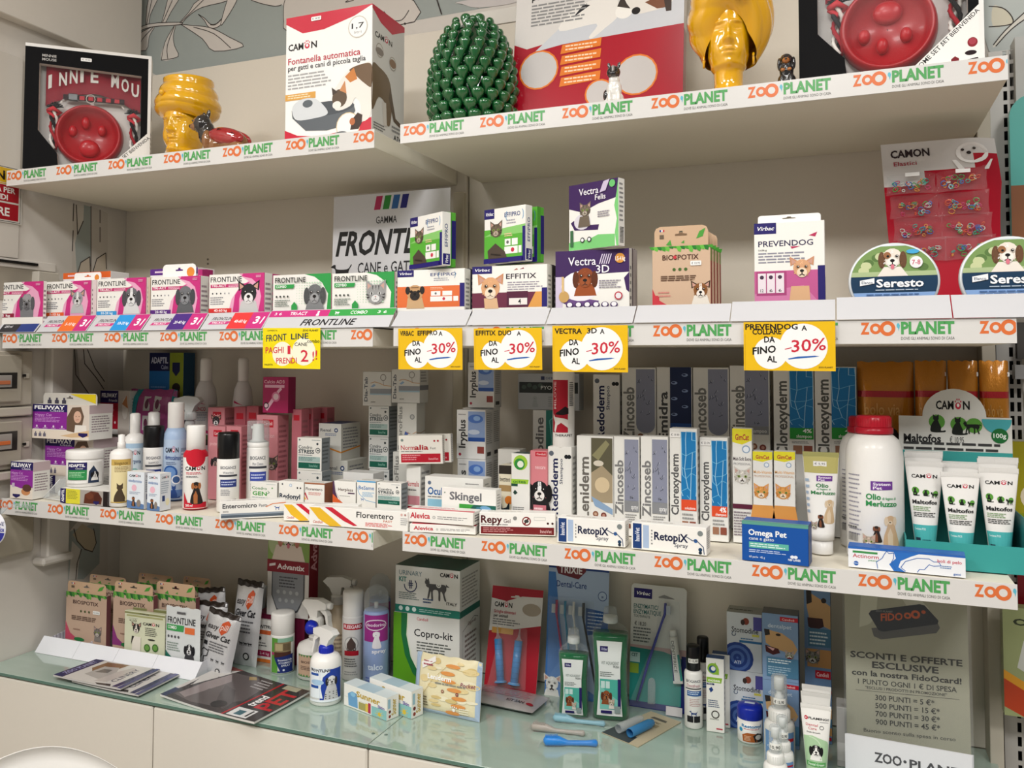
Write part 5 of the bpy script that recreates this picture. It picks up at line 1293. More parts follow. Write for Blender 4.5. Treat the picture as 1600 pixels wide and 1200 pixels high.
# tub, chew carton, zip bag
c,r,h=cyl(106,161,702,ZB,Y=-.295)
def tubart(A):A.R(0,.62,.55,.95,NAVY);A.R(0,.2,.55,.62,'#2c8c4c');A.T('ADAPTIL',.03,.76,.5,.88,'#fff',2);A.T('Chew',.25,.66,.45,.72,'#ddd',1);A.LN(.05,.3,.5,.55,'#a8d8b0',4);A.R(.55,.05,1,.95,'#e8e6e2');A.P([(.58,.05),(.6,.55),(.72,.8),(.85,.5),(.9,.05)],'#2a3850');dog(A.sq(.76,.38,.22),'#1c1c20','#101014','#f0eeea',bust='#e8e6e2',blaze='#eee');A.R(0,.05,.55,.18,'#e8e6e2')
zt_=ZB+.036
c.z=zt_;h=at(133,702,y=-.295).z-zt_
bottle('supplement_tub','white round tub with a green and navy label standing on the yellow chew carton','tub',c,r,h,[(.9,0),(.97,.03),(.97,.78)],[(1.0,.76),(1.01,.78),(1.01,.97),(.97,1),(.02,1)],tubart,2.0,(.08,.72),mat=PLAST)
def chew(A):A.R(0,0,.12,1,NAVY);A.T('ADAPTIL',.03,.08,.08,.92,'#fff',2,rot=1);A.R(.12,0,.42,1,'#e0d83c');A.LN(.15,.3,.38,.9,'#8a8a30',6);A.R(.42,0,1,1,'#a8a29c');A.P([(.5,.1),(.52,.7),(.65,.95),(.8,.9),(.88,.5),(.86,.1)],'#5c2c1c');A.E(.62,.62,.08,.22,'#6c3824');A.E(.78,.5,.07,.35,'#4c2014');A.R(.9,0,1,1,'#1c1414');A.P([(.7,.3),(.82,.3),(.82,.15),(.76,.05),(.7,.15)],NAVY)
pl=fb((94,785),(171,791),(94,758),ZB);pl=(pl[0],0.0,pl[2],.0355)
carton('chew_carton','long yellow, navy and brown chew carton lying under the white tub','box',(pl[0],0,pl[2],.0355),.085,chew,lambda A:A.R(0,0,1,1,'#1c1414'))
a=at(64,779,z=ZB);m=MB()
vs=[(0,0,0),(.085,-.012,0),(.10,.05,.0),(.0,.06,0),(.035,.018,.048),(.085,.012,.052),(.09,.04,.050),(.04,.045,.05)]
m.add(vs,[(0,1,5,4),(1,2,6,5),(2,3,7,6),(3,0,4,7),(4,5,6,7)],'#e6e8ea')
zb0=empty('zip_bag',(a.x,a.y+.006,ZB+.0005),0,'clear plastic zip bag lying left of the white tub','bag');m.build('film',CLEARM,zb0)
m=MB();m.tube([(.0,0,.001),(.085,-.012,.001)],.0012,6,'#d8d8d8');m.tube([(0,0,.001),(.036,.018,.048)],.001,6,'#e0e0e0');m.build('seam',PLAST,zb0)
m=MB();m.box(.035,.075,.01,.035,.004,.02,'#d9dadb',ch=.004);m.build('plastic_insert',PLAST,zb0)
# tan cat bottle
def shouldered(s1=.70,s2=.80,neck=.35):return [(.92,0),(1,.015),(1,s1),(.9,s1+(s2-s1)*.5),(.6,s1+(s2-s1)*.85),(neck,s2)]
c,r,h=cyl(173.5,207,678,ZB,pbase=793)
def tanart(A):A.R(0,0,1,1,'#e6d8a8');A.R(0,.86,1,1,'#c8a85a');A.T('biogance',.2,.88,.8,.95,'#5a4420',1);A.LN(.2,.7,.85,.84,'#8a7040',4);sitcat(A.sq(.45,.24,.24),'#4a3c2c');A.R(.0,0,1,.02,'#c8a85a')
bottle('spray_bottle','small white spray bottle with a tan label and dark cat silhouette','bottle',c,r,h,shouldered(.72,.80,.32),[(.36,.79),(.36,.885),(.30,.89),(.30,.99),(.02,1)],tanart,1.9,(.06,.66))
def trigger(par,R,z,s=1,c='#e6e4e0',turn=0,capc=None,lever=None):
    """spray head: collar, body, lever and nozzle; nozzle points to -x before the turn"""
    t=par;M0=Matrix.Translation((0,0,z))@Matrix.Rotation(turn,4,'Z')@Matrix.Scale(s,4)
    m=MB();m.lathe([(.0135,-.004),(.0145,-.003),(.0145,.012),(.011,.016)],20,capc or c,M=M0)
    for i in range(20):a=i*pi/10;m.box(-.0006,.0006,.0143,.0150,-.002,.011,capc or c,M=M0@Matrix.Rotation(a,4,'Z'))
    m.build('collar',PLAST,t)
    m=MB();m.prism([(-.030,.034),(-.030,.045),(-.010,.051),(.022,.048),(.030,.040),(.016,.028),(.009,.014),(-.008,.014),(-.010,.030)],-.0085,.0085,c,M=M0);m.build('spray_head',PLAST,t)
    m=MB();m.prism([(-.022,.034),(-.026,.034),(-.033,.022),(-.034,.008),(-.038,-.006),(-.034,-.007),(-.029,.008),(-.026,.021),(-.014,.030)],-.006,.006,lever or c,M=M0);m.build('trigger_lever',PLAST,t)
    m=MB();m.lathe([(.006,0),(.0065,.001),(.0065,.008),(.004,.009)],14,c,M=M0@Matrix.Translation((-.030,0,.040))@Matrix.Rotation(-pi/2,4,'Y'));m.build('nozzle',PLAST,t)
# white bottles with light blue labels behind
c,r,h=cyl(195,228,645,ZB,Y=-.20)
def lbl(A):A.R(0,0,1,1,'#d4e2ec');A.R(0,.9,1,1,'#a8c4dc');camon(A,.1,.76,.75,.84);A.T('detergente',.15,.6,.8,.68,'#2c4a7c',1,tilt=-.3);A.C(.5,.35,.12,'#7cb8b0');A.C(.5,.35,.09,'#e8eef2')
bottle('lotion_bottle','white flip-top bottle with pale blue label behind the tan spray','bottle',c,r,h,shouldered(.66,.76,.40),[(.44,.75),(.46,.76),(.46,.985),(.3,1),(.02,1)],lbl,1.9,(.08,.64))
c,r,h=cyl(228,254,643,ZB,Y=-.11)
bottle('lotion_bottle','white flip-top bottle behind the black-capped can at the left','bottle',c,r*1.05,h,shouldered(.62,.72,.55),[(.62,.72),(.64,.73),(.64,.985),(.4,1),(.02,1)])
def biog(t2='SHAMPOO',c2='#2c3c80'):
    def f(A):A.T('BIOGANCE',.12,.84,.88,.90,'#5a5c64',1);A.T(t2,.25,.74,.75,.79,'#6a6c78',0);A.R(.05,.68,.95,.72,'#3a3c44');A.R(.12,.46,.92,.62,c2);A.LN(.18,.49,.85,.59,'#c8d0ec',2);A.LN(.15,.28,.6,.42,'#8a8a90',4);walkdog(A.sq(.42,.12,.10),'#2c4a8c');A.R(.75,.04,.9,.2,'#3a3c44')
    return f
c,r,h=cyl(225.5,256,665,ZB,Y=-.235)
bottle('aerosol_can','white aerosol can with a tall black cap, behind the two small blue cartons','can',c,r,h,[(.95,0),(1,.01),(1,.70),(.97,.72)],[(1.0,.715),(1.02,.72),(1.02,.985),(.97,1),(.02,1)],biog(),1.9,(.04,.66),capc='#0c0c0e',mat=PLAST)
c,r,h=cyl(257.5,293.5,628,ZB,pbase=783)
def bluecan(A):A.R(0,0,1,.12,'#5c7cb0');camon(A,.05,.78,.62,.86);A.T('dermocalmante',.05,.66,.8,.74,'#2c4a90',1,tilt=-.3);A.C(.28,.42,.13,'#2c5aa0');A.C(.28,.42,.10,'#6c94cc');A.C(.55,.30,.08,'#f0f2f6');A.C(.55,.30,.06,'#3c5c90');A.R(.72,.2,1,.85,'#8c9cb4');A.LN(.74,.25,.98,.8,'#d4dce8',9);sitcat(A.sq(.45,.10,.12),'#2c4c8c');A.LN(.1,.56,.6,.62,'#6a7a9c',2)
bottle('aerosol_can','tall pale blue aerosol can with a white cap, left of the red and white can','can',c,r,h,[(.95,0,'#4c6ca0'),(1,.012,'#b4c8e0'),(1,.62,'#a8c0e0'),(.94,.68,'#a8c0e0'),(.7,.735)],[(.66,.73),(.68,.74),(.68,.985),(.62,1),(.02,1)],bluecan,2.0,(.04,.62))
# two little blue-white cartons
def lil(A):A.R(0,0,1,1,'#dfe6ee');A.P([(0,0),(1,0),(1,.12),(0,.22)],'#5c7cac');camon(A,.12,.86,.78,.92);A.T('otodermica',.08,.72,.85,.80,'#3c6cac',1,tilt=-.2);A.C(.42,.56,.09,'#e8b8c8');A.LN(.15,.38,.8,.46,'#8a9ab0',2);sitdog(A.sq(.38,.2,.14),'#2a2a30','#a86a40');A.E(.7,.15,.12,.1,'#8a8078')
def lils(A):A.R(0,0,1,1,'#dde3ea');camon(A,.15,.86,.8,.92);A.LN(.1,.45,.85,.8,'#9aa8b8',6);A.R(.2,.25,.45,.4,'#243c70');A.E(.7,.22,.18,.1,'#e8e4c0')
carton('ear_drop_carton','small pale blue carton with dog picture, left of its twin','box',fb((198,793),(221,796),(197,736),ZB)[:1]+(0,)+fb((198,793),(221,796),(197,736),ZB)[2:],.032,lil,lils)
pl=fb((229.5,797),(247.5,799),(229,739),ZB);carton('ear_drop_carton','small pale blue carton with dog picture, right of its twin, beside the blue can','box',(pl[0],.0,pl[2]*1.02,pl[3]),.034,lil,lils)
c,r,h=cyl(288,325.5,664,ZB,pbase=797)
def redcan(A):A.E(.5,.93,.42,.17,'#c81c30');camon(A,.06,.70,.9,.77);A.LN(.1,.62,.85,.67,'#c84858',2);A.LN(.1,.56,.7,.6,'#5a5a60',2);A.R(0,0,1,.10,'#c01c30');A.P([(0,.1),(.2,.1),(0,.3)],'#c01c30');sitdog(A.sq(.52,.30,.22),'#26201e','#a8683c');A.T('200 ml',.1,.03,.4,.07,'#fff',1)
bottle('aerosol_can','white and red aerosol can with a mountain dog picture, at the shelf front','can',c,r,h,[(.95,0,'#c01c30'),(1,.012,'#f0eeea'),(1,.62,'#c81c30'),(.97,.66,'#c81c30'),(.8,.70,'#c81c30'),(.7,.705)],[(.72,.70),(.76,.705),(.76,.985),(.7,1),(.02,1)],redcan,2.0,(.02,.66))
# tall zinc bottles in the back
def zinc(A):A.R(0,.0,1,.12,'#3a3c30');A.P([(0,.3),(1,.15),(1,.12),(0,.12)],'#4c6a3c');A.P([(0,.36),(1,.16),(1,.22),(0,.42)],'#c0286c');A.P([(0,.95),(.5,.85),(0,.9)],'#b8285c');A.T('ZINCO',.05,.72,.5,.80,'#b0284c',1);A.LN(.1,.5,.6,.7,'#9098a8',6);A.R(.62,.3,1,.85,'#b8b6b4')
for (x0,x1),lab,Y in (((305,340),'tall white conditioner bottle at the back, left of its twin',-.04),((365,396),'tall white conditioner bottle at the back, right of its twin',-.03)):
    c,r,h=cyl(x0,x1,559,ZB,Y=Y);bottle('conditioner_bottle',lab,'bottle',c,r,h,[(.93,0),(1,.015),(1,.60),(.97,.68),(.85,.76),(.60,.81),(.48,.83)],[(.50,.825),(.52,.83),(.52,.98),(.4,1),(.02,1)],zinc,2.0,(.34,.70),col='#d6d4d4')
c,r,h=cyl(286,308,640,ZB,Y=-.12);t=bottle('spray_bottle','grey-white trigger spray bottle half hidden behind the blue and red cans','bottle',c,r,h*.9,[(.95,0),(1,.02),(1,.8),(.7,.93),(.5,.99)],None,lambda A:A.T('CURE',.3,.6,.7,.7,'#8a8c90',1),1.6,(.5,.9),col='#c4c6c6');trigger(t,r,h*.9,1.15,'#ccd0d0',.2)
# pink dog-lotion cartons
def pinkb(animal=None,txt=True):
    def f(A):
        A.R(.3,.86,.8,.95,'#c01c30');A.T('Candioli',.35,.885,.75,.925,'#f8e0e0',1);A.T('protection',.1,.74,.85,.79,'#f4c8cc',0) if txt else None
        if animal:animal(A)
    return f
PK='#d68c94';pks=lambda A:(A.LN(.12,.2,.88,.9,'#a86870',12),)
husky=lambda A:(dog(A.sq(.45,.52,.13),'#3a3438','#2a2428','#eee',erect=True))
def bl_box(label,tl,tr,Y,D,f,side=None,base='#e9e7e1',g=None,name='carton',zb=None,top=None):return box1(label,tl,tr,Y,ZB if zb is None else zb,D,f,side,base=base,g=g,name=name,top=top)
bl_box('pink carton with a husky, back row left behind the two-box pair',(325,637),(351,636),-.10,.05,lambda A:pinkb(lambda A:dog(A.sq(.5,.83,.09),'#3a3438','#2a2428','#eee',erect=True),False)(A),pks,PK)
for i,(x0,x1) in enumerate(((366,384),(385,404))):bl_box(['pink carton end in the back row below the second tall bottle','pink carton end in the back row left of the magenta calcium carton'][i],(x0,636-i),(x1,635-i),-.095,.035,lambda A:A.R(.2,.86,.8,.93,'#c01c30'),pks,'#b8606c')
for i,(x0,x1) in enumerate(((326,352),(353.5,377))):bl_box(['left','right'][i]+' pink carton of the pair behind the black-capped can',(x0,666),(x1,666),-.17,.05,pinkb(lambda A:dog(A.sq(.45,.5,.10),'#3a3438','#2a2428','#c8a8a0')),pks,PK)
bl_box('large pink carton with a tabby cat, right of the foam pump bottle',(401,649),(434,648),-.15,.045,pinkb(lambda A:cat(A.sq(.75,.42,.13),'#5c5450','#2a2422','#b8a8a4')),pks,PK)
for i,(x0,x1) in enumerate(((456,471),(472,489),(490,511))):bl_box(['first','second','third'][i]+' pink carton of the receding row behind the pet tabby carton',(x0,640-i*1.5),(x1,639-i*1.5),-.13+.04*i,.035,lambda A:A.R(.2,.88,.8,.94,'#c01c30'),pks,'#c4707c')
def calcio(A):A.T('Calcio AD3',.05,.82,.85,.91,'#f0c8d8',1);A.R(.08,.70,.85,.78,'#e8b0c8');A.P([(.1,.12),(.18,.05),(.6,.5),(.52,.58)],'#e8b8cc');A.C(.52,.45,.14,'#d878a0');A.C(.52,.45,.09,'#f0d0dc');A.P([(.55,.6),(.7,.72),(.76,.66),(.62,.54)],'#e8b8cc');A.C(.14,.2,.09,'#2a1420');A.C(.14,.2,.06,'#e8c8d4')
zc_=at(430,645,y=-.15).z;a=at(411,588.5,y=-.15)
carton('supplement_carton','magenta calcium supplement carton on top of the pink cartons','box',(Vector((a.x,-.15,zc_)),0,at(450.7,588,y=-.15).x-a.x,a.z-zc_),.03,calcio,lambda A:A.R(0,0,1,1,'#8c1c4c'),base='#a81c58')
# two biogance things in front
c,r,h=cyl(340.5,374.5,675,ZB,Y=-.285)
bottle('aerosol_can','white aerosol can with a tall black cap, right of the red and white can','can',c,r,h,[(.95,0),(1,.01),(1,.66),(.97,.67)],[(.97,.665),(.985,.67),(.985,.97),(.9,1),(.02,1)],biog('Waterless'),1.9,(.04,.64),capc='#0a0a0c')
c,r,h=cyl(386.5,420.5,678,ZB,Y=-.225)
t=bottle('foam_bottle','white foam pump bottle with a clear overcap, right of the black-capped can','bottle',c,r,at(403,690,y=-.225).z-ZB,[(.95,0),(1,.01),(1,.90),(.96,.92),(.93,.93)],[(.96,.925),(.98,.93),(.98,1.0),(.02,1.0)],biog('Mon Chaton','#3c4ca0'),1.9,(.04,.88),capname='collar')
h0=at(403,690,y=-.225).z-ZB;h1=at(403,657,y=-.225).z-ZB
m=MB();m.lathe([(r*.9,h0+.0005),(r*.55,h0+.006),(r*.5,h0+(h1-h0)*.8),(r*.45,h0+(h1-h0)*.85),(.001,h0+(h1-h0)*.86)],24,'#e8e6e2');m.prism([(-.018,h0+(h1-h0)*.62),(.004,h0+(h1-h0)*.62),(.004,h0+(h1-h0)*.8),(-.018,h0+(h1-h0)*.74)],-.004,.004,'#e8e6e2');m.build('pump',PLAST,t)
m=MB();m.lathe([(r*.99,h0+.001),(r*.99,h1-.002),(r*.93,h1),(.001,h1)],28,'#fff',cap=False);m.build('overcap',CLEARM,t)
# small supplement cartons at the back right
def renal(A):A.T('Renal',.08,.78,.55,.86,'#3a3c48',1);A.C(.78,.82,.06,'#1c3c6c');A.C(.78,.82,.03,'#e8e8e8');A.LN(.3,.66,.8,.74,'#6a7aa0',2);A.arc(.45,.0,.32,60,130,.02,'#e0902c');A.P([(.05,.35),(.1,.45),(.2,.4),(.15,.33)],'#1c2c54');A.P([(.0,.25),(.5,.3),(1,.2),(1,.24),(.5,.34),(0,.29)],'#e0902c')
zr=at(520,719,y=-.10).z
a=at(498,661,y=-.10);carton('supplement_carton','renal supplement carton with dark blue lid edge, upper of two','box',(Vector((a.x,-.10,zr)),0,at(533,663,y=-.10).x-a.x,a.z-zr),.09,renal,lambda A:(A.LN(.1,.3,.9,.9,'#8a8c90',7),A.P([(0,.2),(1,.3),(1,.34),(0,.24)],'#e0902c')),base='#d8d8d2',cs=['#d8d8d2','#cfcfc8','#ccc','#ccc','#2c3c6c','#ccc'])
bl_box('renal supplement carton, lower of two behind the condro carton',(507,721),(543,722),-.10,.09,lambda A:renal(A),lambda A:A.LN(.1,.3,.9,.9,'#8a8c90',7),'#d0d0c8',zb=ZB).scale.z=(zr-.0005-ZB)/(at(507,721,y=-.10).z-ZB)
def condro(A):A.C(.1,.93,.03,'#5a6a70',n=8);A.LN(.6,.91,.95,.95,'#8a9498',1);A.C(.83,.82,.04,'#3a4448',n=8);A.T('Condro',.06,.66,.62,.76,'#1c3038',1);A.T('STRESS',.06,.52,.70,.63,'#1c3038',2);A.arc(.85,.62,.075,0,360,.02,'#1c3038',n=14);A.R(.82,.6,.89,.64,'#1c3038');A.LN(.06,.44,.7,.49,'#7a8488',1);A.R(.06,.26,.94,.42,'#a8c0bc');A.LN(.08,.29,.8,.41,'#5c7c78',3);A.R(.06,.06,.94,.24,'#0c5c4a');A.T('InnoVet',.5,.11,.85,.19,'#8cc0b0',1)
cds=lambda A:(A.R(0,0,1,1,'#8c9498'),A.LN(.1,.2,.9,.9,'#5c6468',6))
zq=at(484,735,y=-.17).z
a=at(464.5,683,y=-.17);carton('supplement_carton','condro carton with dark green band standing left of the renal cartons','box',(Vector((a.x,-.17,zq)),0,at(502.7,682.5,y=-.17).x-a.x,a.z-zq),.035,condro,cds)
o=bl_box('condro carton lying under the one left of the renal cartons',(464,736),(503,735.5),-.172,.04,condro,cds)
o.scale.z=(zq-.0006-ZB)/o.dimensions.z
def dia(A):
    A.T('Dia-Tab',.06,.12,.17,.84,'#5c6068',2,rot=1);A.R(.26,.36,1,.50,'#8c9096');A.R(.26,.32,1,.36,'#9cb8c8');A.arc(.72,.83,.09,0,360,.02,'#8a8680',n=14);A.S([(.72,.74),(.74,.6)],.012,'#8a8680');A.S([(.28,.66),(.42,.7),(.6,.66),(.75,.6),(1,.58)],.018,'#c89a68');A.P([(.28,.56),(.4,.64),(.46,.6),(.36,.54)],'#8aa8c8');A.T('pasta',.3,.1,.45,.14,'#5a5a5a',1)
dias=lambda A:(A.R(0,.38,1,.52,'#7c8088'),A.LN(.1,.6,.8,.95,'#9a9a9a',4))
def stackup(rows,Y,D,name='supplement_carton'):
    """rows from the bottom: (label, pixel x0, x1, y of top, art, side)"""
    z=ZB
    for lab,x0,x1,yt,f,sd,bs in rows:
        a=at(x0,yt,y=Y);b=at(x1,yt,y=Y);carton(name,lab,'box',(Vector((a.x,Y,z)),0,b.x-a.x,a.z-z-.0005),D,f,sd,base=bs);z=a.z
stackup([('condro carton at the bottom of the left rear stack',577,608,732,condro,cds,'#dcdedc'),('condro carton, second from the bottom of the left rear stack',576,607,681.6,condro,cds,'#dcdedc'),('condro carton, third of the left rear stack under the tablet carton',576,607.7,633.7,condro,cds,'#dcdedc'),('grey-banded tablet carton topping the left rear stack',567,611.5,580,dia,dias,'#d0d0cc')],-.09,.05)
def ent(A):A.T('EnteroFilus',.06,.04,.26,.93,'#8c8c88',2,rot=1);A.R(.3,.15,1,.28,'#8c98a4');A.C(.78,.72,.055,'#8c9090');A.C(.78,.72,.035,'#c0c0bc');A.P([(.35,.3),(.42,.42),(.6,.4),(.55,.3)],'#3c5ca8');A.S([(.5,.4),(.75,.36),(1,.42)],.012,'#c89a68');A.R(.3,.05,.5,.1,'#3c5ca8')
ents=lambda A:(A.R(0,.1,1,.26,'#7c8484'),A.S([(0,.4),(.5,.38),(1,.43)],.012,'#b08858'))
stackup([('probiotic carton at the bottom of the right rear stack',614,648,705,ent,ents,'#d8d8d2'),('tall probiotic carton in the middle of the right rear stack',620.7,651,629,ent,ents,'#d8d8d2'),('grey-banded tablet carton topping the right rear stack',612,656,576,dia,dias,'#d0d0cc')],-.10,.045)
a=at(536,737,y=-.20);carton('supplement_carton','pale flat carton lying behind the row of small cartons','box',(Vector((a.x,-.20,ZB)),0,.08,a.z-ZB),.05,None,None,base='#d8d8d6')
# front row of small cartons
Yf=-.255
W3=lambda A:A.R(0,0,1,1,'#b9b7b0')
def cgen(A):A.LN(.6,.86,.95,.92,'#9aa',1);A.T('Condro',.06,.56,.62,.72,'#2c7c3c',1);A.T('GEN',.08,.22,.62,.44,'#3c9c3c',2);A.S([(.6,.3),(.72,.42),(.66,.5)],.03,'#2c7c3c');A.C(.82,.68,.05,'#3c9c3c',n=8);A.LN(.06,.05,.8,.14,'#9aa',1)
def redo(A):A.C(.15,.84,.05,'#5a5c60');A.C(.48,.80,.09,'#9ab0c8');A.C(.48,.80,.06,'#dde4ec');A.C(.75,.68,.05,'#1c1c1c');A.C(.87,.68,.05,'#1c1c1c');A.T('Redonyl',.04,.10,.86,.34,'#14243c',2);A.LN(.05,.02,.8,.07,'#9a9aa4',1)
def flor(A):A.R(0,.92,1,1,'#9c6040');A.T('Florentero',.06,.60,.9,.74,'#3c2c24',1);A.LN(.2,.35,.9,.52,'#d07068',3);A.P([(0,.4),(.15,.1),(.2,.1),(.04,.5)],'#b82838');A.P([(0,.3),(.1,.1),(0,.1)],'#e0a040')
def herp(A):A.P([(0,0),(.3,0),(.12,.5),(.05,1),(0,1)],'#4c2c4c');A.P([(0,.35),(.28,0),(.5,0),(.6,.15)],'#e06c20') if False else A.P([(0,0),(.45,0),(.15,.25),(0,.4)],'#d8602c');A.S([(.06,1),(.14,.5),(.34,.1)],.012,'#7c5c7c');A.T('Herpless',.24,.56,.88,.70,'#4c3024',1);A.R(.66,.44,.95,.5,'#4c2c4c');A.LN(.3,.3,.8,.36,'#a8a8a0',1)
def besa(A):A.R(0,.94,1,1,'#4c9cd0');A.T('BeSame',.10,.62,.92,.78,'#3c74b0',1);A.LN(.3,.3,.95,.52,'#7ab0d8',4);A.S([(0,.75),(.15,.4),(.5,.15),(1,.08)],.02,'#4c9cd0');walkdog(A.sq(.3,.18,.1),'#2c6cb0')
for lab,x0,x1,y0,f,sd,D in (('green-lettered condro carton, leftmost of the small front row',391.5,433,753,cgen,W3,.035),('white carton with navy lettering, second of the small front row',435.5,474.8,752,redo,W3,.035),
        ('cream carton with brown lid edge, third of the small front row',476,507,754,flor,lambda A:A.R(0,0,1,1,'#8c5438'),.035),('cream carton with orange and purple curve in the small front row',520,556,752,herp,W3,.035),
        ('white and blue carton between the orange-curve carton and the condro one',557.5,587,751,besa,W3,.035),('condro carton at the right end of the small front row',588.5,627,754,condro,cds,.03)):
    carton('supplement_carton',lab,'box',fr((x0,y0),(x1,y0+.5),Yf,ZB),D,f,sd,lambda A:A.LN(.1,.3,.9,.7,'#c0beb8',2),base='#ebe9e3',v0=.40)
# paste syringe cartons lying along the edge
def entm(A):A.T('Enteromicro',.04,.62,.56,.86,'#4c4c50',2);A.T('Pasta',.59,.64,.72,.80,'#6a6a6e',1);A.T('pasta',.05,.4,.13,.5,'#6a6a6e',1);A.R(.02,.08,1,.30,'#54606c');A.R(.02,.22,1,.32,'#8c98a4');A.S([(.7,.62),(.8,.78),(1,.82)],.05,'#e08a5c');walkdog(A.sq(.87,.52,.18),'#24509c')
def flo2(A):
    A.P([(.0,.95),(.12,.95),(.38,.05),(.22,0),(.1,.35)],'#e8b82c');A.P([(.16,1),(.24,1),(.5,.12),(.46,.1),(.36,.32)],'#c82438');A.P([(.1,1),(.15,1),(.4,.05),(.35,0)],'#f2efe8');A.T('Candioli',.04,.12,.14,.26,'#c84830',1,sh=.2)
    A.T('Florentero',.49,.56,.86,.86,'#1c1c20',1);A.T('FAST',.76,.40,.85,.50,'#c86848',1);A.LN(.58,.12,.86,.34,'#d84848',3);A.C(.94,.84,.07,'#d8b0a8',n=8);A.C(.985-.01,.84,.06,'#b08078',n=8);A.LN(.93,.3,1,.7,'#a8a8a8',4)
def lay(label,bl,br,tl,D,f,base='#efede8',zs=None,name='paste_carton',top=None,fl=True):
    zs=ZB if zs is None else zs;a,b=at(*bl,z=zs),at(*br,z=zs);t_=at(*tl,y=a.y)
    rz=atan2(b.y-a.y,b.x-a.x);return carton(name,label,'box',(Vector((a.x,a.y,zs)),rz,(b.xy-a.xy).length,t_.z-zs),D,f,None,top or (lambda A:A.LN(.1,.3,.6,.7,'#c8c4bc',1)),base=base)
lay('long white paste carton with grey stripe, leftmost of the lying paste cartons',(343,812),(446,807),(341,784),.03,entm)
a=at(443,787,y=-.318);
lay('white and yellow paste carton lying between the two other paste cartons',(443,813),(560,816),(443,786.5),.025,flo2)
a,b=at(484,790,y=-.354),at(638,790.5,y=-.340)
carton('paste_carton','white, yellow and red paste carton lying at the shelf corner, overhanging the end','box',(Vector((a.x,-.356,ZB)),.06,(b.xy-a.xy).length,a.z-ZB),.026,flo2,None,base='#efede8')
# ================================================================== LOWER RIGHT SHELF
ZR=SH['BR'][3]+.0005
def rb(label,x0,x1,yt,Y,D,f,side=None,base='#e9e8e3',name='lotion_carton',zb=None,v0=0,mat=None,y2=None,cs=None,top=None):
    return carton(name,label,'box',fr((x0,yt),(x1,yt if y2 is None else y2),Y,ZR if zb is None else zb),D,f,side,top,base=base,v0=v0,mat=mat,cs=cs)
wside=lambda A:A.LN(.2,.1,.8,.9,'#a8a8a4',12)
def vtxt(A,s,u0,u1,v0,v1,c):A.T(s,u0,v0,u1,v1,c,2,rot=1)
def drops(A,u0,v0,u1,v1,c='#8c90a4',hl='#d8dae4',n=16,seed=1):
    A.R(u0,v0,u1,v1,c);rd=random.Random(seed)
    for i in range(n):
        u=rd.uniform(u0+.06,u1-.08);v=rd.uniform(v0+.03,v1-.03);r=rd.uniform(.008,.02)
        A.S([(u,v),(u+rd.uniform(-.05,.05),v-r*1.6),(u+rd.uniform(-.06,.06),v-r*2.4)],.005,'#3c4050');A.S([(u+.02,v),(u+.03,v-r)],.003,hl)
def water(A,u0,v0,u1,v1,seed=2):
    A.R(u0,v0,u1,v1,'#1c7ab8');rd=random.Random(seed);W_=u1-u0;H_=v1-v0
    pts=[[(u0+W_*min(1,max(0,(i+rd.uniform(-.35,.35))/3)),v0+H_*min(1,max(0,(j+rd.uniform(-.35,.35))/6))) for j in range(7)] for i in range(4)]
    for i in range(4):
        for j in range(7):
            if i<3 and rd.random()<.75:A.S([pts[i][j],pts[i+1][j]],.006,'#6cb8e0')
            if j<6 and rd.random()<.75:A.S([pts[i][j],pts[i][j+1]],.006,'#a8d8f0')
def pets(A,u,v,r):A.C(u,v,r,'#8a5a44');A.C(u+.22,v-r*.3,r,'#7a3c34');A.C(u,v,r*.5,'#c8a890');A.C(u+.22,v-r*.3,r*.5,'#b88878')
def zin(low='spray',v=.35,top=.97):
    def f(A):
        vtxt(A,'Zincoseb',.05,.36,.14,.74,'#7c7c7c');A.R(.40,0,.405,1,'#c0c0c0')
        drops(A,.42,.30,.97,top);A.R(.42,.18,.97,.30,'#8a8c90');A.T(low,.68,.21,.95,.26,'#f0f0f0',1);A.LN(.45,.06,.9,.16,'#9a9a9a',4);A.R(.42,.0,.66,.05,'#7a4c3c');A.R(.72,.0,.95,.05,'#6a342c')
    return f
def clo(band='#e0502c',pct='4%',v=.30,low='shampoo'):
    def f(A):
        vtxt(A,'Clorexyderm',.06,.32,.19,.76,'#5c5c5c');A.R(.38,0,.384,1,'#c0c0c0')
        water(A,.42,.34,.97,.97);A.R(.42,.24,.97,.34,band);A.T(pct,.7,.285,.93,.33,'#fff',2);A.T(low,.55,.25,.93,.275,'#fff',1);A.LN(.45,.15,.9,.22,'#9a9a9a',2);A.R(.45,.07,.67,.14,'#9c7058');A.R(.72,.07,.94,.14,'#8c4c3c')
    return f
def redod(A):A.C(.15,.92,.03,'#5c6470');A.C(.78,.885,.025,'#14181c');A.C(.9,.885,.025,'#14181c');vtxt(A,'Redoderm',.15,.42,.20,.86,'#141c4c');A.T('Shampoo',.50,.56,.62,.86,'#3c4058',1,rot=1);A.LN(.05,.14,.95,.18,'#5c5c60',1);A.R(.05,0,.9,.12,'#8c9cb8');A.LN(.1,.02,.7,.11,'#5c6c90',4)
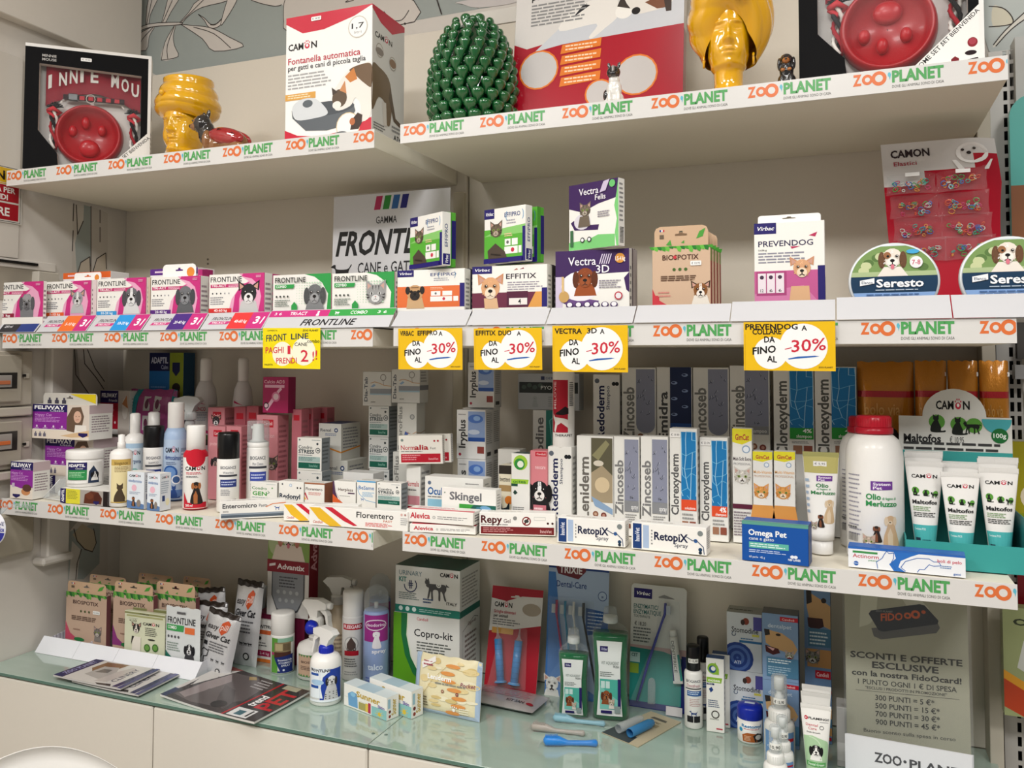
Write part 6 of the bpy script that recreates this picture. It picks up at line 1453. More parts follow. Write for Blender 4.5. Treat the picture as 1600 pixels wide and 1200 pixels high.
# back row (against the panel)
Yb=-.055
rb('shampoo carton with navy upright lettering in the back row',926.7,968,585,Yb,.04,redod,wside,v0=.44)
def zlong(A):
    vtxt(A,'Zincoseb',.05,.36,.14,.77,'#7c7c78');drops(A,.42,.33,.97,.98,n=16);A.E(.70,.33,.27,.09,'#8c90a4');A.P([(.42,.3),(.97,.3),(.97,.45),(.42,.45)],'#e2e1dc') if False else None
    pets(A,.55,.20,.035)
rb('tall grey droplet-pattern carton, leftmost of the back row',971.5,1024.5,574,Yb,.045,zlong,wside,v0=.44)
def emi(A):A.R(.36,0,.365,1,'#c0c0c0');vtxt(A,'Emidra',.06,.30,.15,.72,'#4a4a4a');A.R(.38,.26,.98,1,'#14244c');A.R(.38,.24,.98,.36,'#1c4a90');A.T('shampoo',.5,.27,.92,.32,'#e8ecf4',1);[A.E(.5+.3*(i%2),.46+.09*i,.09,.018,'#8ca0c8') for i in range(6)];[A.E(.48+.3*(i%2),.463+.09*i,.05,.008,'#1c2c54') for i in range(6)]
rb('tall navy water-drop shampoo carton in the back row',1026,1081,573.5,Yb,.045,emi,wside,v0=.44)
rb('tall grey droplet-pattern carton, right of the navy one in the back row',1082.7,1138.5,574,Yb,.045,zlong,wside,v0=.44)
rb('tall grey droplet-pattern carton, left of the green-banded blue ones',1140,1202,571,Yb,.045,lambda A:(vtxt(A,'Zincoseb',.05,.36,.22,.78,'#7c7c78'),drops(A,.38,.34,.97,.98,n=16),A.R(.38,.25,.97,.34,'#8a8c90'),A.T('shampoo',.5,.27,.92,.31,'#e8e8e8',1),pets(A,.6,.12,.035)),wside,v0=.44)
def cgr(A):A.R(.38,0,.384,1,'#c0c0c0');vtxt(A,'Clorexyderm',.07,.33,.05,.865,'#5c5c58');water(A,.40,.36,.98,.99);A.R(.40,.24,.98,.36,'#2c9c3c');A.T('4%',.72,.31,.94,.35,'#fff',2);A.T('shampoo',.56,.255,.94,.29,'#fff',1);A.LN(.45,.19,.9,.22,'#9a9a9a',2);A.R(.48,.08,.70,.17,'#9c7058');A.R(.74,.08,.95,.17,'#8c4c3c')
rb('tall blue water-pattern carton with a green band, left one',1208,1271,576,Yb-.012,.045,cgr,wside,v0=.44)
rb('tall blue water-pattern carton with a green band, right one',1272.5,1337.5,573,Yb-.012,.045,cgr,wside,v0=.44)
# orange snack pouches at the back right
def bolo(A):A.R(0,.80,1,.835,'#b01c24');A.T('bolo via',.12,.70,.75,.765,'#d8a050',1);A.E(.45,.55,.3,.1,'#2a2018');A.R(.0,0,1,.35,'#d09020');A.LN(.1,.3,.8,.5,'#c88820',4)
def pouch(label,x0,x1,yt,Y,c,f,H=None,rz=0,name='snack_pouch',zb=None,D=.03):
    a,b=at(x0,yt,y=Y),at(x1,yt,y=Y);zb=ZR if zb is None else zb
    o=softpack(name,label,'pouch',Vector((a.x,Y,zb)),rz,b.x-a.x,D,a.z-zb,c,f,FOIL);sticker(o,(b.x-a.x)*.58,(a.z-zb)*.915,0,'€ 13.95',.022,.0085,y=-.004)
    return o
for i,(x0,x1,Y) in enumerate(((1339,1427,-.045),(1429,1478,-.05),(1480,1527,-.05),(1529,1575,-.05))):
    pouch(['first orange snack pouch, left of the green-white display','second orange snack pouch behind the display header','third orange snack pouch behind the display header','rightmost orange snack pouch beside the steel upright'][i],x0,x1,565 if i==0 else 563.5,Y,'#c07a18',bolo)
# eye drop cartons
def iry(A):A.LN(.06,.88,.35,.93,'#9a9a9a',1);vtxt(A,'Iryplus',.08,.30,.22,.80,'#3c3c3c');A.R(.40,.40,.98,.97,'#8ca4d0');A.E(.66,.82,.26,.09,'#4c74c0');A.E(.7,.83,.12,.05,'#8cb0e0');A.E(.6,.55,.2,.05,'#c8d4e8');A.R(.40,.36,.98,.44,'#2450a0');A.R(.72,.12,.95,.26,'#8c3c34');A.C(.12,.09,.03,'#a82c44')
irs=lambda A:(A.LN(.15,.3,.85,.95,'#a0a0a0',16),A.R(.2,.06,.7,.14,'#4a4a4a'))
zi1=at(735,717,y=-.13).z;zi2=at(735,640,y=-.13).z
for lab,x0,x1,z0,z1,Y,D in (('eye-lotion carton at the bottom of the stack behind the gel cartons',715,759,ZR,zi1,-.13,.045),('eye-lotion carton in the middle of the stack with its blue eye picture fully shown',713.7,758.7,zi1,zi2,-.13,.045),
        ('eye-lotion carton behind the bottom one of the eye-lotion stack',723,770,ZR,zi1,-.078,.045),('eye-lotion carton behind the middle one of the eye-lotion stack',723,770,zi1,zi2+.002,-.078,.045)):
    a,b=at(x0,640,y=Y),at(x1,640,y=Y);carton('lotion_carton',lab,'box',(Vector((a.x,Y,z0)),0,b.x-a.x,z1-z0-.0005),D,iry,irs,base='#e2e2e0')
a,b=at(731,640,y=-.09),at(772,640,y=-.09);carton('lotion_carton','eye-lotion carton topping its stack under the second offer card','box',(Vector((a.x,-.09,zi2+.003)),0,b.x-a.x,at(731,566,y=-.09).z-zi2-.003),.045,iry,irs,base='#d6d6d4')
# pyo wipes and the back otodine
def pyo(A):A.R(.38,.82,.44,.92,'#1c2c54');A.T('DERMOSCENT',.46,.84,.9,.9,'#4c5c7c',1);A.R(.02,.46,.98,.76,'#1c2422');[A.E(.1+.09*i,.62+.05*(i%2),.04,.06,'#3c4c44') for i in range(4)];A.T('PYO clean',.38,.56,.78,.66,'#d8dcda',0);sitdog(A.sq(.28,.24,.16),'#9aa0a2');A.LN(.5,.08,.9,.38,'#8c9294',5)
Yp=-.03;a,b=at(809.5,583,y=Yp),at(905,582,y=Yp);zp0=at(840,640,y=Yp).z
def oto(A):vtxt(A,'Otodine',.12,.44,.40,.93,'#6c6c6c');A.R(.55,.3,1,1,'#1c7c70');A.S([(.6,.5),(.8,.7),(.7,.9),(.95,.95)],.01,'#5cb8ac');A.E(.75,.32,.2,.04,'#b87c5c')
a2,b2=at(832.5,642,y=Yp-.005),at(870,642,y=Yp-.005);carton('lotion_carton','ear-lotion carton with grey upright lettering, behind the red can','box',(Vector((a2.x,Yp-.005,ZR)),0,b2.x-a2.x,zp0-ZR-.0005),.04,oto,wside,base='#e4e4e0')
o=carton('wipes_carton','grey and black wipes carton resting on the ear-lotion carton','box',(Vector((a.x,Yp,zp0)),0,b.x-a.x,a.z-zp0),.035,pyo,wside,base='#a8acb0')
# left group: Normalia, Oculus, Skingel, Alevica, Repy
def nor(A):A.C(.08,.84,.05,'#7c8c88');A.T('Norm',.05,.50,.36,.66,'#b81c30',1);A.T('alia',.36,.50,.68,.67,'#a81424',2);A.T('Fast',.72,.51,.85,.59,'#7a7a7a',1);A.LN(.05,.42,.6,.46,'#5c5c5c',1);A.R(.05,.06,.95,.36,'#b4182c');A.LN(.08,.12,.5,.34,'#e09098',3);A.T('InnoVet',.68,.14,.9,.22,'#e8b0b4',1);A.C(.82,.80,.035,'#a81428');A.C(.90,.80,.035,'#a81428')
def nor2(A):A.T('Normalia',.05,.60,.9,.70,'#b81c30',1);A.LN(.05,.5,.8,.56,'#6a6a6a',1);A.R(.05,.25,.95,.42,'#d8909c');A.R(.05,.02,.95,.22,'#a81428')
zs2=at(690,762,y=-.27).z
zn=at(660,723,y=-.21).z
rb('upright digestive-aid carton with crimson base under the tilted pair',635,657,727,-.205,.05,nor2,lambda A:(A.LN(.1,.3,.9,.9,'#9a9a9a',6),A.R(0,0,1,.3,'#d8d4d4')),name='supplement_carton')
for k,(dx,dy,lab) in enumerate(((0,0,'white and crimson carton tilted on top of the upright one, front of the pair'),(.010,.022,'white and crimson carton tilted behind the front one of the pair'))):
    a,b=at(624,680,y=-.225),at(693.7,677.5,y=-.205);z0=at(627,726,y=-.225).z+.001
    carton('supplement_carton',lab,'box',(Vector((a.x+dx,-.225+dy,z0+k*.001)),atan2(.02,b.x-a.x),b.x-a.x,a.z-z0-.001),.02,nor,wside,base='#e6e3da',tilt=(0,-.035))
def ocu(A):A.C(.08,.80,.06,'#5c6c84');A.T('Oculus',.05,.44,.42,.66,'#1c5c9c',2);A.LN(.05,.34,.5,.4,'#5c5c5c',1);A.R(.05,.05,.5,.3,'#8cc0d8');A.T('28',.85,.6,.95,.68,'#1c3c5c',2);A.LN(.7,.8,.95,.86,'#6a6a6a',1)
rb('pale carton with blue lettering behind the green-striped gel carton',664,755,746,-.235,.045,ocu,wside,name='lotion_carton',v0=.3)
def ski(A):A.C(.06,.8,.03,'#7c8c7c');A.T('Skingel',.15,.56,.74,.84,'#6c6c70',2);A.R(.33,.05,1,.42,'#1c5c50');A.P([(.33,.05),(.33,.42),(.6,.42),(.5,.2),(.45,.05)],'#3c9c3c');A.E(.8,.25,.12,.15,'#6c9cc0');A.E(.68,.25,.05,.1,'#3c7c90')
rb('white gel carton with grey lettering and a green stripe',690,775,763,-.282,.03,ski,wside,v0=.34)
def alev(A):A.T('Alevica',.06,.32,.36,.74,'#c02438',2);A.C(.42,.45,.13,'#a8a8a4');A.C(.42,.45,.08,'#d8d8d4');A.LN(.47,.3,.95,.6,'#8a8a8a',2,fill=.35)
alt=lambda A:(A.R(.02,.05,1,.3,'#d84a5c'),A.LN(.1,.45,.8,.8,'#d8889a',2))
zal=at(690,819,y=-.335).z
lay('lower white and red tablet carton lying at the left shelf corner',(640,831),(743,835.5),(639,818),.045,alev,zs=ZR,name='tablet_carton',top=alt)
pl=fr((635,796),(737,800.5),-.338,zal+.0008);carton('tablet_carton','upper white and red tablet carton lying on its twin at the corner','box',(pl[0],.05,pl[2],pl[3]),.045,alev,lambda A:A.LN(.2,.2,.8,.8,'#6a6a6a',3),alt)
def repy(A):A.T('Repy',.02,.54,.30,.86,'#4c1418',2);A.T('Gel',.32,.55,.41,.72,'#6c5c5c',1);A.C(.47,.76,.09,'#8a8a88');A.C(.62,.64,.20,'#7c1c20');A.C(.62,.64,.15,'#eceae4');A.P([(.58,.5),(.6,.48),(.66,.78),(.64,.8)],'#7c1c20');A.E(.62,.64,.03,.08,'#3a3a3a');A.R(.72,.68,.87,.84,'#c8c8c4');A.R(.725,.7,.865,.82,'#eceae4');A.C(.90,.56,.05,'#3c1818');A.C(.96,.56,.05,'#3c1818');A.LN(.02,.44,.4,.5,'#5c5c5c',1);A.R(.02,.06,.98,.38,'#741c20');A.LN(.05,.12,.45,.35,'#c88c8c',3);A.T('InnoVet',.8,.14,.95,.28,'#e0b8b8',1)
lay('white and dark red gel carton lying beside the two tablet cartons',(749,835),(868,838),(749,800),.035,repy,zs=ZR,name='gel_carton')
def ret(A):A.R(.02,.04,.14,.96,'#1c3c74');A.T('InnoVet',.05,.3,.11,.8,'#d8dce8',2,rot=1);A.R(.16,.08,.24,.92,'#a8bcd8');A.LN(.27,.2,.29,.8,'#7a7a7a',5);A.T('RetopiX',.31,.42,.76,.70,'#141c40',2);A.T('Spray',.58,.22,.76,.36,'#4c5060',1);A.C(.92,.78,.10,'#7c8484');A.C(.86,.5,.07,'#2c5c9c');A.S([(.74,.62),(.82,.5),(.88,.52)],.03,'#3c4c6c');A.S([(.88,.5),(.96,.3),(.97,.05)],.03,'#3c4c6c');A.C(.92,.20,.07,'#1c3c5c');A.C(.92,.09,.06,'#1c2c3c')
rts=lambda A:A.T('Retopix',.2,.15,.8,.85,'#2a2a34',1,rot=1)
lay('white and navy spray carton lying in front of the droplet cartons, left one',(870.7,847),(976.8,855.5),(869,807),.034,ret,zs=ZR,name='spray_carton')
bpy.context.view_layer.update()
lay('white and navy spray carton lying in front of the droplet cartons, right one',(986.7,857),(1104,868.5),(986,815),.034,ret,zs=ZR,name='spray_carton')
# front row uprights
def bee(A):A.R(0,.86,1,1,'#2c2620');A.T('beezteeo',.08,.74,.9,.82,'#3a3428',1);A.R(.02,.58,.98,.68,'#a88a5c');A.C(.8,.44,.07,'#e08030');A.P([(.1,0),(.1,.25),(.22,.38),(.3,.3),(.6,.32),(.85,.42),(.9,0)],'#16242c')
rb('cream carton with a dark cat head, left of the green ear carton',779.5,799,727,-.225,.04,bee,wside,'#e4dcc4')
rb('pale grey carton behind the cream cat carton',778,812,702,-.165,.04,lambda A:A.T('otoact',.4,.72,.9,.82,'#6a6c6a',1,rot=1),wside,'#c8c6c0')
def oct_(A):A.C(.5,.88,.10,'#9cc83c');A.C(.45,.86,.075,'#2c8c3c');A.C(.5,.86,.045,'#e8f0e0');A.P([(.0,.66),(.95,.66),(.9,.60),(0,.60)],'#9cc83c');A.T('octea',.1,.61,.8,.65,'#3c7c2c',2);A.R(0,.565,.35,.6,'#1c4c3c');A.P([(.1,.48),(.2,.52),(.35,.48),(.2,.45)],'#1c3c34');A.LN(.08,.2,.8,.3,'#6a6a6a',4);A.C(.5,.1,.055,'#7c3c34');A.C(.5,.1,.04,'#e8e8e4')
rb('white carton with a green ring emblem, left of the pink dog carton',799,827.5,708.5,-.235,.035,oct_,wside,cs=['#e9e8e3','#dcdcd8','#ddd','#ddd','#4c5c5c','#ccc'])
def pdog(A):A.R(.3,.93,.95,.985,'#c01c30');A.T('Candioli',.38,.945,.9,.97,'#f4dcdc',1);A.T('neocare',.3,.77,.9,.82,'#f8dce0',0);q=A.sq(.55,.46,.20);dog(q,'#17161a','#0e0d10','#e8e4e0',bust='#17161a',blaze='#eee');A.R(.2,.05,.95,.32,'#c87480');A.LN(.25,.08,.9,.3,'#f4d8dc',4);A.P([(0,0),(.15,.4),(.2,0)],'#4c3c3c')
rb('pink carton with a black and white collie, left of the navy-lettered shampoo',828.5,855,704,-.23,.04,pdog,wside,'#d8848c')
rb('shampoo carton with navy upright lettering at the front, under the red can',856,893,698,-.225,.04,redod,wside)
zcan=at(875,698,y=-.205).z
c,r,h=cyl(863.5,897.5,577,zcan,Y=-.203)
def mil(A):A.R(0.05,.02,.70,.98,'#b0142c');A.T('MILOVIE',.13,.45,.25,.95,'#e8c8cc',1,rot=1);A.P([(.2,.35),(.6,.5),(.72,.46),(.72,.36),(.5,.34),(.3,.4)],'#1c1014');A.P([(.1,.3),(.12,.36),(.2,.30),(.55,.28),(.72,.25),(.72,.1),(.45,.2),(.3,.15),(.22,.02),(.15,.05),(.2,.2)],'#ece8e4');A.R(.74,.5,.98,.9,'#c8c6c4');A.LN(.76,.5,.96,.95,'#3a3a3a',12)
t=bottle('spray_can','red and white spray can standing on the front shampoo carton','can',c,r,h,[(.97,0),(1,.01),(1,.97),(.9,1)],None,mil,2.5,(.18,.88),ang=faceang(c)-.1);A=Art(.04,.006);A.T('THERAPET',0,.1,1,.9,'#1a1a1a',1);m=MB();f_=wrap(r*1.004,faceang(c))(.02);m.art(A,lambda u,v,d:(lambda p:(p[0],p[1],p[2]+h*.14))(f_(u,v,d)),cut=r*.16,off=.0004);m.build('lettering',CARD,t)
def lenid(A):A.R(.38,0,.384,1,'#c8c8c8');vtxt(A,'Leniderm',.08,.33,.14,.78,'#6c6862');A.R(.40,.32,.98,.98,'#a8987c');A.P([(.4,.98),(.98,.98),(.98,.6),(.7,.7),(.4,.62)],'#5c5844');A.P([(.42,.8),(.6,.75),(.9,.92),(.8,.96)],'#8c8864');A.E(.6,.72,.14,.03,'#d8d0c0');A.E(.7,.5,.2,.08,'#d8c4a0');A.P([(.4,.38),(.5,.28),(.98,.2),(.98,.26),(.6,.34)],'#8ca8c8');pets(A,.52,.2,.03);A.T('shampoo',.52,.06,.9,.09,'#7ca0c8',1)
rb('tan feather-picture carton with grey upright lettering in the front row',901,958,681,-.215,.042,lenid,wside)
rb('grey droplet-pattern spray carton, left one of the front pair',959,998.7,682,-.215,.036,zin(),wside,v0=.08)
rb('grey droplet-pattern spray carton, right one of the front pair',1001,1043.5,682,-.220,.036,zin(),wside,v0=.08)
o=rb('blue water-pattern carton with orange band, left one',1046,1088.8,669.5,-.215,.036,clo(low='soluzione',pct=' '),wside,v0=.04)
o2_=rb('blue water-pattern carton with orange band and percentage, right one',1093,1137,683.5,-.20,.036,clo(),wside)
for ob,txt in ((o,'€ 19.90'),(o2_,'€ 23.70')):sticker(ob,.001,ob.dimensions.z*.92,0,txt,.021,.010)
def gim(tall):
    def f(A):
        A.R(0,.82 if tall else .80,1,1,'#dcd42c') if False else A.P([(0,1),(1,1),(1,.90),(.5,.86),(0,.88)],'#e0d630');A.T('GimCat',.15,.90,.85,.95,'#b02838',2);A.C(.7,.82,.035,'#8ca4c0');A.C(.7,.82,.025,'#e8eef4')
        if tall:A.T('Malt-Soft Extra',.04,.72,.96,.75,'#3c2430',1);A.T('PROFESSIONAL',.06,.68,.94,.70,'#8c8c90',0);cat(A.sq(.5,.56,.11),'#d0ccc4','#a8a298','#e8e6e2');A.R(0,.30,1,.34,'#5c2038');A.LN(.05,.06,.92,.28,'#8a8088',9)
        else:A.T('Multi-Vitamin',.04,.70,.96,.74,'#e8b070',1);A.T('PROFESSIONAL',.06,.65,.94,.68,'#c8a080',0);q=A.sq(.5,.27,.19);q.P([(-.9,-1.2),(-.7,0),(.7,0),(.9,-1.2)],'#d89850');cat(A.sq(.42,.42,.15),'#dc9c54','#b87430','#f0dcc0');A.R(0,0,1,.10,'#e8842c');A.LN(.1,.02,.8,.08,'#fbe0c0',2)
    return f
rb('tall slim carton with a yellow top and grey cat, right of the blue ones',1144,1174.5,669.6,-.195,.03,gim(1),wside)
rb('slim carton with a ginger cat, left of the pair behind the blue capsule carton',1176,1206.6,705.5,-.205,.03,gim(0),wside,v0=.22)
rb('slim carton with a ginger cat, right of the pair behind the blue capsule carton',1209,1242,705.5,-.205,.03,gim(0),wside,v0=.22)
def omega(A):A.R(0,.92,1,1,'#5c9c8c');A.T('Omega Pet',.10,.66,.68,.80,'#f0f2f4',2);A.T('cane e gatto',.11,.54,.49,.62,'#e0e6ec',1);A.R(.11,.34,.71,.49,'#5cb0a0');A.LN(.13,.36,.66,.47,'#d8ece8',2);A.LN(.11,.22,.68,.31,'#b8c8e8',2);A.T('60 perle · 45 g',.11,.09,.35,.14,'#d8e0f0',1);A.T('NBF LANES',.70,.10,.88,.15,'#e8ecf4',2);A.E(.76,.2,.03,.04,'#e8ecf4');A.E(.81,.2,.03,.04,'#e8ecf4')
pl=fb((1159.5,874.7),(1263.7,885.5),(1158.8,813),ZR)
carton('capsule_carton','blue capsule carton with white lettering at the front of the right shelf','box',(pl[0],pl[1],pl[2],pl[3]),.045,omega,lambda A:A.R(0,0,1,1,'#143c7c'),lambda A:(A.R(0,0,1,.2,'#5c9c8c')),base='#1450a0')
# tubes
def tube_(label,c,w,R,H,f,body='#eceae6',cap='#eceae6',caph=.14,sticky=None,lean=0,rz=0,name='cream_tube',crimp='#e4e2de',group=None,par=None,capr=.9):
    t=empty(name,c,rz,label,'tube',group)
    if par:t.parent=par
    if lean:t.rotation_euler=(lean,0,rz)
    hc=caph*H;n=32;m=MB();vs=[];fs=[];K=12
    def sec(q):return (R+(w/2-R)*q,R*(1-q)**.9+.0008)
    for k in range(K+1):
        q=k/K;rx,ry=sec(q)
        for i in range(n):a=2*pi*i/n;vs.append((rx*cos(a),ry*sin(a),hc+(H-hc)*.95*q))
    for k in range(K):
        for i in range(n):j=(i+1)%n;fs.append((k*n+i,k*n+j,(k+1)*n+j,(k+1)*n+i))
    fs.append(tuple(reversed(range(n))));m.add(vs,fs,body,True)
    A=Art(w,(H-hc)*.95);f(A)
    def mp_(u,v,d):
        q=min(1,max(0,v/A.H));rx,ry=sec(q);tt=(u/w-.5)*2*1.35;return (rx*sin(tt)*.995,-ry*cos(tt)-d-.0002,hc+v)
    B=Art(w,A.H);B.t=[]
    for a,b,c_,L,col in A.t:
        k0=math.floor(min(a[1],b[1],c_[1])/(A.H/8));k1=math.ceil(max(a[1],b[1],c_[1])/(A.H/8))
        for k in range(k0,max(k1,k0+1)):
            p=clip(clip([(q[1],q[0]) for q in (a,b,c_)],k*A.H/8,1),(k+1)*A.H/8,-1);p=[(q[1],q[0]) for q in p]
            for i in range(1,len(p)-1):B.t.append((p[0],p[i],p[i+1],L,col))
    m.art(B,mp_,cut=w/10);m.build('tube_body',PLAST,t)
    m=MB();m.box(-w/2,w/2,-.0012,.0012,hc+(H-hc)*.945,H,crimp)
    for i in range(14):m.box(-w/2+w*i/14,-w/2+w*(i+.5)/14,-.0018,.0018,hc+(H-hc)*.96,H-.0005,crimp)
    m.build('crimped_end',PLAST,t)
    m=MB();m.lathe([(R*capr*.97,0),(R*capr,.001),(R*capr,hc-.0005)],24,cap);m.build('cap',PLAST,t)
    if sticky:m=MB();m.box(-.013,.010,-.0042,-.0038,H*.86,H*.86+.009,'#f0efec');A=Art(.023,.009);A.T(sticky,.1,.3,.9,.7,'#444',0);m.art(A,lambda u,v,d:(-.013+u,-.0042-d,H*.86+v));m.build('price_sticker',CARD,t)
    return t
def syst(A,u0,v0,u1,v1):A.P([(u0,v0),(u1,v0+(v1-v0)*.1),(u1,v1),(u0,v1*.99+v0*.01)],'#6c3c90');A.T('System',u0+(u1-u0)*.1,v0+(v1-v0)*.55,u1-(u1-u0)*.1,v0+(v1-v0)*.85,'#f0e8f4',2);A.T('Pet',u0+(u1-u0)*.1,v0+(v1-v0)*.12,u0+(u1-u0)*.5,v0+(v1-v0)*.42,'#f0e8f4',2)
def oliot(A):A.R(0,.80,1,1,'#b8b06c');syst(A,.40,.70,.78,.77);A.T('Olio',.38,.63,.68,.675,'#2c7c44',2);A.T('di fegato di',.4,.60,.74,.62,'#3c8c54',1);A.T('Merluzzo',.24,.545,.92,.585,'#2c7c44',2);sitdog(A.sq(.72,.36,.15),'#c8ac88','#d8c4a8');sitdog(A.sq(.48,.24,.08),'#2c2420','#7c4c34');cat(A.sq(.28,.16,.07),'#b0a498','#8c8074','#e0dcd4');A.LN(.02,.3,.2,.75,'#9ab0c8',6)
c=at(1284,860,y=-.235);tp=at(1284,707,y=-.235).z
tube_('white and olive cod-liver-oil tube standing left of the big white bottle',Vector((c.x,-.225,ZR)),.068*.92,.0215,tp-ZR,oliot,sticky='€ 5.95',crimp='#a8a468')
# big bottles
def bigb(A):
    A.LN(.02,.15,.30,.78,'#9a98a4',14,fill=.3);syst(A,.46,.62,.82,.71);A.T('Olio',.38,.53,.62,.585,'#2c8c4c',2);A.T('di fegato di',.64,.53,.88,.555,'#3c9c5c',1);A.T('Merluzzo',.38,.465,.90,.515,'#2c8c4c',2)
    sitdog(A.sq(.77,.24,.16),'#c8a884','#d8c4a8');sitdog(A.sq(.54,.20,.085),'#2c2420','#7c4c34');q=A.sq(.42,.10,.09);cat(q,'#b8a898','#8c7c6c','#e8e2da',bust='#b8a898');[A.R(.03+i*.018,.1,.038+i*.018,.18,'#4a4a4a') for i in range(12)];A.LN(.03,.22,.25,.26,'#5a5a5a',1)
bigprof=[(.95,0),(1,.015),(1,.70),(.97,.77),(.86,.83),(.66,.865),(.55,.875)]
for (x0,x1,yc,Y,lab) in ((1323,1406.6,649,-.222,'large white fish-oil bottle with a red screw cap, front one'),(1313,1388,650,-.128,'large white fish-oil bottle with a red cap, hidden behind the front one')):
    c,r,h=cyl(x0,x1,yc,ZR,Y=Y)
    t=bottle('oil_bottle',lab,'bottle',c,r,h,bigprof,None,bigb,2.1,(.06,.76),ang=faceang(c)-.05)
    m=MB();m.lathe([(r*.66,h*.875),(r*.67,h*.88),(r*.67,h*.915),(r*.62,h*.92)],36,'#b0182c');m.build('cap_ring',PLAST,t)
    m=MB();m.lathe([(r*.60,h*.921),(r*.61,h*.925),(r*.60,h*.99),(r*.55,h),(.001,h)],36,'#c01c30',cap=False)
    for i in range(36):a=i*pi/18;m.box(-.0005,.0005,r*.60,r*.612,h*.925,h*.985,'#b4182a',M=Matrix.Rotation(a,4,'Z'))
    m.build('cap',PLAST,t)
def acti(A):
    A.R(0,.0,1,1,'#e8eaee');A.P([(.0,.88),(1,.90),(1,1),(0,1)],'#2c64b4');A.P([(.40,.0),(.36,.3),(.42,.6),(.40,.9),(.62,.9),(.55,.75),(.46,.5),(.44,.2),(.5,0)],'#2c6cbc')
    A.R(.04,.70,.26,.80,'#3c8c4c');A.T('Actinorm',.04,.48,.27,.66,'#b81c3c',1);A.T('pasta',.18,.36,.26,.44,'#3c8c4c',1);A.C(.07,.2,.11,'#2c5ca8');A.LN(.03,.17,.11,.23,'#d8e4f4',1)
    for pts in ([(.26,.05),(.25,.35),(.30,.55),(.32,.75),(.34,.9),(.36,.8),(.40,.85),(.40,.6),(.38,.4),(.42,.05)],[(.5,.05),(.46,.2),(.5,.5),(.6,.7),(.7,.72),(.74,.6),(.78,.62),(.80,.45),(.74,.4),(.7,.45),(.66,.2),(.62,.2),(.6,.05)]):A.S(pts,.03,'#2c64b0')
    A.T('boli di pelo',.77,.60,.97,.74,'#c8304c',1);A.LN(.79,.32,.9,.48,'#5c84b8',2);A.T('gatti',.90,.08,.96,.18,'#2c64b0',1)
lay('white and blue paste carton with cat outlines, lying in front of the big bottle',(1325.6,885),(1509,903),(1325.6,852.5),.034,acti,zs=ZR,top=lambda A:A.R(0,0,1,1,'#2c64b4'))
# teal counter display with its header and tubes
def malt(A):
    camon(A,.2,.86,.8,.90);q=A.sq
    A.C(.27,.71,.042,'#5c9c3c');sitcat(A.sq(.26,.70,.05),'#1c241c');A.C(.53,.69,.034,'#5c9c3c');sitcat(A.sq(.52,.69,.04),'#1c241c');A.C(.78,.68,.034,'#5c9c3c');walkcat(A.sq(.76,.67,.055),'#1c241c')
    A.T('Maltofos',.14,.555,.84,.60,'#1c1c1e',2);A.LN(.14,.47,.72,.53,'#7c9c6c',3);A.LN(.14,.40,.9,.46,'#3a3a3a',3);A.R(0,0,1,.31,'#4cb0b0');A.T('Contiene FOS',.12,.25,.5,.275,'#e8f4f4',1);A.R(.12,.05,.32,.16,'#2a3848');A.LN(.38,.04,.7,.15,'#2c6c74',4);A.E(.92,.05,.12,.06,'#3c9c3c')
yH=-.135;aL,aR=at(1404,649,y=yH),at(1581,652,y=yH)
XL=aL.x;WH=aR.x-aL.x;yF=at(1517,892,z=ZR).y
T0=empty('counter_display',(XL+.0,yF,ZR),0,'teal and white counter display box holding rows of paste tubes','display box')
dW=at(1606,858,y=yF).x-XL;lipH=at(1517,850,y=yF).z-ZR
m=MB();m.box(0,dW,0,.0015,0,lipH,'#3c9c98');m.box(0,.0015,.0016,yH-yF-.001,0,.05,'#3c9c98');m.box(dW-.0015,dW,.0016,yH-yF-.001,0,.09,'#2c7c7c');m.box(.0016,dW-.0016,.0016,yH-yF-.001,0,.0015,'#3c9c98');m.build('tray',CARD,T0)
m=MB();zS=aL.z-ZR;zA=at(1492,607.4,y=yH).z-ZR;x0h=at(1441,640,y=yH).x-XL;x1h=at(1541,640,y=yH).x-XL;cxh=(x0h+x1h)/2;rh=(x1h-x0h)/2
out=[(0,0),(WH,0),(WH,zS),(x1h,zS)]+[(cxh+rh*cos(a),zS+(zA-zS)*sin(a)) for a in [pi*i/16 for i in range(1,16)]]+[(x0h,zS),(0,zS)]
m.prism(out,yH-yF,yH-yF+.0015,'#dcdcd6')
A=Art(WH,zA);k=zS/zA;zt_=(at(1490,705,y=yH).z-ZR)/zA
A.R(0,0,1,zt_,'#3c9c98');camon(A,.34,.875,.64,.925);f0=lambda px,py:((at(px,py,y=yH).x-XL)/WH,(at(px,py,y=yH).z-ZR)/zA)
for (px,py),kind in (((1462,660),0),((1496,664),0),((1520,666),1)):
    u,v=f0(px,py);A.C(u+.01,v+.005,.045,'#5c9c3c');(sitcat if not kind else walkcat)(A.sq(u,v,.058),'#161c16')
u0,v0_=f0(1412,689);u1,v1_=f0(1470,679);A.T('Maltofos',u0,v0_,u1,v1_,'#1c1c1e',2);A.T('€ 10.95',f0(1484,688)[0],v0_,f0(1506,688)[0],v1_-.01,'#5c5c5c',0);u0,v0_=f0(1412,703);u1,v1_=f0(1570,692);A.LN(u0,v0_,u1,v1_,'#3a3a3a',2)
A.E(.87,zS/zA-.01,.128,.085,'#4cacb4',180,360);u,v=f0(1562,681);A.C(u,v,.045,'#1c6c34');A.T('100g',u-.055,v-.012,u+.055,v+.014,'#e8f0e8',2)
m.art(A,lambda u,v,d:(u,yH-yF-d,v));m.build('header_card',CARD,T0)
k=0
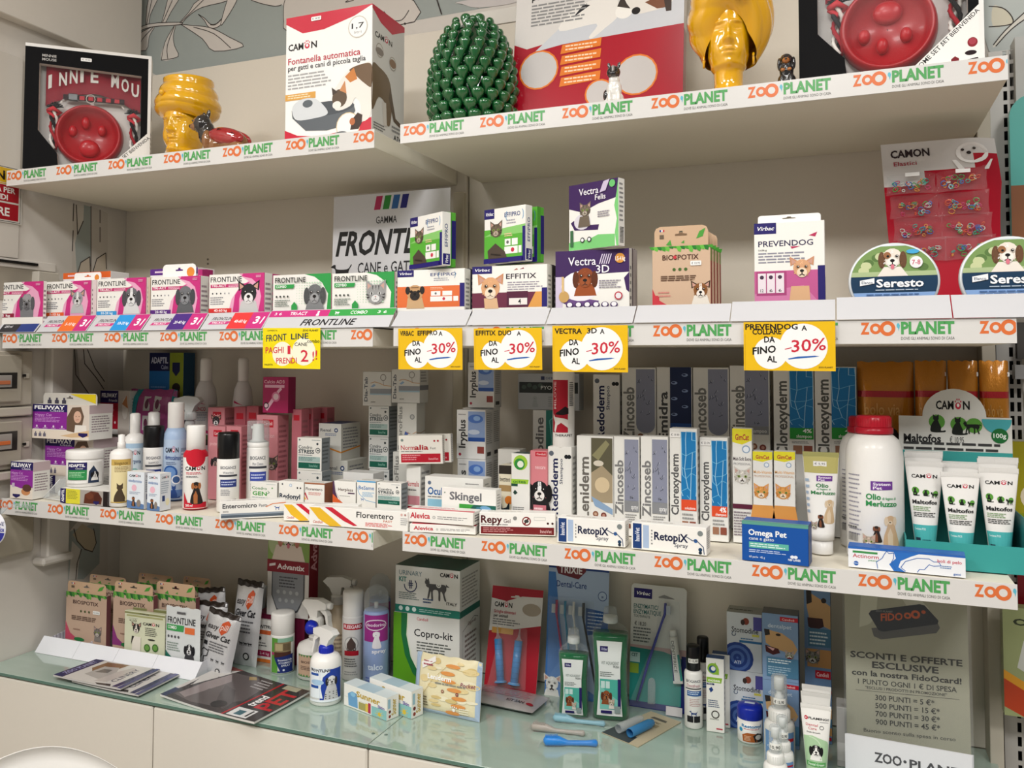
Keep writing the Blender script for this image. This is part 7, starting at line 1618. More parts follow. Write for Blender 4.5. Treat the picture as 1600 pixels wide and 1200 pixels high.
for (x0,x1,yt,lab) in ((1416,1471,721,'left'),(1471.5,1528,738,'middle'),(1531,1588,731,'right')):
    for j in range(3):
        Yt=(-.225 if lab=='left' else-.245 if lab=='middle' else-.235)+.032*j
        c=at((x0+x1)/2,800,y=Yt);ztop=at((x0+x1)/2,yt+(-11 if j else 0)-(3*j),y=Yt).z-ZR-.002;ww=(x1-x0)/FPX*dep(c)*.97
        c=Vector((at((x0+x1)/2+j*1.5-(3 if j else 0),yt,y=Yt).x,Yt,ZR+.002))
        tube_('white and teal paste tube, %s in the %s file of the display'%(['front','second','third'][j],lab),c,ww,.0155,ztop,malt,cap='#3c9c3c',caph=.10,name='paste_tube',group='paste tubes in the teal display')
# ================================================================== ON THE GLASS COUNTER
Z0=ZC+.0006
def cb(label,tl,tr,Y,D,f,side=None,base='#e6e5e0',name='carton',zb=None,v0=0,cs=None,top=None,mat=None):
    return carton(name,label,'box',fr(tl,tr,Y,Z0 if zb is None else zb),D,f,side,top,base=base,v0=v0,cs=cs,mat=mat)
# ---- white tray with sloped lips and ribbed dividers
pL,pR=at(52.5,1019,z=ZC),at(303,1064,z=ZC);pB=at(391.5,1026,z=ZC)
T=empty('display_tray',(pL.x+.003,pL.y,Z0),0,'low white card tray with sloped front panels on the glass counter','display tray')
Wt=pR.x-pL.x-.003;Dt=.21;lh=.030
hz=at(318,1035,y=pR.y+.028).z-Z0;lh=hz
xs=[0,.25,.5,.74,1.0]
for i in range(4):
    a,b=xs[i]*Wt+.0004,xs[i+1]*Wt-.0004;m=MB()
    m.add([(a,0,0),(b,0,0),(b,.028,lh),(a,.028,lh),(a,.001,0),(b,.001,0),(b,.029,lh),(a,.029,lh)],[(0,1,2,3),(7,6,5,4),(0,3,7,4),(1,5,6,2),(3,2,6,7)],'#e4e5ea');m.build('sloped_panel',CARD,T)
m=MB();m.box(0,Wt,.03,Dt,0,.0012,'#dcdce0');m.build('tray_floor',CARD,T)
m=MB();m.prism([(0,0),(Dt-.002,0),(Dt-.002,lh*1.0),(.03,lh),],0,.0012,'#d8d9de',M=Matrix.Translation((Wt-.001,0,0))@Matrix.Rotation(pi/2,4,'Z'));m.build('side_wall',CARD,T)
for u in (.02,.27,.52):
    m=MB()
    for k in range(16):m.box(u*Wt-.0015,u*Wt+.0015,.03+k*.0105,.0345+k*.0105,.0014,lh*(.8+.5*k/16),'#cfcdd6');m.box(u*Wt-.0006,u*Wt+.0006,.0345+k*.0105,.0405+k*.0105,.0014,lh*(.8+.5*k/16),'#b5b2bc')
    o=m.build('ribbed_divider',PLAST,T);o['kind']='stuff'
ZT2=Z0+.0018
# kraft collar cartons in the tray
def tray_bio(label,x0,x1,ytop,Y,tabpy,catp=True,corner='#c05068',D=.014,g=None):
    pl=fr((x0,ytop),(x1,ytop-(x1-x0)*.02),Y,ZT2)
    def f(A):
        A.P([(0,.38),(0,0),(.35,0),(.12,.14)],corner)
        rd=random.Random(int(x0))
        for i in range(18):x=i/17;h=rd.uniform(.05,.13);A.P([(max(0,x-.05),1),(min(1,x+.05),1),(min(1,x+.03),1-h),(max(0,x-.02),1-h*.8)],['#4a8a3a','#6aa84a','#2f6a34'][i%3])
        A.T('BIOSPOTIX',.18,.765,.80,.84,'#4a3430',1)
        for i in range(3):A.C(.38+i*.1,.62,.025,'#4a5a34',n=10)
        A.LN(.15,.42,.85,.52,'#6a5448',3,fill=.6);A.LN(.2,.2,.4,.26,'#9a7a6a',1);A.E(.35,.03,.13,.04,'#2f7a44')
        if catp:cat(A.sq(.80,.20,.16),'#7c7470','#4c4440','#c8c0b8',bust='#8a827c')
    o=carton('collar_carton',label,'box',pl,D,f,lambda A:A.R(0,0,1,1,'#7c4c50'),base='#c3a793',mat=MATTE,v0=.16)
    biotab(o,pl[2],pl[3],max(.012,at(x0+20,tabpy,y=Y).z-ZT2-pl[3]));return o,pl
o,pl=tray_bio('kraft collar carton with a cat and price sticker, leftmost front one in the counter tray',103.5,167,928,-.195,908);sticker(o,pl[2]*.68,pl[3]*.66,0,'€ 10.95',.024,.009)
tray_bio('kraft collar carton with purple corner, second front one in the counter tray',177,240,928,-.19,909,corner='#8c3c7c')
tray_bio('kraft collar carton, third front one, behind the chihuahua collar pack',242,306,931,-.17,909)
tray_bio('kraft collar carton in the rear row left, only its top showing',138,198,914,-.115,898);tray_bio('kraft collar carton in the rear row, middle of the three tops',214,272,913,-.10,896);tray_bio('kraft collar carton in the rear row right, beside the pouches',284,330,917,-.09,901)
# pale green collar pack with chihuahua
def chi2(A):A.R(0,.94,1,.98,'#8a8c5c');A.T('CAMON',.38,.945,.6,.97,'#2a2a2a',2);A.R(.05,.88,.95,.92,'#a8a878');A.T('<10',.12,.76,.30,.82,'#3c3c34',1);A.LN(.1,.83,.35,.85,'#8a8a80',1);camon(A,.46,.72,.86,.78);A.LN(.52,.48,.84,.68,'#5c5c50',5);A.E(.68,.41,.09,.02,'#2a2a24');q=A.sq(.32,.50,.18);dog(A.sq(.30,.60,.17),'#2a2220','#3c2c28','#e8e0d6',erect=True,blaze='#e8e0d6');A.P([(.2,.1),(.22,.45),(.42,.45),(.42,.1)],'#e6e0d4');A.P([(.18,.25),(.2,.45),(.26,.45)],'#2a2420');A.C(.58,.23,.085,'#3c6c2c');A.C(.78,.25,.085,'#3c6c2c');A.C(.58,.23,.06,'#6c9c4c');A.C(.78,.25,.06,'#6c9c4c');walkcat(A.sq(.68,.06,.10),'#3a302a')
pl=ft((195,953),(256.5,947),-.212,ZT2)
carton('collar_pack','pale green collar pack with a chihuahua standing in the counter tray','box',(pl[0],.03,at(256.5,950,y=-.212).x-pl[0].x,pl[3]),.012,chi2,None,base='#d5d8bc',v0=.12);
carton('collar_pack','second pale green collar pack behind the chihuahua one in the tray','box',(pl[0]+Vector((.008,.02,0)),.05,at(262,950,y=-.212).x-pl[0].x,pl[3]+.003),.010,lambda A:A.R(0,.95,1,1,'#8a8c5c'),None,base='#c8cbb0')
def fpack(A):A.T('FRONTLINE',.06,.74,.88,.84,'#1c1c20',1);A.P([(.04,.62),(.54,.62),(.56,.72),(.04,.72)],'#3c9c54');A.T('COMBO',.08,.65,.34,.70,'#fff',1);A.R(.58,.60,.86,.70,'#e0703c');[A.C(.1+.1*i,.53,.022,'#4c4c50',n=8) for i in range(4)];A.LN(.06,.3,.45,.45,'#8a9a90',4);A.P([(0,0),(.9,0),(.7,.06),(.3,.16),(0,.30)],'#1c6c5c');dog(A.sq(.72,.34,.13),'#2a2a2e','#1c1c20','#d8d8d8',bust='#3a3a3e',blaze='#eee');A.P([(.35,.9),(.6,.9),(.6,.925),(.51,.94),(.44,.94),(.35,.925)],'#5c5c60')
a,b=at(256.5,948,y=-.222),at(310,953,y=-.222)
softpack('spot_on_pouch','white and green spot-on blister pouch with a puppy in the counter tray','pouch',Vector((a.x,-.214,ZT2)),0,b.x-a.x,.006,(a.z+b.z)/2-ZT2,'#d8dcdc',fpack,GLOSS)
# pill-treat pouches
def easy(big=True):
    def f(A):A.R(0,.93,1,1,'#2a211e');A.P([(.50,.72),(.60,.66),(.75,.74),(.80,.86),(.70,.90),(.56,.84)],'#d8582c');A.T('easy',.14,.72,.46,.80,'#3a3434',1,sh=.2);A.T('pill',.54,.745,.74,.83,'#f8e8e0',1,sh=.2);A.T('Giver Cat',.12,.58,.86,.66,'#26262a',2,sh=.2);A.R(.12,.46,.24,.52,'#2a2a2c');A.LN(.3,.38,.85,.54,'#6c6c70',4);A.S([(.08,0),(.06,.2),(.14,.3),(.10,.36),(.16,.40),(.32,.38),(.30,.30),(.2,.28),(.22,.15),(.16,0)],.014,'#1c1c1e');A.C(.68,.12,.045,'#1c1c1e');A.C(.68,.12,.03,'#d8d8d8');[walkcat(A.sq(.48+.16*i,.27,.035),'#3a3a3c') for i in range(3)]
    return f
def pouch2(label,x0,x1,yt,Y,roll,W=None,c='#d4d4d6',f=None,H=None,z=None):
    a,b=at(x0,yt,y=Y),at(x1,yt,y=Y);z=ZT2 if z is None else z;H=H or a.z-z
    o=softpack('treat_pouch',label,'pouch',Vector((a.x,Y,z)),0,W or b.x-a.x,.026,H,c,f or easy(),FOIL);o.rotation_euler=(-.10,roll,0);return o
pouch2('silver pill-treat pouch with black cat outline, front one leaning right in the tray',309,368,946,-.195,.16,W=.100)
pouch2('silver pill-treat pouch behind the front one, upright beside the blister pouch',297,350,937,-.155,.0)
pouch2('silver pill-treat pouch tilted left at the back of the tray',312,355,925,-.11,-.12,H=.17)
pouch2('silver pill-treat pouch standing at the right end of the tray',361,402,905,-.12,.03)
def adp(A):A.R(.1,.55,.75,.9,NAVY);A.R(.1,.4,.6,.55,'#2c7c4c');A.T('ADAPTIL',.15,.72,.65,.82,'#d0d4e8',2);A.LN(.1,.1,.8,.35,'#9aa0a8',5)
for lab,x0,W_,Y,roll,H_ in (('grey calming sachet tilted against the back panel, left one',362,.09,-.035,.10,.185),('grey calming sachet tilted right, behind the tall dog carton',395,.085,.0,.30,.19)):
    a=at(x0,880,y=Y);o=softpack('sachet',lab,'sachet',Vector((a.x,Y,Z0)),0,W_,.008,H_,'#b4bcc0',adp,FOIL);o.rotation_euler=(-.06,roll,0)
# tall dog carton on maroon carton
def adv(A):A.R(0,.55,1,1,'#8cac5c');A.E(.15,.75,.15,.15,'#b8c898');A.P([(.1,.55),(.2,.7),(.8,.7),(.9,.55)],'#e8d8cc');dog(A.sq(.5,.76,.16),'#ead8ca','#c88070','#f0e4da',tongue=True);A.R(0,.43,1,.55,'#8a1428');A.P([(.05,.48),(.2,.495),(.2,.52),(.05,.505)],'#f0e8ea');A.T('Advantix',.24,.465,.90,.515,'#f4ecee',2);A.P([(.12,.43),(.90,.43),(.90,.2),(.75,.06),(.5,.01),(.25,.06),(.12,.2)],'#3c3e44');A.P([(.14,.43),(.88,.43),(.88,.2),(.74,.075),(.5,.03),(.26,.075),(.14,.2)],'#8c9096');A.LN(.3,.28,.75,.40,'#4a4c54',4);[A.C(.28+.15*i,.24,.02,'#b0b4b8',n=10) for i in range(4)];[A.C(.33+.15*i,.16,.02,'#b0b4b8',n=10) for i in range(3)]
advs=lambda A:(A.R(0,0,1,1,'#7c1424'),A.T('Advantix',.2,.45,.8,.95,'#d8a0a8',2,rot=1))
zv2=at(450,964,y=-.075).z
a,b=at(417,905,y=-.075),at(482,905,y=-.075)
carton('spot_on_carton','tall maroon and grey carton with a laughing dog, its top hidden by the shelf','box',(Vector((a.x,-.075,zv2)),0,b.x-a.x,-.40-zv2),.04,adv,advs,base='#dedcd8',tilt=(-.02,0))
a,b=at(397,966,y=-.072),at(476,966,y=-.072)
carton('spot_on_carton','maroon carton lying under the tall dog carton','box',(Vector((a.x,-.072,Z0)),0,b.x-a.x,zv2-Z0-.0006),.05,None,lambda A:A.R(0,0,1,1,'#4c1428'),base='#6c1a38')
def frp(A):A.T('FRONTPRO',.18,.80,1.25,.88,'#1c1c20',2,sh=.2) if False else A.T('FRONTPRO',.12,.80,.95,.88,'#1c1c20',2,sh=.15);A.R(0,.66,1,.76,'#d86838');A.C(.2,.56,.045,'#2a2a2c');A.C(.4,.56,.045,'#2a2a2c');A.LN(.1,.36,.8,.48,'#5c5c5c',2);A.R(0,.14,1,.28,'#9c1c48');A.C(.2,.3,.05,'#9c1c48');A.T('2-4 kg',.4,.18,.8,.24,'#f0d0dc',1);A.R(0,0,1,.08,'#e07830')
pl=fb((391,1031),(430,1034),(394,966),Z0);carton('tablet_carton','white, orange and crimson tablet carton left of the insecticide can','box',(pl[0],0,pl[2]*1.05,pl[3]),.03,frp,None)
# insecticide can
c,r,h=cyl(424,460.5,955,Z0,pbase=1054)
def insec(A):A.R(0,.85,1,1,'#8cb8a0');A.R(0,.0,.3,1,'#5c9c3c');A.R(.15,.60,.85,.88,'#8c7c5c');A.R(.2,.64,.5,.84,'#b8a880');A.R(.52,.64,.8,.84,'#6c5c44');A.R(.15,.42,.85,.60,'#4c2c24');A.P([(.15,.44),(.95,.52),(.95,.0),(.45,.0),(.3,.2)],'#1c2c70');A.T('Insetticida',.32,.34,.9,.40,'#e8ecf4',1);A.T('ECOAMBIENTE',.36,.26,.9,.31,'#e8ecf4',1);A.T('SPRAY',.45,.18,.82,.235,'#e8ecf4',1);A.R(.3,0,.98,.05,'#1c2c70');A.C(.55,.08,.03,'#d8e0f0');A.C(.08,.55,.05,'#b0306c')
bottle('aerosol_can','insecticide aerosol with white cap and green and navy print, beside the magazine','can',c,r,h,[(.93,0),(1,.012),(1,.62),(.96,.64)],[(.96,.635),(.985,.64),(.985,.97),(.93,.995),(.7,1),(.02,1)],insec,2.1,(.02,.60))
# trigger sprays
c,r,h=cyl(459,526,1000,Z0,pbase=1067);r*= .86;c.x+=.002
def kspray(A):A.R(0,0,1,1,'#c8a890');[A.P([(i/12,1),((i+1)/12,1),((i+.5)/12,.88)],'#4c8a4c') for i in range(12)];A.T('BIOSPOTIX',.12,.62,.7,.72,'#4a342c',1);A.LN(.1,.3,.6,.5,'#6a5448',3);[A.P([(i/12,0),((i+1)/12,0),((i+.5)/12,.12)],'#4c8a4c') for i in range(12)]
t=bottle('spray_bottle','white trigger spray with a kraft and leaf label, behind the blue-collared one','bottle',c,r,h,[(.9,0),(1,.03),(1,.80),(.92,.92),(.6,1.0),(.45,1.04)],None,kspray,2.2,(.12,.74))
m=MB();m.lathe([(.0165,h*1.03),(.0165,h*1.03+.034),(.014,h*1.03+.042)],24,'#dcdad6');[m.lathe([(.0170,h*1.03+z),(.0175,h*1.03+z+.002),(.017,h*1.03+z+.004)],24,'#d4d2ce') for z in (.006,.014,.022)];m.build('neck_collar',PLAST,t)
trigger(t,r,h*1.03+.036,1.25,'#dcdad4',pi-.1)
c=at(515,1000,y=-.06);t=bottle('spray_bottle','beige-grey trigger spray at the back between the two other triggers','bottle',Vector((c.x+.018,-.05,Z0)),.030,.165,[(.95,0),(1,.02),(1,.75),(.8,.9),(.5,1.0)],None,lambda A:A.LN(.2,.2,.8,.8,'#8c7c6c',6),1.6,(.1,.7),col='#b8a890');trigger(t,.03,.166,1.25,'#c4c2bc',.15+pi)
c,r,h=cyl(485,534,1018,Z0,pbase=1105)
def fspray(A):A.T('FRONTLINE',-.02+.04,.84,.62,.92,'#1c1c20',2);A.P([(.02,.2),(.02,.78),(.55,.78),(.85,.86),(.98,.8),(.98,.05),(.3,.05)],'#2450a0') if False else A.R(.34,.05,.98,.92,'#2040a0');A.P([(.0,.1),(.42,.1),(.36,.4),(.42,.7),(.55,.82),(.6,.84),(.62,.95),(0,.95)],'#e8eef4');A.T('FRONTLINE',.02,.86,.62,.93,'#1c1c20',2);A.R(.03,.74,.3,.81,'#2450a0');A.E(.25,.55,.2,.08,'#a8c8e4');A.R(.03,.38,.3,.46,'#2450a0');dog(A.sq(.66,.56,.22),'#e4e4e4','#2a2a2c','#d8d8d8',bust='#d0d0d0');A.P([(.45,.05),(.5,.35),(.8,.35),(.86,.05)],'#c8c8c8');[A.E(.5+.1*(i%4),.1+.06*(i // 3),.02,.012,'#2a2a2c') for i in range(12)];A.R(.02,.0,.98,.06,'#e8eef4')
t=bottle('spray_bottle','white flea spray with dark blue collar and a dalmatian label, front of the counter','bottle',c,r,h,[(.93,0),(1,.03),(1,.78),(.95,.88),(.8,.95),(.5,1.0)],None,fspray,2.3,(.10,.80))
trigger(t,r,h-.001,1.12,'#e6e5e2',-.25,capc='#1c2ca8');
m=MB();m.lathe([(.004,0),(.008,.004),(.0145,.010),(.016,.018),(.0165,.022),(.0145,.0222),(.012,.012),(.003,.006)],20,'#1428a8',M=Matrix.Translation((-.031,.008,h+.047))@Matrix.Rotation(-.25,4,'Z')@Matrix.Rotation(-pi/2-.1,4,'Y'),cap=False);m.build('cone_nozzle',PLAST,t)
# cans left of the kit cartons
c,r,h=cyl(535.5,569,921,Z0,Y=-.085)
def gard(A):A.T('FLEEGARD',.08,.86,.92,.93,'#9a1424',2) if False else A.R(.0,.84,.95,.94,'#a81428');A.T('FLEEGARD',.06,.865,.9,.92,'#f4e0e4',2);A.C(.42,.60,.13,'#a8a8a8');A.C(.42,.60,.11,'#d4d2ce');A.P([(.22,.42),(.22,.6),(.42,.72),(.62,.6),(.62,.42)],'#4c3c38');A.R(.1,.40,.75,.48,'#a81428');A.LN(.1,.2,.7,.36,'#6c6c6c',4);A.LN(.1,.06,.8,.14,'#9a9a9a',2)
bottle('aerosol_can','grey-white aerosol with red band and white cap, left of the purple and blue can','can',c,r,h,[(.95,0),(1,.01),(1,.70),(.97,.72)],[(.95,.715),(.97,.72),(.97,.97),(.9,.995),(.02,1)],gard,2.1,(.02,.68),col='#d0cecb')
def deo(A):A.R(0,.62,1,1,'#982c84');A.P([(0,.62),(1,.62),(1,.66),(0,.7)],'#982c84');A.E(.48,.86,.42,.08,'#e0d0e0');A.E(.48,.86,.38,.065,'#8c2878');A.T('deodorina',.14,.84,.82,.885,'#f0e0f0',1);sitdog(A.sq(.5,.66,.13),'#e8e4ea');A.T('spray',.35,.46,.88,.51,'#f0f0f8',2);A.T('talco',.2,.22,.75,.30,'#d8e4f4',2);A.LN(.1,.04,.9,.12,'#5c6cb0',2)
for lab,x0,x1,yt,Y in (('purple and pale blue talc spray with a clear dome cap, front one',568.5,608,915,-.095),('purple and pale blue talc spray hidden behind its twin',577,611,897,-.02)):
    c,r,h=cyl(x0,x1,yt,Z0,Y=Y)
    t=bottle('aerosol_can',lab,'can',c,r,h,[(.95,0),(1,.01),(1,.735),(.9,.76),(.7,.77)],[(.16,.77),(.16,.83),(.05,.832)],deo,2.2,(.02,.73),col='#94a8d4',capname='valve')
    m=MB();m.lathe([(r*.97,h*.765),(r*.97,h*.86),(r*.92,h*.93),(r*.7,h*.975),(r*.35,h),(.001,h*1.0)],32,'#fff',cap=False);m.build('overcap',CLEARM,t)
# kit cartons
def copro(A):
    A.P([(0,0),(.6,0),(.38,.12),(.24,.35),(.16,.65),(.14,1),(0,1)],'#5c9c1c');A.P([(.18,1),(.22,1),(.2,.7),(.27,.4),(.42,.15),(.66,0),(.52,0),(.3,.18),(.18,.42),(.12,.7),(.12,1)],'#1c6c3c');A.S([(.22,1),(.21,.7),(.28,.42),(.42,.18),(.64,.02)],.012,'#dce8c8');A.T('Candioli',.36,.92,.53,.96,'#c83c50',1);A.T('Copro-kit',.32,.70,.90,.80,'#1c1c20',1);A.LN(.36,.48,.90,.64,'#5c605c',4)
cps=lambda A:(A.S([(.15,.8),(.7,.92),(.9,.88)],.008,'#5c5c5c'),A.S([(.15,.8),(.15,.2)],.006,'#5c5c5c'),A.LN(.25,.2,.85,.75,'#8a7c78',8),A.T('Copro-kit',.4,.84,.8,.89,'#7c5c5c',1))
plc=fb((613,1067),(718,1086),(615,955),Z0)
aC,bC=at(615,955,y=plc[0].y),at(718,968,y=plc[0].y)
plc=ft((615,955),(718,968),plc[0].y,Z0)
zc1=plc[3];o=carton('test_kit_carton','large white and green test kit carton under the cat kit carton','box',plc,.12,copro,cps,base='#e2e2de')
def urin(A):
    A.R(0,0,1,.16,'#1c7c6c');[A.C(.09+.105*i,.085,.05,'#d8ecea') for i in range(3)];A.LN(.38,.04,.9,.12,'#a8d0cc',2);A.T('URINARY',.06,.80,.42,.90,'#5c7c88',0);A.T('KIT',.06,.66,.18,.76,'#1c7c74',2);A.arc(.24,.60,.15,180,400,.022,'#1c2c5c');A.R(.222,.52,.236,.70,'#1c2c5c');A.R(.246,.52,.26,.70,'#1c2c5c');A.R(.20,.585,.282,.60,'#1c2c5c');A.R(.20,.625,.282,.64,'#1c2c5c')
    walkcat(A.sq(.66,.60,.34),'#4c4c4e');A.C(.68,.66,.06,'#e4e4e0');A.arc(.68,.66,.03,180,360,.012,'#333');camon(A,.70,.84,.97,.92);A.LN(.06,.28,.38,.44,'#7a8a88',4);A.LN(.44,.24,.6,.36,'#2c4c7c',2);A.T('ITALY',.80,.26,.96,.32,'#2a2a2a',1)
plu=ft((618.7,882.7),(722,892),plc[0].y-.0,Z0+zc1+.0006)
plu=(Vector((aC.x+.003,plc[0].y+.002,Z0+zc1+.0008)),plc[1]-.01,plc[2]*.985,at(618.7,882.7,y=plc[0].y).z-Z0-zc1)
o=carton('test_kit_carton','white carton with grey cat silhouette and dark green top, stacked on the green one','box',plu,.115,urin,lambda A:(A.R(0,0,1,.14,'#1c6c60'),A.LN(.1,.2,.9,.85,'#a0a09c',9)),lambda A:(A.R(0,0,1,1,'#1c4c40'),),base='#e0e0dc')
# sun cream twin cartons
def sun(A):A.R(0,.42,1,.44,'#d8d8d0');A.P([(.12,.08),(.1,.6),(.2,.75),(.32,.7),(.34,.08)],'#6ca0cc');A.E(.22,.62,.06,.1,'#8cc0e0');A.T('Sunner',.30,.60,.85,.84,'#c0a030',2,tilt=-.1);A.T('Skin',.80,.44,.95,.56,'#5c50a0',2);A.R(.36,.08,.52,.40,'#a8a060');A.R(.52,.08,.58,.44,'#e0c050');A.R(.58,.06,.64,.5,'#b03050');A.R(.66,.02,1,.44,'#8cc0c0');A.C(.84,.18,.09,'#e0c040');[A.S([(.84,.18),(.84+.09*cos(i*pi/4),.18+.16*sin(i*pi/4))],.02,'#e0c040') for i in range(8)]
suns=lambda A:(A.T('Sunner',.4,.15,.75,.85,'#c0a030',2,rot=1),A.C(.25,.15,.07,'#8c3c30'),A.C(.25,.35,.07,'#6c2c28'),A.R(.1,.5,.3,.9,'#9cc0d0'))
sunt=lambda A:(A.R(0,0,1,1,'#cdd8da'),A.R(.3,0,.7,1,'#a8c0cc'))
carton('sun_cream_carton','small white carton with yellow lettering and sun picture, left one by the glass joint','box',fb((537,1101),(604,1127),(538,1066.7),Z0),.036,sun,suns,sunt)
pl=fb((604,1109),(642.7,1124),(600,1070),Z0);d=(at(642.7,1124,z=Z0)-at(604,1109.5,z=Z0));rz=fb((537,1101),(604,1127),(538,1066.7),Z0)[1]
pr_=at(642.7,1124,z=Z0);Wb=.133;h_=at(642.7,1081,y=pr_.y).z-Z0
carton('sun_cream_carton','small white carton with yellow lettering and sun picture, right one by the wipes','box',(Vector((pr_.x-Wb*cos(rz),pr_.y-Wb*sin(rz),Z0)),rz,Wb,h_),.036,sun,suns,sunt)
# wipes pack leaning on the kit carton
def wip(A):A.R(0,0,.08,1,'#a8bcd4');A.R(.94,0,1,1,'#a8bcd4');A.R(0,0,1,.07,'#b0c0d4');rd=random.Random(4);[A.E(rd.uniform(.15,.9),rd.uniform(.15,.95),rd.uniform(.05,.12),rd.uniform(.02,.06),rd.choice(['#e0cc98','#d4bc80','#ece4c8'])) for i in range(22)];[A.E(.62+.1*sin(i),.08+.13*i,.11,.035,'#dc9450') for i in range(7)];A.S([(.1,.2),(.3,.6),(.5,.85),(.8,.8)],.006,'#c8b070');A.T('Leniderm',.22,.60,.58,.68,'#fff',2);A.T('Pocket',.72,.55,.93,.62,'#8c3c54',1,sh=.2);A.LN(.34,.52,.85,.57,'#8a8a80',1);pets(A,.46,.42,.03);A.P([(.1,.85),(.13,.75),(.33,.9),(.3,.98)],'#f0ece8');A.LN(.14,.8,.3,.92,'#a04050',2);A.C(.64,.14,.03,'#f4f4f0');[A.C(.60+.027*i,.185+.01*(i in (1,2)),.013,'#f4f4f0',n=8) for i in range(4)];A.LN(.72,.08,.88,.2,'#f0ecd8',3);A.LN(.1,.12,.25,.3,'#6c6450',4)
pl=fb((647,1107),(750,1126),(657,1022.7),Z0)
o=softpack('wipes_pack','cream and orange pack of wipes leaning on the green test kit carton','pack',pl[0]+Vector((0,.0,0)),pl[1]-.05,pl[2]*1.02,.022,pl[3]*1.02,'#e6dcb8',wip,GLOSS);o.rotation_euler=(-.12,0,pl[1]-.05)
# ---- cards and blisters leaning at the back
def card(name,label,tl,tr,bl,Yt,Yb,f,c,r=.006,cat='pack',th=.001):
    """a flat backing card leaning back: bottom at depth Yb, top at Yt"""
    a,b,d=at(*tl,y=Yt),at(*tr,y=Yt),at(*bl,y=Yb);W=(b-a).length;H=sqrt((a.z-Z0)**2+(Yt-Yb)**2)
    t=empty(name,(at(bl[0],bl[1],y=Yb).x*.5+a.x*.5,Yb,Z0),0,label,cat)
    t.rotation_euler=(-atan2(Yt-Yb,a.z-Z0),0,0)
    m=MB();m.prism([(r,0),(W-r,0),(W,r),(W,H-r),(W-r,H),(r,H),(0,H-r),(0,r)],0,th,c);A=Art(W,H);f(A);m.art(A,lambda u,v,q:(u,-q,v));m.build('backing_card',CARD,t)
    return t,W,H
def eslot(A,u,v,w,c='#5c5a58'):A.P([(u-w,v),(u+w,v),(u+w,v+.012),(u+w*.35,v+.016),(u+w*.3,v+.026),(u-w*.3,v+.026),(u-w*.35,v+.016),(u-w,v+.012)],c)
def syr(A):A.R(0,0,1,.56,'#a81428');A.P([(0,.60),(1,.80),(1,.50),(0,.50)],'#a81428') if False else None;A.P([(0,.56),(.5,.60),(1,.66),(1,.56)],'#a81428');A.P([(0,.88),(.3,.86),(.6,.92),(1,.93),(1,1),(0,1)],'#a81428');eslot(A,.5,.90,.12,'#d8d4d0');camon(A,.07,.80,.42,.845);A.T('Siringhe alimentari',.07,.74,.5,.77,'#b8243c',1);A.T('per animali',.07,.70,.35,.73,'#2a2a2a',1);A.LN(.06,.62,.6,.69,'#7a7a7a',3);A.R(.06,.545,.48,.60,'#d8a04a');A.E(.8,.80,.18,.06,'#a89c8c');A.R(.0,0,.003,.1,'#a81428')
t,W,H=card('syringe_pack','red and white card pack with two blue feeding syringes',(769,914),(848,921),(757,1077),.02,-.035,syr,'#dcd9d5')
for k,(u,lean_) in enumerate(((.34,-.10),(.60,.02))):
    s=empty('feeding_syringe',(u*W,-.010,.10*H));s.parent=t;s.rotation_euler=(0,-lean_*-1.6,0)
    m=MB();m.lathe([(.0092,0),(.0092,H*.40)],20,'#3c84c0');m.lathe([(.0145,-.002),(.0145,.0)],20,'#5c9cd0');m.lathe([(.013,H*.005),(.013,H*.008)],20,'#8cbce0');[m.lathe([(.0094,H*.05*i),(.0095,H*.05*i+.0006)],20,'#1c4c80') for i in range(1,8)];m.build('barrel',PLAST,s)
    m=MB();m.lathe([(.0085,H*.401),(.0035,H*.43),(.0018,H*.50),(.0012,H*.52)],14,'#e0e2e4');m.build('tip',CLEARM,s)
m=MB();m.prism([(.12*W,.06*H),(.85*W,.06*H),(.80*W,.62*H),(.30*W,.62*H)],-.020,-.0195,'#fff');m.build('blister',CLEARB,t)
# silver foil sachet lying down
a=at(758,1095,z=Z0);o=softpack('foil_sachet','silver foil sachet with red print lying on the glass below the syringe pack','sachet',(0,0,0),0,.175,.018,.095,'#b8b4b4',lambda A:(A.LN(.1,.4,.85,.85,'#c88c98',5),A.T('KIT SAN',.58,.2,.82,.3,'#3a3a3a',2),A.E(.9,.25,.05,.06,'#a82c38')),FOIL)
o.matrix_world=Matrix.Translation((-.70,-.125,Z0+.0095))@Matrix.Rotation(-.10,4,'Z')@Matrix.Rotation(-pi/2,4,'X')
# four-brush card
def trix(A):
    A.R(0,0,1,.92,'#a8bcd8');A.P([(0,.25),(0,.55),(.2,.35),(.4,.15),(.8,.05),(1,.0),(0,0)],'#4c80c0');A.P([(0,.1),(.0,.9),(.12,.9),(.2,.6),(.3,.3)],'#3c74b8');A.R(0,.93,1,1,'#1c3c80');A.P([(.1,.97),(.16,.89),(.5,.86),(.62,.92),(.62,.97)],'#6c2430');A.T('TRIXIE',.18,.90,.56,.95,'#e8e4e8',2);A.T('Dental-Care',.14,.795,.64,.84,'#1c3c80',1);A.C(.90,.755,.035,'#1c3c80');A.C(.90,.755,.03,'#b0c4dc');A.T('w',.88,.74,.92,.765,'#1c3c80',1)
    A.P([(.64,.66),(1.0,.64),(1,.50),(.64,.46)],'#2458a0');A.LN(.67,.49,.95,.64,'#c8d8ec',6,fill=.3);q=A.sq(.12,.07,.085);dog(q,'#eceae6','#e0d8d0','#f4f2ee',bust='#eceae6',erect=True)
t,W,H=card('toothbrush_pack','blue dental card pack holding four angled toothbrushes',(856,871),(950,882),(853,1085),.025,-.01,trix,'#a8bcd8')
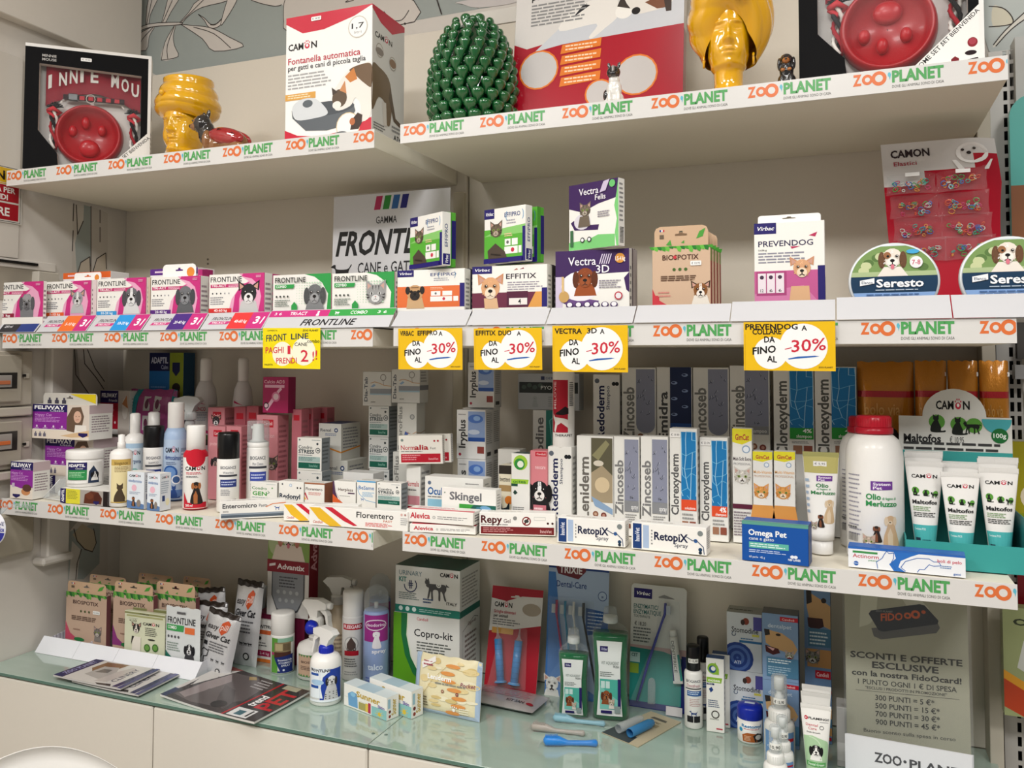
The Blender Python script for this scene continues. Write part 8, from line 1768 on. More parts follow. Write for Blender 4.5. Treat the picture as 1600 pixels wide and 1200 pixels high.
for i,(c_,u0,u1) in enumerate((('#b0245c',.18,.38),('#1c84b0',.32,.48),('#e4e4e4',.46,.62),('#1c2028',.62,.86))):
    b=empty('toothbrush',(0,0,0));b.parent=t
    x0,x1=u0*W,u1*W;m=MB();m.tube([(x0,-.012,.70*H),(x0,-.012,.60*H),(x0+.002,-.011,.56*H),((x0+x1)/2,-.010,.34*H),(x1,-.010,.08*H)],[.0032,.0030,.0022,.0030,.0022],8,c_);m.build('handle',PLAST,b)
    m=MB()
    for r_ in range(9):
        for q in range(3):zz=.605*H+r_*.0022;m.box(x0-.012 ,x0-.003,-.0135+q*.0022,-.0125+q*.0022,zz,zz+.0014,'#d8dce0')
    o=m.build('bristles',PLAST,b);o['kind']='stuff'
m=MB();m.prism([(.08*W,.04*H),(.95*W,.04*H),(.80*W,.72*H),(.06*W,.73*H)],-.020,-.0195,'#fff');m.build('blister',CLEARB,t)
# green mouthwash bottles
def aqua(A):A.R(.06,.88,.42,.96,'#241c5c');A.T('Virbac',.1,.90,.38,.94,'#d8d8f0',1,sh=.3);A.T('VET AQUADENT',.12,.70,.92,.745,'#6a7a74',0);A.T('FR3SH',.66,.655,.92,.69,'#3c4c48',1);A.LN(.06,.52,.7,.60,'#6a7470',3);A.R(.05,.06,.86,.49,'#4cac9c');A.P([(.05,.06),(.86,.06),(.86,.2),(.4,.3),(.05,.4)],'#7cc4b8');A.R(.86,.08,1,.50,'#241c5c');A.R(.1,.36,.28,.46,'#c8e0dc');A.R(.32,.36,.5,.46,'#c8e0dc');dog(A.sq(.35,.24,.11),'#8c4c28','#5c2c14','#a86840',bust='#8c4c28');cat(A.sq(.58,.15,.075),'#c8b8a8','#8c7c6c','#ece8e2',bust='#e0d8ce');A.R(.1,.01,.6,.05,'#241c5c');A.R(.72,.02,.98,.12,'#8a9a98')
for lab,x0,x1,yc,ybase,capy in (('green mouthwash bottle with a clear cup cap, smaller one in front',873,920,1014,1121,979),('green mouthwash bottle with a clear cup cap, larger one',926,982,982,1124,946)):
    p=at((x0+x1)/2,ybase,z=Z0);Y=p.y+.016;w_=(x1-x0)/FPX*dep((p.x,Y,Z0));Hs=at(x0,yc,y=Y).z-Z0;Ht=at(x0,capy,y=Y).z-Z0
    cx=at((x0+x1)/2,(yc+ybase)/2,y=Y).x
    t=empty('mouthwash_bottle',(cx,Y,Z0),.18,lab,'bottle');n=32;vs=[];fs=[];K=14
    def sc(q):return (w_/2)*(1-.10*sin(pi*min(1,q))**2)
    m=MB();P=[]
    for k in range(K+1):q=k/K;P.append((sc(q),q*Hs))
    hn=Hs+(Ht-Hs)*.38
    P2=[(w_/2*.98,Hs),(w_/2*.80,Hs+(hn-Hs)*.5),(w_/2*.42,hn),(w_/2*.34,hn)]
    def rr_(prof,col,mat,nm,sy=.62):
        mm=MB();v=[];f=[]
        for r_,z in prof:
            for i in range(n):
                a_=2*pi*i/n;e=.55;v.append((r_*(abs(cos(a_))**e)*(1 if cos(a_)>0 else-1),r_*sy*(abs(sin(a_))**e)*(1 if sin(a_)>0 else-1),z))
        for k in range(len(prof)-1):
            for i in range(n):j=(i+1)%n;f.append((k*n+i,k*n+j,(k+1)*n+j,(k+1)*n+i))
        f.append(tuple(reversed(range(n))));f.append(tuple((len(prof)-1)*n+i for i in range(n)));mm.add(v,f,col,True);return mm.build(nm,mat,t)
    rr_([(p_[0]*.97,p_[1]+.002) for p_ in P[:-1]]+[(P[-1][0]*.97,Hs-.004)],'#0c6c3c',GREENLIQ,'mouthwash');rr_(P+P2,'#fff',CLEAR,'body')
    m=MB();m.lathe([(w_*.19,hn),(w_*.20,hn+.001),(w_*.20,hn+(Ht-hn)*.42),(w_*.17,hn+(Ht-hn)*.45)],24,'#e6e6e2');m.build('cap',PLAST,t)
    m=MB();m.lathe([(w_*.225,hn+.001),(w_*.17,Ht),(.001,Ht)],24,'#fff',cap=False);m.build('measuring_cup',CLEARM,t)
    A=Art(w_*.72,Hs*.86);aqua(A);m=MB();bg=[(0,0),(.98,0),(.90,.35),(.90,.65),(.98,1),(.0,1),(.08,.65),(.08,.35)];yy=-w_*.31-.0008
    B=Art(A.W,A.H);B.P(bg,'#e2e6e4');m.art(B,lambda u,v,d:(u-A.W/2,yy-d,v+Hs*.06));m.art(A,lambda u,v,d:((u-A.W/2)*.84,yy-.0004-d,v*.94+Hs*.085));m.build('label',CARD,t)
# enzymatic kit blister
def enz(A):
    A.R(0,0,1,.50,'#2c8c84');A.P([(0,.48),(.6,.47),(1,.42),(1,.5),(0,.5)],'#c8a8a8');A.R(0,0,1,.05,'#1c2468');A.R(.92,.05,1,.45,'#1c2468');virbac(A,.05,.885,.38,.965);A.P([(.5,.90),(.78,.90),(.78,.905),(.6,.93),(.5,.91)],'#8a8a88')
    A.T('ENZYMATIC/',.05,.80,.50,.835,'#2c6c6c',1);A.T('ENZYMATIQUE',.05,.755,.55,.79,'#2c6c6c',1);A.T('TOOTHPASTE',.05,.725,.35,.745,'#5c6c6c',1);A.T('€ 18,20',.07,.66,.28,.69,'#4c4c4c',1);A.LN(.05,.52,.38,.65,'#6a7070',5);A.R(.0,.36,.18,.44,'#c0dcd8');A.T('CET',.03,.405,.14,.43,'#2c5c5c',2);A.R(0,.27,.16,.35,'#8cac3c')
t,W,H=card('dental_kit','teal and white enzymatic dental kit with dark blue brush and toothpaste tube',(986.7,910.7),(1073,918.7),(983,1101),.03,.0,enz,'#d4d4d0')
b=empty('toothbrush',(0,0,0));b.parent=t;m=MB();m.tube([(.64*W,-.010,.87*H),(.63*W,-.010,.78*H),(.57*W,-.010,.70*H),(.35*W,-.010,.38*H),(.16*W,-.010,.06*H)],[.003,.003,.0026,.0034,.0028],8,'#1c2c98');m.build('handle',PLAST,b)
m=MB()
for r_ in range(9):zz=.78*H+r_*.0021;m.box(.655*W,.655*W+.009,-.012,-.007,zz,zz+.0014,'#d4dce8')
o=m.build('bristles',PLAST,b);o['kind']='stuff'
tp=tube_('small',Vector((0,0,0)),.021,.0085,.42*H,lambda A:(A.R(0,.4,.3,1,'#2c9c94'),A.R(.8,.3,1,1,'#1c2468'),A.T('DENTIFRICE',.45,.08,.7,.8,'#6a6a6a',1,rot=1)),name='toothpaste_tube',par=t,caph=.12)
for k_ in ('label','category'):del tp[k_]
tp.location=(.78*W,-.012,.66*H);tp.rotation_euler=(0,pi-.12,0)
m=MB();m.prism([(.03*W,.03*H),(.93*W,.03*H),(.95*W,.5*H),(.90*W,.9*H),(.55*W,.92*H),(.5*W,.6*H),(.25*W,.3*H)],-.024,-.0235,'#fff');m.build('blister',CLEARB,t)
m=MB();m.box(.70*W,.98*W,-.0262,-.0256,-.0*H,.07*H,'#c8c6c8');m.build('paper_tag',CARD,t)
m=MB();m.lathe([(.0085,.06*H),(.0085,.22*H),(.006,.25*H),(.002,.26*H)],20,'#cfe0dc',M=Matrix.Translation((.42*W,-.012,0)));m.build('finger_brush',CLEARM,t)
# small flat brushes in film on the glass
def flatbrush(label,p0,p1,r,c,cat='brush',mat=PLAST,head=1.7):
    a,b=at(*p0,z=Z0+r),at(*p1,z=Z0+r);L=(b-a).length;t=empty('finger_brush',(a.x,a.y,Z0),atan2(b.y-a.y,b.x-a.x),label,cat)
    m=MB();m.tube([(0,0,r*1.5),(L*.04,0,r*1.6),(L*.28,0,r*1.6),(L*.45,0,r),(L*.8,0,r),(L*.97,0,r),(L,0,r)],[r*.5,r*head*.85,r*head*.85,r*.8,r*.8,r*1.1,r*.4],12,c);m.build('handle',mat,t)
    m=MB()
    for i in range(9):
        for j in range(3):m.box(L*.04+i*L*.026,L*.04+i*L*.026+.0014,(j-1)*r*.7-.0006,(j-1)*r*.7+.0006,r*2.4,r*3.3,c)
    o=m.build('bristles',PLAST,t);o['kind']='stuff'
    m=MB();m.add([(-.012,-.012,.0006),(L+.012,-.014,.0006),(L+.014,.012,.0006),(-.01,.014,.0006),(L*.05,0,r*3.6),(L*.95,0,r*2.4)],[(0,1,5,4),(2,3,4,5),(0,4,3),(1,2,5)],'#fff');m.build('film_bag',CLEARB,t)
flatbrush('pale blue finger brush in film lying behind the other two',(864,1123),(946,1131),.0055,'#8cb8c8');flatbrush('grey finger brush in film with a price sticker, middle of the three',(830,1137),(914,1146),.0055,'#a49c94');flatbrush('bright blue finger brush in film lying at the front',(849,1160),(934,1161),.0065,'#2c80d0')
# beige card with two clear finger brushes
q=[at(*p,z=Z0) for p in ((940,1145),(997,1168),(1064,1129),(1017,1112))]
t=empty('finger_brush_pack',(q[0].x,q[0].y,Z0),0,'beige and grey card with two clear finger brushes lying on the glass','pack');m=MB();rel=[(p.x-q[0].x,p.y-q[0].y) for p in q]
m.add([(x,y,0) for x,y in rel]+[(x,y,.0015) for x,y in rel],[(4,5,6,7),(0,1,5,4),(1,2,6,5),(2,3,7,6),(3,0,4,7)],'#b8ac90')
def lp(u,v):x=(rel[0][0]*(1-u)+rel[1][0]*u)*(1-v)+(rel[3][0]*(1-u)+rel[2][0]*u)*v;y=(rel[0][1]*(1-u)+rel[1][1]*u)*(1-v)+(rel[3][1]*(1-u)+rel[2][1]*u)*v;return (x,y)
A=Art(1,1);A.P([(0,0),(.75,0),(.72,.2),(.4,.25),(0,.35)],'#3c4446');A.P([(.25,.82),(.75,.82),(.72,.88),(.3,.88)],'#5c564c');A.T('Finger',.3,.72,.7,.78,'#5c5040',1);A.R(.25,.6,.75,.68,'#9c8c6c');m.art(A,lambda u,v,d:(*lp(u,v),.0015+d));m.build('backing_card',CARD,t)
for k,(u,c_) in enumerate(((.30,'#e4e6e8'),(.62,'#8cb0c8'))):
    a,b=lp(u,.12),lp(u+.02,.62);m=MB();d_=Vector((b[0]-a[0],b[1]-a[1],0));L=d_.length;ang_=atan2(d_.y,d_.x)
    m.lathe([(.0088,0),(.0095,.0005),(.0095,L*.8),(.007,L*.95),(.002,L),(.001,L*.98),(.0085,L*.7),(.0085,.0002)],20,c_,M=Matrix.Translation((a[0],a[1],.0115))@Matrix.Rotation(ang_,4,'Z')@Matrix.Rotation(pi/2,4,'Y'),cap=False);m.build('finger_brush',CLEARM if k==0 else BLUECLR,t)
# slim black-capped sprays, octea carton
def dfr(A):A.T('BIOGANCE',.1,.86,.9,.91,'#4c4e58',1);A.T('Dentifresh',.15,.77,.85,.83,'#a85c6c',0);A.R(.05,.73,.95,.75,'#2a2a30');A.R(.15,.60,.95,.70,'#2c5c9c');A.LN(.2,.62,.9,.69,'#c8d8ec',2);A.LN(.3,.40,.9,.56,'#a85c5c',5,fill=.25);walkdog(A.sq(.5,.26,.09),'#1c3c7c');A.R(.15,.10,.48,.22,'#1c1c20');A.R(.52,.10,.85,.22,'#1c1c20')
c,r,h=cyl(1069,1097,1007.5,Z0,pbase=1139);t=bottle('spray_bottle','slim white spray bottle with black cap and price sticker, front one','bottle',c,r,h,[(.92,0),(1,.012),(1,.66),(.93,.685),(.75,.70)],[(.74,.70),(.78,.705),(.76,.985),(.66,1),(.02,1)],dfr,2.1,(.02,.66),capc='#0e0e10')
A=Art(.022,.009);A.T('€ 15,90',.1,.25,.9,.75,'#333',1);m=MB();B=Art(.022,.009);B.R(0,0,1,1,'#ecebe6');f_=wrap(r*.77,faceang(c))(.011);[m.art(X_,lambda u,v,d:(lambda p:(p[0],p[1],p[2]+h*.80))(f_(u,v,d)),cut=r*.15,off=o_) for X_,o_ in ((B,.0004),(A,.0006))];m.build('price_sticker',CARD,t)
c,r,h=cyl(1087,1108.5,994.5,Z0,Y=.0);bottle('spray_bottle','slim white spray bottle with black cap, hidden behind the front one','bottle',c,r*1.1,h,[(.92,0),(1,.012),(1,.66),(.93,.685),(.75,.70)],[(.74,.70),(.78,.705),(.76,.985),(.66,1),(.02,1)],dfr,2.1,(.02,.66),capc='#0e0e10')
def oct2(A):A.C(.38,.86,.075,'#8cb83c');A.P([(.35,.78),(.72,.78),(.72,.86),(.5,.95)],'#8cb83c');A.C(.36,.85,.05,'#1c4c80');A.C(.40,.86,.03,'#e8e8e4');A.P([(.03,.74),(.9,.74),(.84,.67),(.03,.67)],'#8cb83c');A.T('octea',.1,.685,.78,.72,'#f0f4e0',2);A.R(.03,.635,.45,.66,'#1c2c5c');A.T('ORAL',.08,.642,.35,.655,'#fff',1);A.P([(.15,.58),(.3,.61),(.4,.57),(.25,.53)],'#1c3c80');A.LN(.1,.33,.75,.44,'#4c5c7c',4);A.C(.5,.24,.055,'#3c3430');A.C(.5,.24,.04,'#e6e6e0');A.LN(.2,.16,.8,.19,'#a8a8a0',1);A.R(.55,.04,.9,.06,'#c04858')
carton('dental_carton','tall slim white carton with a green and blue ring emblem on the counter','box',fb((1104,1142),(1132,1146),(1102.5,1027),Z0),.022,oct2,None,lambda A:A.R(0,0,1,1,'#2c4c7c'))
pl=fb((1104,1142),(1132,1146),(1102.5,1027),Z0);carton('dental_carton','second slim white dental carton behind the ring-emblem one','box',(pl[0]+Vector((.008,.03,0)),pl[1],pl[2],pl[3]),.02,oct2,None,lambda A:A.R(0,0,1,1,'#2c4c7c'))
# stomodine stack, tub, dentalpet
def sto(A):A.E(.55,.86,.09,.06,'#8c4030');A.E(.46,.84,.06,.05,'#3c2c28');A.R(.76,.72,1,.95,'#54509c');A.T('Stomodine',.14,.66,.90,.75,'#1c1c2c',1);A.arc(.2,.625,.03,120,400,.014,'#7c8ca8');A.R(.72,.61,.92,.65,'#d8d05c');A.R(.36,.49,1,.53,'#2c6ca0');A.LN(.4,.54,.85,.58,'#2c6ca0',1);A.C(.20,.20,.30,'#1c3c80') if False else None;k=A.H/A.W;[A.E(.30,.22,(.27-.05*i)*k,.27-.05*i,'#1c3c88' if i%2==0 else '#4c6cb0') for i in range(6)];A.T('ATI',.2,.12,.4,.17,'#d8e0f4',2)
def stoc(A):    # clipped at carton edges
    B=Art(A.W,A.H);sto(B)
    for a,b,c,L,col in B.t:
        p=clip(clip([a,b,c],.0005,1),A.W-.0005,-1)
        for i in range(1,len(p)-1):
            tri=[(max(0,q[0]),max(.0003,q[1])) for q in (p[0],p[i],p[i+1])];A.t.append((*tri,L,col))
Ys=-.030;z1=at(1160,1048,y=Ys).z;a,b=at(1138,1000,y=Ys),at(1193,1000,y=Ys)
carton('dental_carton','white and blue swirl dental gel carton, lower of two','box',(Vector((a.x,Ys,Z0)),0,b.x-a.x,z1-Z0-.0006),.05,stoc,None,base='#d4d8dc')
carton('dental_carton','white and blue swirl dental gel carton, upper of two','box',(Vector((a.x-.003,Ys-.001,z1)),0,b.x-a.x,at(1138,955,y=Ys).z-z1),.05,stoc,None,lambda A:(A.R(0,0,1,1,'#a8a8a4'),A.LN(.05,.3,.8,.6,'#3a3a3a',1)),base='#d4d8dc')
c,r,h=cyl(1152.5,1190.5,1098,Z0,pbase=1162)
def rest(A):A.T('Restomyl',.20,.72,.92,.86,'#1c7cb8',2);A.LN(.28,.62,.9,.68,'#c85c6c',1);A.C(.16,.58,.10,'#2c9cc8');A.P([(.25,.05),(.22,.35),(.4,.48),(.7,.45),(.75,.05)],'#b0602c');A.P([(.68,.05),(.6,.35),(.75,.48),(.95,.4),(1,.05)],'#2a2828');A.E(.8,.28,.12,.12,'#c8c4c0');A.LN(.3,.1,.55,.35,'#e8c8a8',4)
t=bottle('supplement_tub','small white tub with a dark blue lid, in front of the swirl cartons','tub',c,r,h,[(.96,0),(1,.02),(1,.63)],[(1.02,.63),(1.03,.64),(1.03,.88),(.95,.96),(.6,1),(.02,1)],rest,2.3,(.03,.60),capc='#1428a0')
m=MB();m.box(-.010,.010,-.004,.004,h,h+.0008,'#c8d0e0',ch=.0003);m.build('lid_sticker',CARD,t)
def den(A):A.P([(0,0),(1,0),(1,1),(0,1)],'#7c98bc');A.R(.50,.90,1,.965,'#b81428');A.T('Candioli',.56,.915,.9,.945,'#f8e0e4',1);A.T('dentalpet',.16,.79,.82,.85,'#d8e4f0',0);A.P([(.05,.76),(.2,.75),(.55,.72),(.85,.62),(.98,.5),(.9,.42),(.5,.46),(.25,.50),(.1,.55),(.08,.66)],'#c8a070');A.P([(.05,.76),(.2,.76),(.22,.68),(.08,.66)],'#2c2624');A.E(.45,.69,.07,.02,'#2c2420');A.P([(.08,.52),(.45,.48),(.5,.42),(.3,.38),(.1,.42)],'#4c1c20');A.P([(.12,.5),(.35,.48),(.3,.44)],'#e0b0b0');cat(A.sq(.76,.38,.10),'#a8a49c','#4c4640','#e8e4de');A.E(.76,.34,.08,.035,'#6c1c20');A.R(.12,.06,1,.35,'#4c7c9c');A.LN(.16,.26,.9,.33,'#e0ecf4',2);A.LN(.16,.09,.8,.22,'#a8c4d8',4)
Yd=-.085;zd=at(1220,1064,y=Yd).z;a,b=at(1191,1000,y=Yd),at(1247,1000,y=Yd)
dsd=lambda A:A.R(0,0,1,1,'#3c4c6c')
carton('dental_carton','pale blue dental carton with a yawning dog, lower of two','box',(Vector((a.x,Yd,Z0)),0,b.x-a.x,zd-Z0-.0006),.045,den,dsd,base='#7c98bc')
o=carton('dental_carton','pale blue dental carton with a yawning dog, upper of two, wrapped in film','box',(Vector((a.x,Yd,zd)),0,b.x-a.x,at(1192,957,y=Yd).z-zd),.045,den,dsd,lambda A:A.R(0,0,1,1,'#6c6c70'),base='#7c98bc')
def den2(A):A.R(0,0,1,1,'#6c8cb4');A.R(.45,.88,1,.94,'#b81428');A.T('Candioli',.5,.895,.95,.925,'#f8e0e4',1);A.T('dentalpet',.1,.77,.92,.82,'#d8e4f0',0);A.P([(.08,.72),(.25,.71),(.7,.66),(1,.62),(1,.44),(.5,.48),(.2,.5),(.1,.6)],'#c8a070');A.P([(.08,.73),(.28,.73),(.3,.64),(.1,.62)],'#2c2624');A.E(.75,.66,.1,.02,'#2c2420');A.P([(.12,.52),(.7,.52),(.75,.46),(.4,.42),(.15,.45)],'#3c1a1c');A.R(.15,.30,1,.44,'#4c7c9c');A.LN(.2,.31,.9,.42,'#d8e8f0',4);A.R(.1,.14,1,.28,'#c8945c');cat(A.sq(.3,.20,.085),'#8c8880','#3c3630','#e0dcd6');A.R(.4,.06,.98,.12,'#b81428');A.T('Candioli',.45,.075,.9,.105,'#f8e0e4',1)
Ye=-.035;a,b=at(1257,1000,y=Ye),at(1298,1000,y=Ye);z2_=at(1270,1070,y=Ye).z
carton('dental_carton','tall blue dental carton with a dog muzzle, right of the film-wrapped pair','box',(Vector((a.x,Ye,z2_)),0,b.x-a.x,-.402-z2_),.04,den2,dsd,lambda A:A.R(0,0,1,1,'#3c4c6c'),base='#6c8cb4')
carton('dental_carton','blue dental carton under the tall dog-muzzle one, behind the toothpaste tubes','box',(Vector((a.x,Ye,Z0)),0,b.x-a.x,z2_-Z0-.0006),.04,den2,dsd,base='#6c8cb4')
# pump bottles
def pumpb(label,x,ytop,Y,s=1,sticker_=None,clear=True):
    c=at(x,ytop,y=Y);h=c.z-Z0;R=.0215*s
    t=empty('pump_bottle',(c.x,Y,Z0),faceang(c)+pi/2,label,'bottle',None)
    hb=h-.062*s
    m=MB();m.lathe([(R*.95,0),(R,.002),(R,hb-.010),(R*.93,hb-.003),(R*.70,hb)],28,'#e4e3df');m.build('body',PLAST,t)
    A=Art(R*2.2,hb-.02);A.R(0,0,1,1,'#6c94c4');A.R(.55,.72,.98,.82,'#b81428');A.T('dentalpet',.1,.5,.8,.58,'#e8f0f8',0);dog(A.sq(.4,.25,.16),'#c8a070','#9c7048','#e0c8a0');f_=wrap(R*1.003,-pi/2)(A.W/2);mm=MB();mm.art(A,lambda u,v,d:(lambda p:(p[0],p[1],p[2]+.006))(f_(u,v,d)),cut=R*.16,off=.0004);mm.build('label',CARD,t)
    m=MB();m.lathe([(R*.66,hb),(R*.70,hb+.001),(R*.70,hb+.016*s),(R*.5,hb+.018*s)],24,'#e6e5e1');[m.box(-.0005,.0005,R*.69,R*.715,hb+.002,hb+.015*s,'#dcdbd7',M=Matrix.Rotation(i*pi/12,4,'Z')) for i in range(24)];m.build('collar',PLAST,t)
    m=MB();m.lathe([(R*.32,hb+.018*s),(R*.30,hb+.036*s),(R*.18,hb+.037*s),(R*.18,hb+.044*s),(R*.34,hb+.045*s),(R*.33,h-.002),(R*.28,h)],20,'#e8e7e3');m.build('pump_head',PLAST,t)
    m=MB();m.lathe([(R*.52,hb+.0185*s),(R*.50,h+.001),(R*.40,h+.003),(.001,h+.003)],24,'#fff',cap=False);m.build('overcap',CLEARM,t)
    if sticker_:A=Art(.022,.009);A.T(sticker_,.1,.2,.9,.8,'#222',1);B=Art(.024,.011);B.R(0,0,1,1,'#eeede8');f_=wrap(R*.53,-pi/2)(.011);mm=MB();[mm.art(X_,lambda u,v,d:(lambda p:(p[0],p[1],p[2]+hb+.026*s))(f_(u,v,d)),cut=R*.1,off=o_) for X_,o_ in ((B,.0004),(A,.0007))];mm.build('price_sticker',CARD,t)
    return t
pumpb('white pump bottle with blue label at the back, next to the film-wrapped carton',1217,1057,-.155,1.32,'€ 15,90');pumpb('shorter white pump bottle with price sticker, second from the front',1222,1121,-.215,.95,'€ 10,90');pumpb('white pump bottle with a 10,90 sticker, nearest the counter edge',1211,1136,-.262,1.0,'10,90')
pumpb('white pump bottle hidden behind the tallest pump bottle',1220,1072,-.118,1.1)
# dental cream tubes, crimped end up
def fla(A):A.C(.22,.86,.028,'#c02c3c');A.T('v',.18,.85,.25,.875,'#fff',2);A.T('FLAMINGO',.30,.845,.92,.875,'#1c1c1e',2);A.LN(.6,.81,.9,.825,'#6a6a6a',1);A.T('Dental',.20,.75,.55,.785,'#c83c50',0);A.T('Care',.28,.70,.52,.735,'#c83c50',0);A.arc(.66,.74,.025,0,360,.006,'#2a2a2a');A.T('fresh breath',.22,.655,.62,.675,'#3c3c3c',1);A.P([(.02,.60),(.4,.62),(.9,.55),(1,.5),(1,0),(0,0)],'#a8c8a0');A.arc(.3,.45,.15,20,90,.012,'#c8dcc0');dog(A.sq(.5,.40,.12),'#1c1c1e','#161618','#eceae6',bust='#e8e6e2',blaze='#f0eeea');A.R(.12,.20,.88,.26,'#5ca45c');A.T('Dental Cream',.2,.215,.8,.245,'#f0f4ee',1)
for i,(x0,x1,yt,Y,lab) in enumerate(((1252,1297,1101,-.235,'front'),(1252.5,1296,1082,-.195,'second'),(1254,1297,1071,-.165,'third'))):
    c=at((x0+x1)/2,yt,y=Y);ww=(x1-x0)/FPX*dep(c);tube_('white and green dental cream tube with a collie, %s in its row'%lab,Vector((c.x,Y,Z0)),ww,.0165,c.z-Z0,fla,name='toothpaste_tube',group='dental cream tubes')
# poster in an acrylic stand, leaflets, small box
def post(A):
    A.R(0,0,1,1,'#a8a592');A.P([(.14,1),(.28,1),(.26,.86),(.2,.82),(.12,.80)],'#c4c2b0');A.P([(.46,1),(.60,1),(.70,.93),(.55,.90)],'#c4c2b4')
    A.P([(.22,.80),(.24,.755),(.30,.74),(.75,.80),(.78,.83),(.76,.86)],'#5c5c5e');A.P([(.20,.88),(.22,.90),(.62,.955),(.66,.95),(.77,.87),(.76,.85),(.32,.785),(.28,.79)],'#1c2434');A.T('FIDO',.30,.845,.48,.885,'#c8582c',2,tilt=.35);A.E(.52,.885,.03,.018,'#c8582c');A.E(.52,.885,.014,.008,'#1c2434');A.E(.585,.895,.038,.024,'#c8582c');A.E(.585,.895,.018,.011,'#1c2434');A.E(.65,.912,.018,.01,'#c8582c');A.T('ZOO PLANET',.26,.895,.40,.905,'#8c8c88',1)
    A.T('SCONTI E OFFERTE',.04,.628,.95,.662,'#1c1b18',2);A.T('ESCLUSIVE',.22,.577,.76,.612,'#1c1b18',2);A.T('con la nostra FidoOcard!',.05,.53,.94,.56,'#1c1b18',2);A.T('1 PUNTO OGNI 1 € DI SPESA',.10,.482,.90,.51,'#1c1b18',1);A.T('"ESCLUSI I PRODOTTI IN PROMOZIONE"',.16,.456,.82,.471,'#2a2924',1);A.R(.08,.444,.92,.446,'#3a3934')
    for i,s_ in enumerate(('300 PUNTI = 5 €*','500 PUNTI = 15 €*','700 PUNTI = 30 €*','900 PUNTI = 45 €*')):A.T(s_,.24,.398-i*.045,.72 if i==0 else .76,.427-i*.045,'#1c1b18',1)
    A.T('Buono sconto sulla spesa in corso',.14,.215,.88,.235,'#3a3934',0)
Ypo=-.14;yrR=-.115
a,b=at(1319,960,y=Ypo),at(1512,985,y=yrR);d=at(1517,1186,y=yrR)
Wp=sqrt((b.x-a.x)**2+(yrR-Ypo)**2);Hp=(-.402-Z0)*.89;rzp=atan2(yrR-Ypo,b.x-a.x)
t=empty('poster_stand',(a.x+.002,Ypo,Z0),rzp,'grey-green loyalty card poster in a clear acrylic stand at the right','poster');t.rotation_euler=(-.03,0,rzp)
A=Art(Wp,Hp-.004);post(A);m=MB();m.box(0,Wp,0,.001,.003,Hp-.001,'#a8a592');m.art(A,lambda u,v,q:(u,-q,v+.004));m.build('poster',CARD,t)
m=MB();m.box(-.004,Wp+.004,-.0035,-.0022,0,Hp-.001,'#fff');m.box(-.004,Wp+.004,-.0022,.06,.0,.0018,'#fff');m.build('acrylic_holder',CLEARB,t)
a,b=at(1320,1146,y=-.20),at(1516,1187,y=-.185);hL=a.z-Z0
for i in range(4):
    W_=(b.x-a.x);A=Art(W_,hL);m=MB();m.box(0,W_,0,.0006,0,hL,'#dcdce0')
    if i==0:A.T('ZOO',.24,.56,.46,.74,'#4c4c50',2);A.T('PLANET',.52,.56,.98,.72,'#4c4c50',2);A.C(.485,.66,.03,'#4c4c50');A.LN(.52,.48,.98,.53,'#8a8a8e',1);m.art(A,lambda u,v,d:(u,-d,v))
    tag(m.build('leaflet',CARD,None,(a.x+.001*i,-.200+.0012*i,Z0),(0,0,-.06)),['front white leaflet with grey shop logo standing before the poster','second white leaflet standing before the poster','third white leaflet standing before the poster','rearmost white leaflet standing before the poster'][i],'leaflet','leaflets before the poster')
a=at(1307,1130,y=-.13);m=MB();m.box(0,.026,0,.05,0,at(1307,1104,y=-.13).z-Z0,'#b8b6b4',ch=.001);m.box(.001,.020,-.0006,.0,.012,.045,'#cfcdcb');tag(m.build('small_box',CARD,None,(a.x,-.13,Z0)),'small grey-white box beside the poster stand','box')
# ---- flyers and magazine
def sheet(name,label,pts,z,f,c,th=.003,sag=0,flip=False,cat='flyer'):
    q=[at(*p,z=z) for p in pts];t=empty(name,(q[0].x,q[0].y,z),0,label,cat);rel=[(p.x-q[0].x,p.y-q[0].y) for p in q];N=10
    def P(u,v):x=(rel[0][0]*(1-u)+rel[1][0]*u)*(1-v)+(rel[3][0]*(1-u)+rel[2][0]*u)*v;y=(rel[0][1]*(1-u)+rel[1][1]*u)*(1-v)+(rel[3][1]*(1-u)+rel[2][1]*u)*v;return x,y
    def Z(u,v):return sag*(abs(2*u-1)**2*.6+(v)**3*.4)
    m=MB();vs=[];fs=[]
    for top in (1,0):
        for j in range(N+1):
            for i in range(N+1):x,y=P(i/N,j/N);vs.append((x,y,Z(i/N,j/N)+(th if top else 0)))
    n1=(N+1)**2
    for j in range(N):
        for i in range(N):a_=j*(N+1)+i;fs.append((a_,a_+1,a_+N+2,a_+N+1));fs.append((n1+a_,n1+a_+N+1,n1+a_+N+2,n1+a_+1))
    for i in range(N):
        for a_,b_ in ((i,i+1),(N*(N+1)+i+1,N*(N+1)+i),((i+1)*(N+1),i*(N+1)),(i*(N+1)+N,(i+1)*(N+1)+N)):fs.append((a_,n1+a_,n1+b_,b_))
    m.add(vs,fs,c);A=Art(1,1);f(A)
    B=Art(1,1);B.t=[]
    for a,b,c_,L,col in A.t:
        k0=math.floor(min(a[1],b[1],c_[1])*N);k1=math.ceil(max(a[1],b[1],c_[1])*N)
        for k in range(k0,max(k1,k0+1)):
            p=clip(clip([(s[1],s[0]) for s in (a,b,c_)],k/N,1),(k+1)/N,-1);p=[(s[1],s[0]) for s in p]
            for i in range(1,len(p)-1):B.t.append((p[0],p[i],p[i+1],L,col))
    m.art(B,lambda u,v,d:(*P(u,v),Z(u,v)+th+d+.0002),cut=1/N);m.build('pages',GLOSS,t);return t
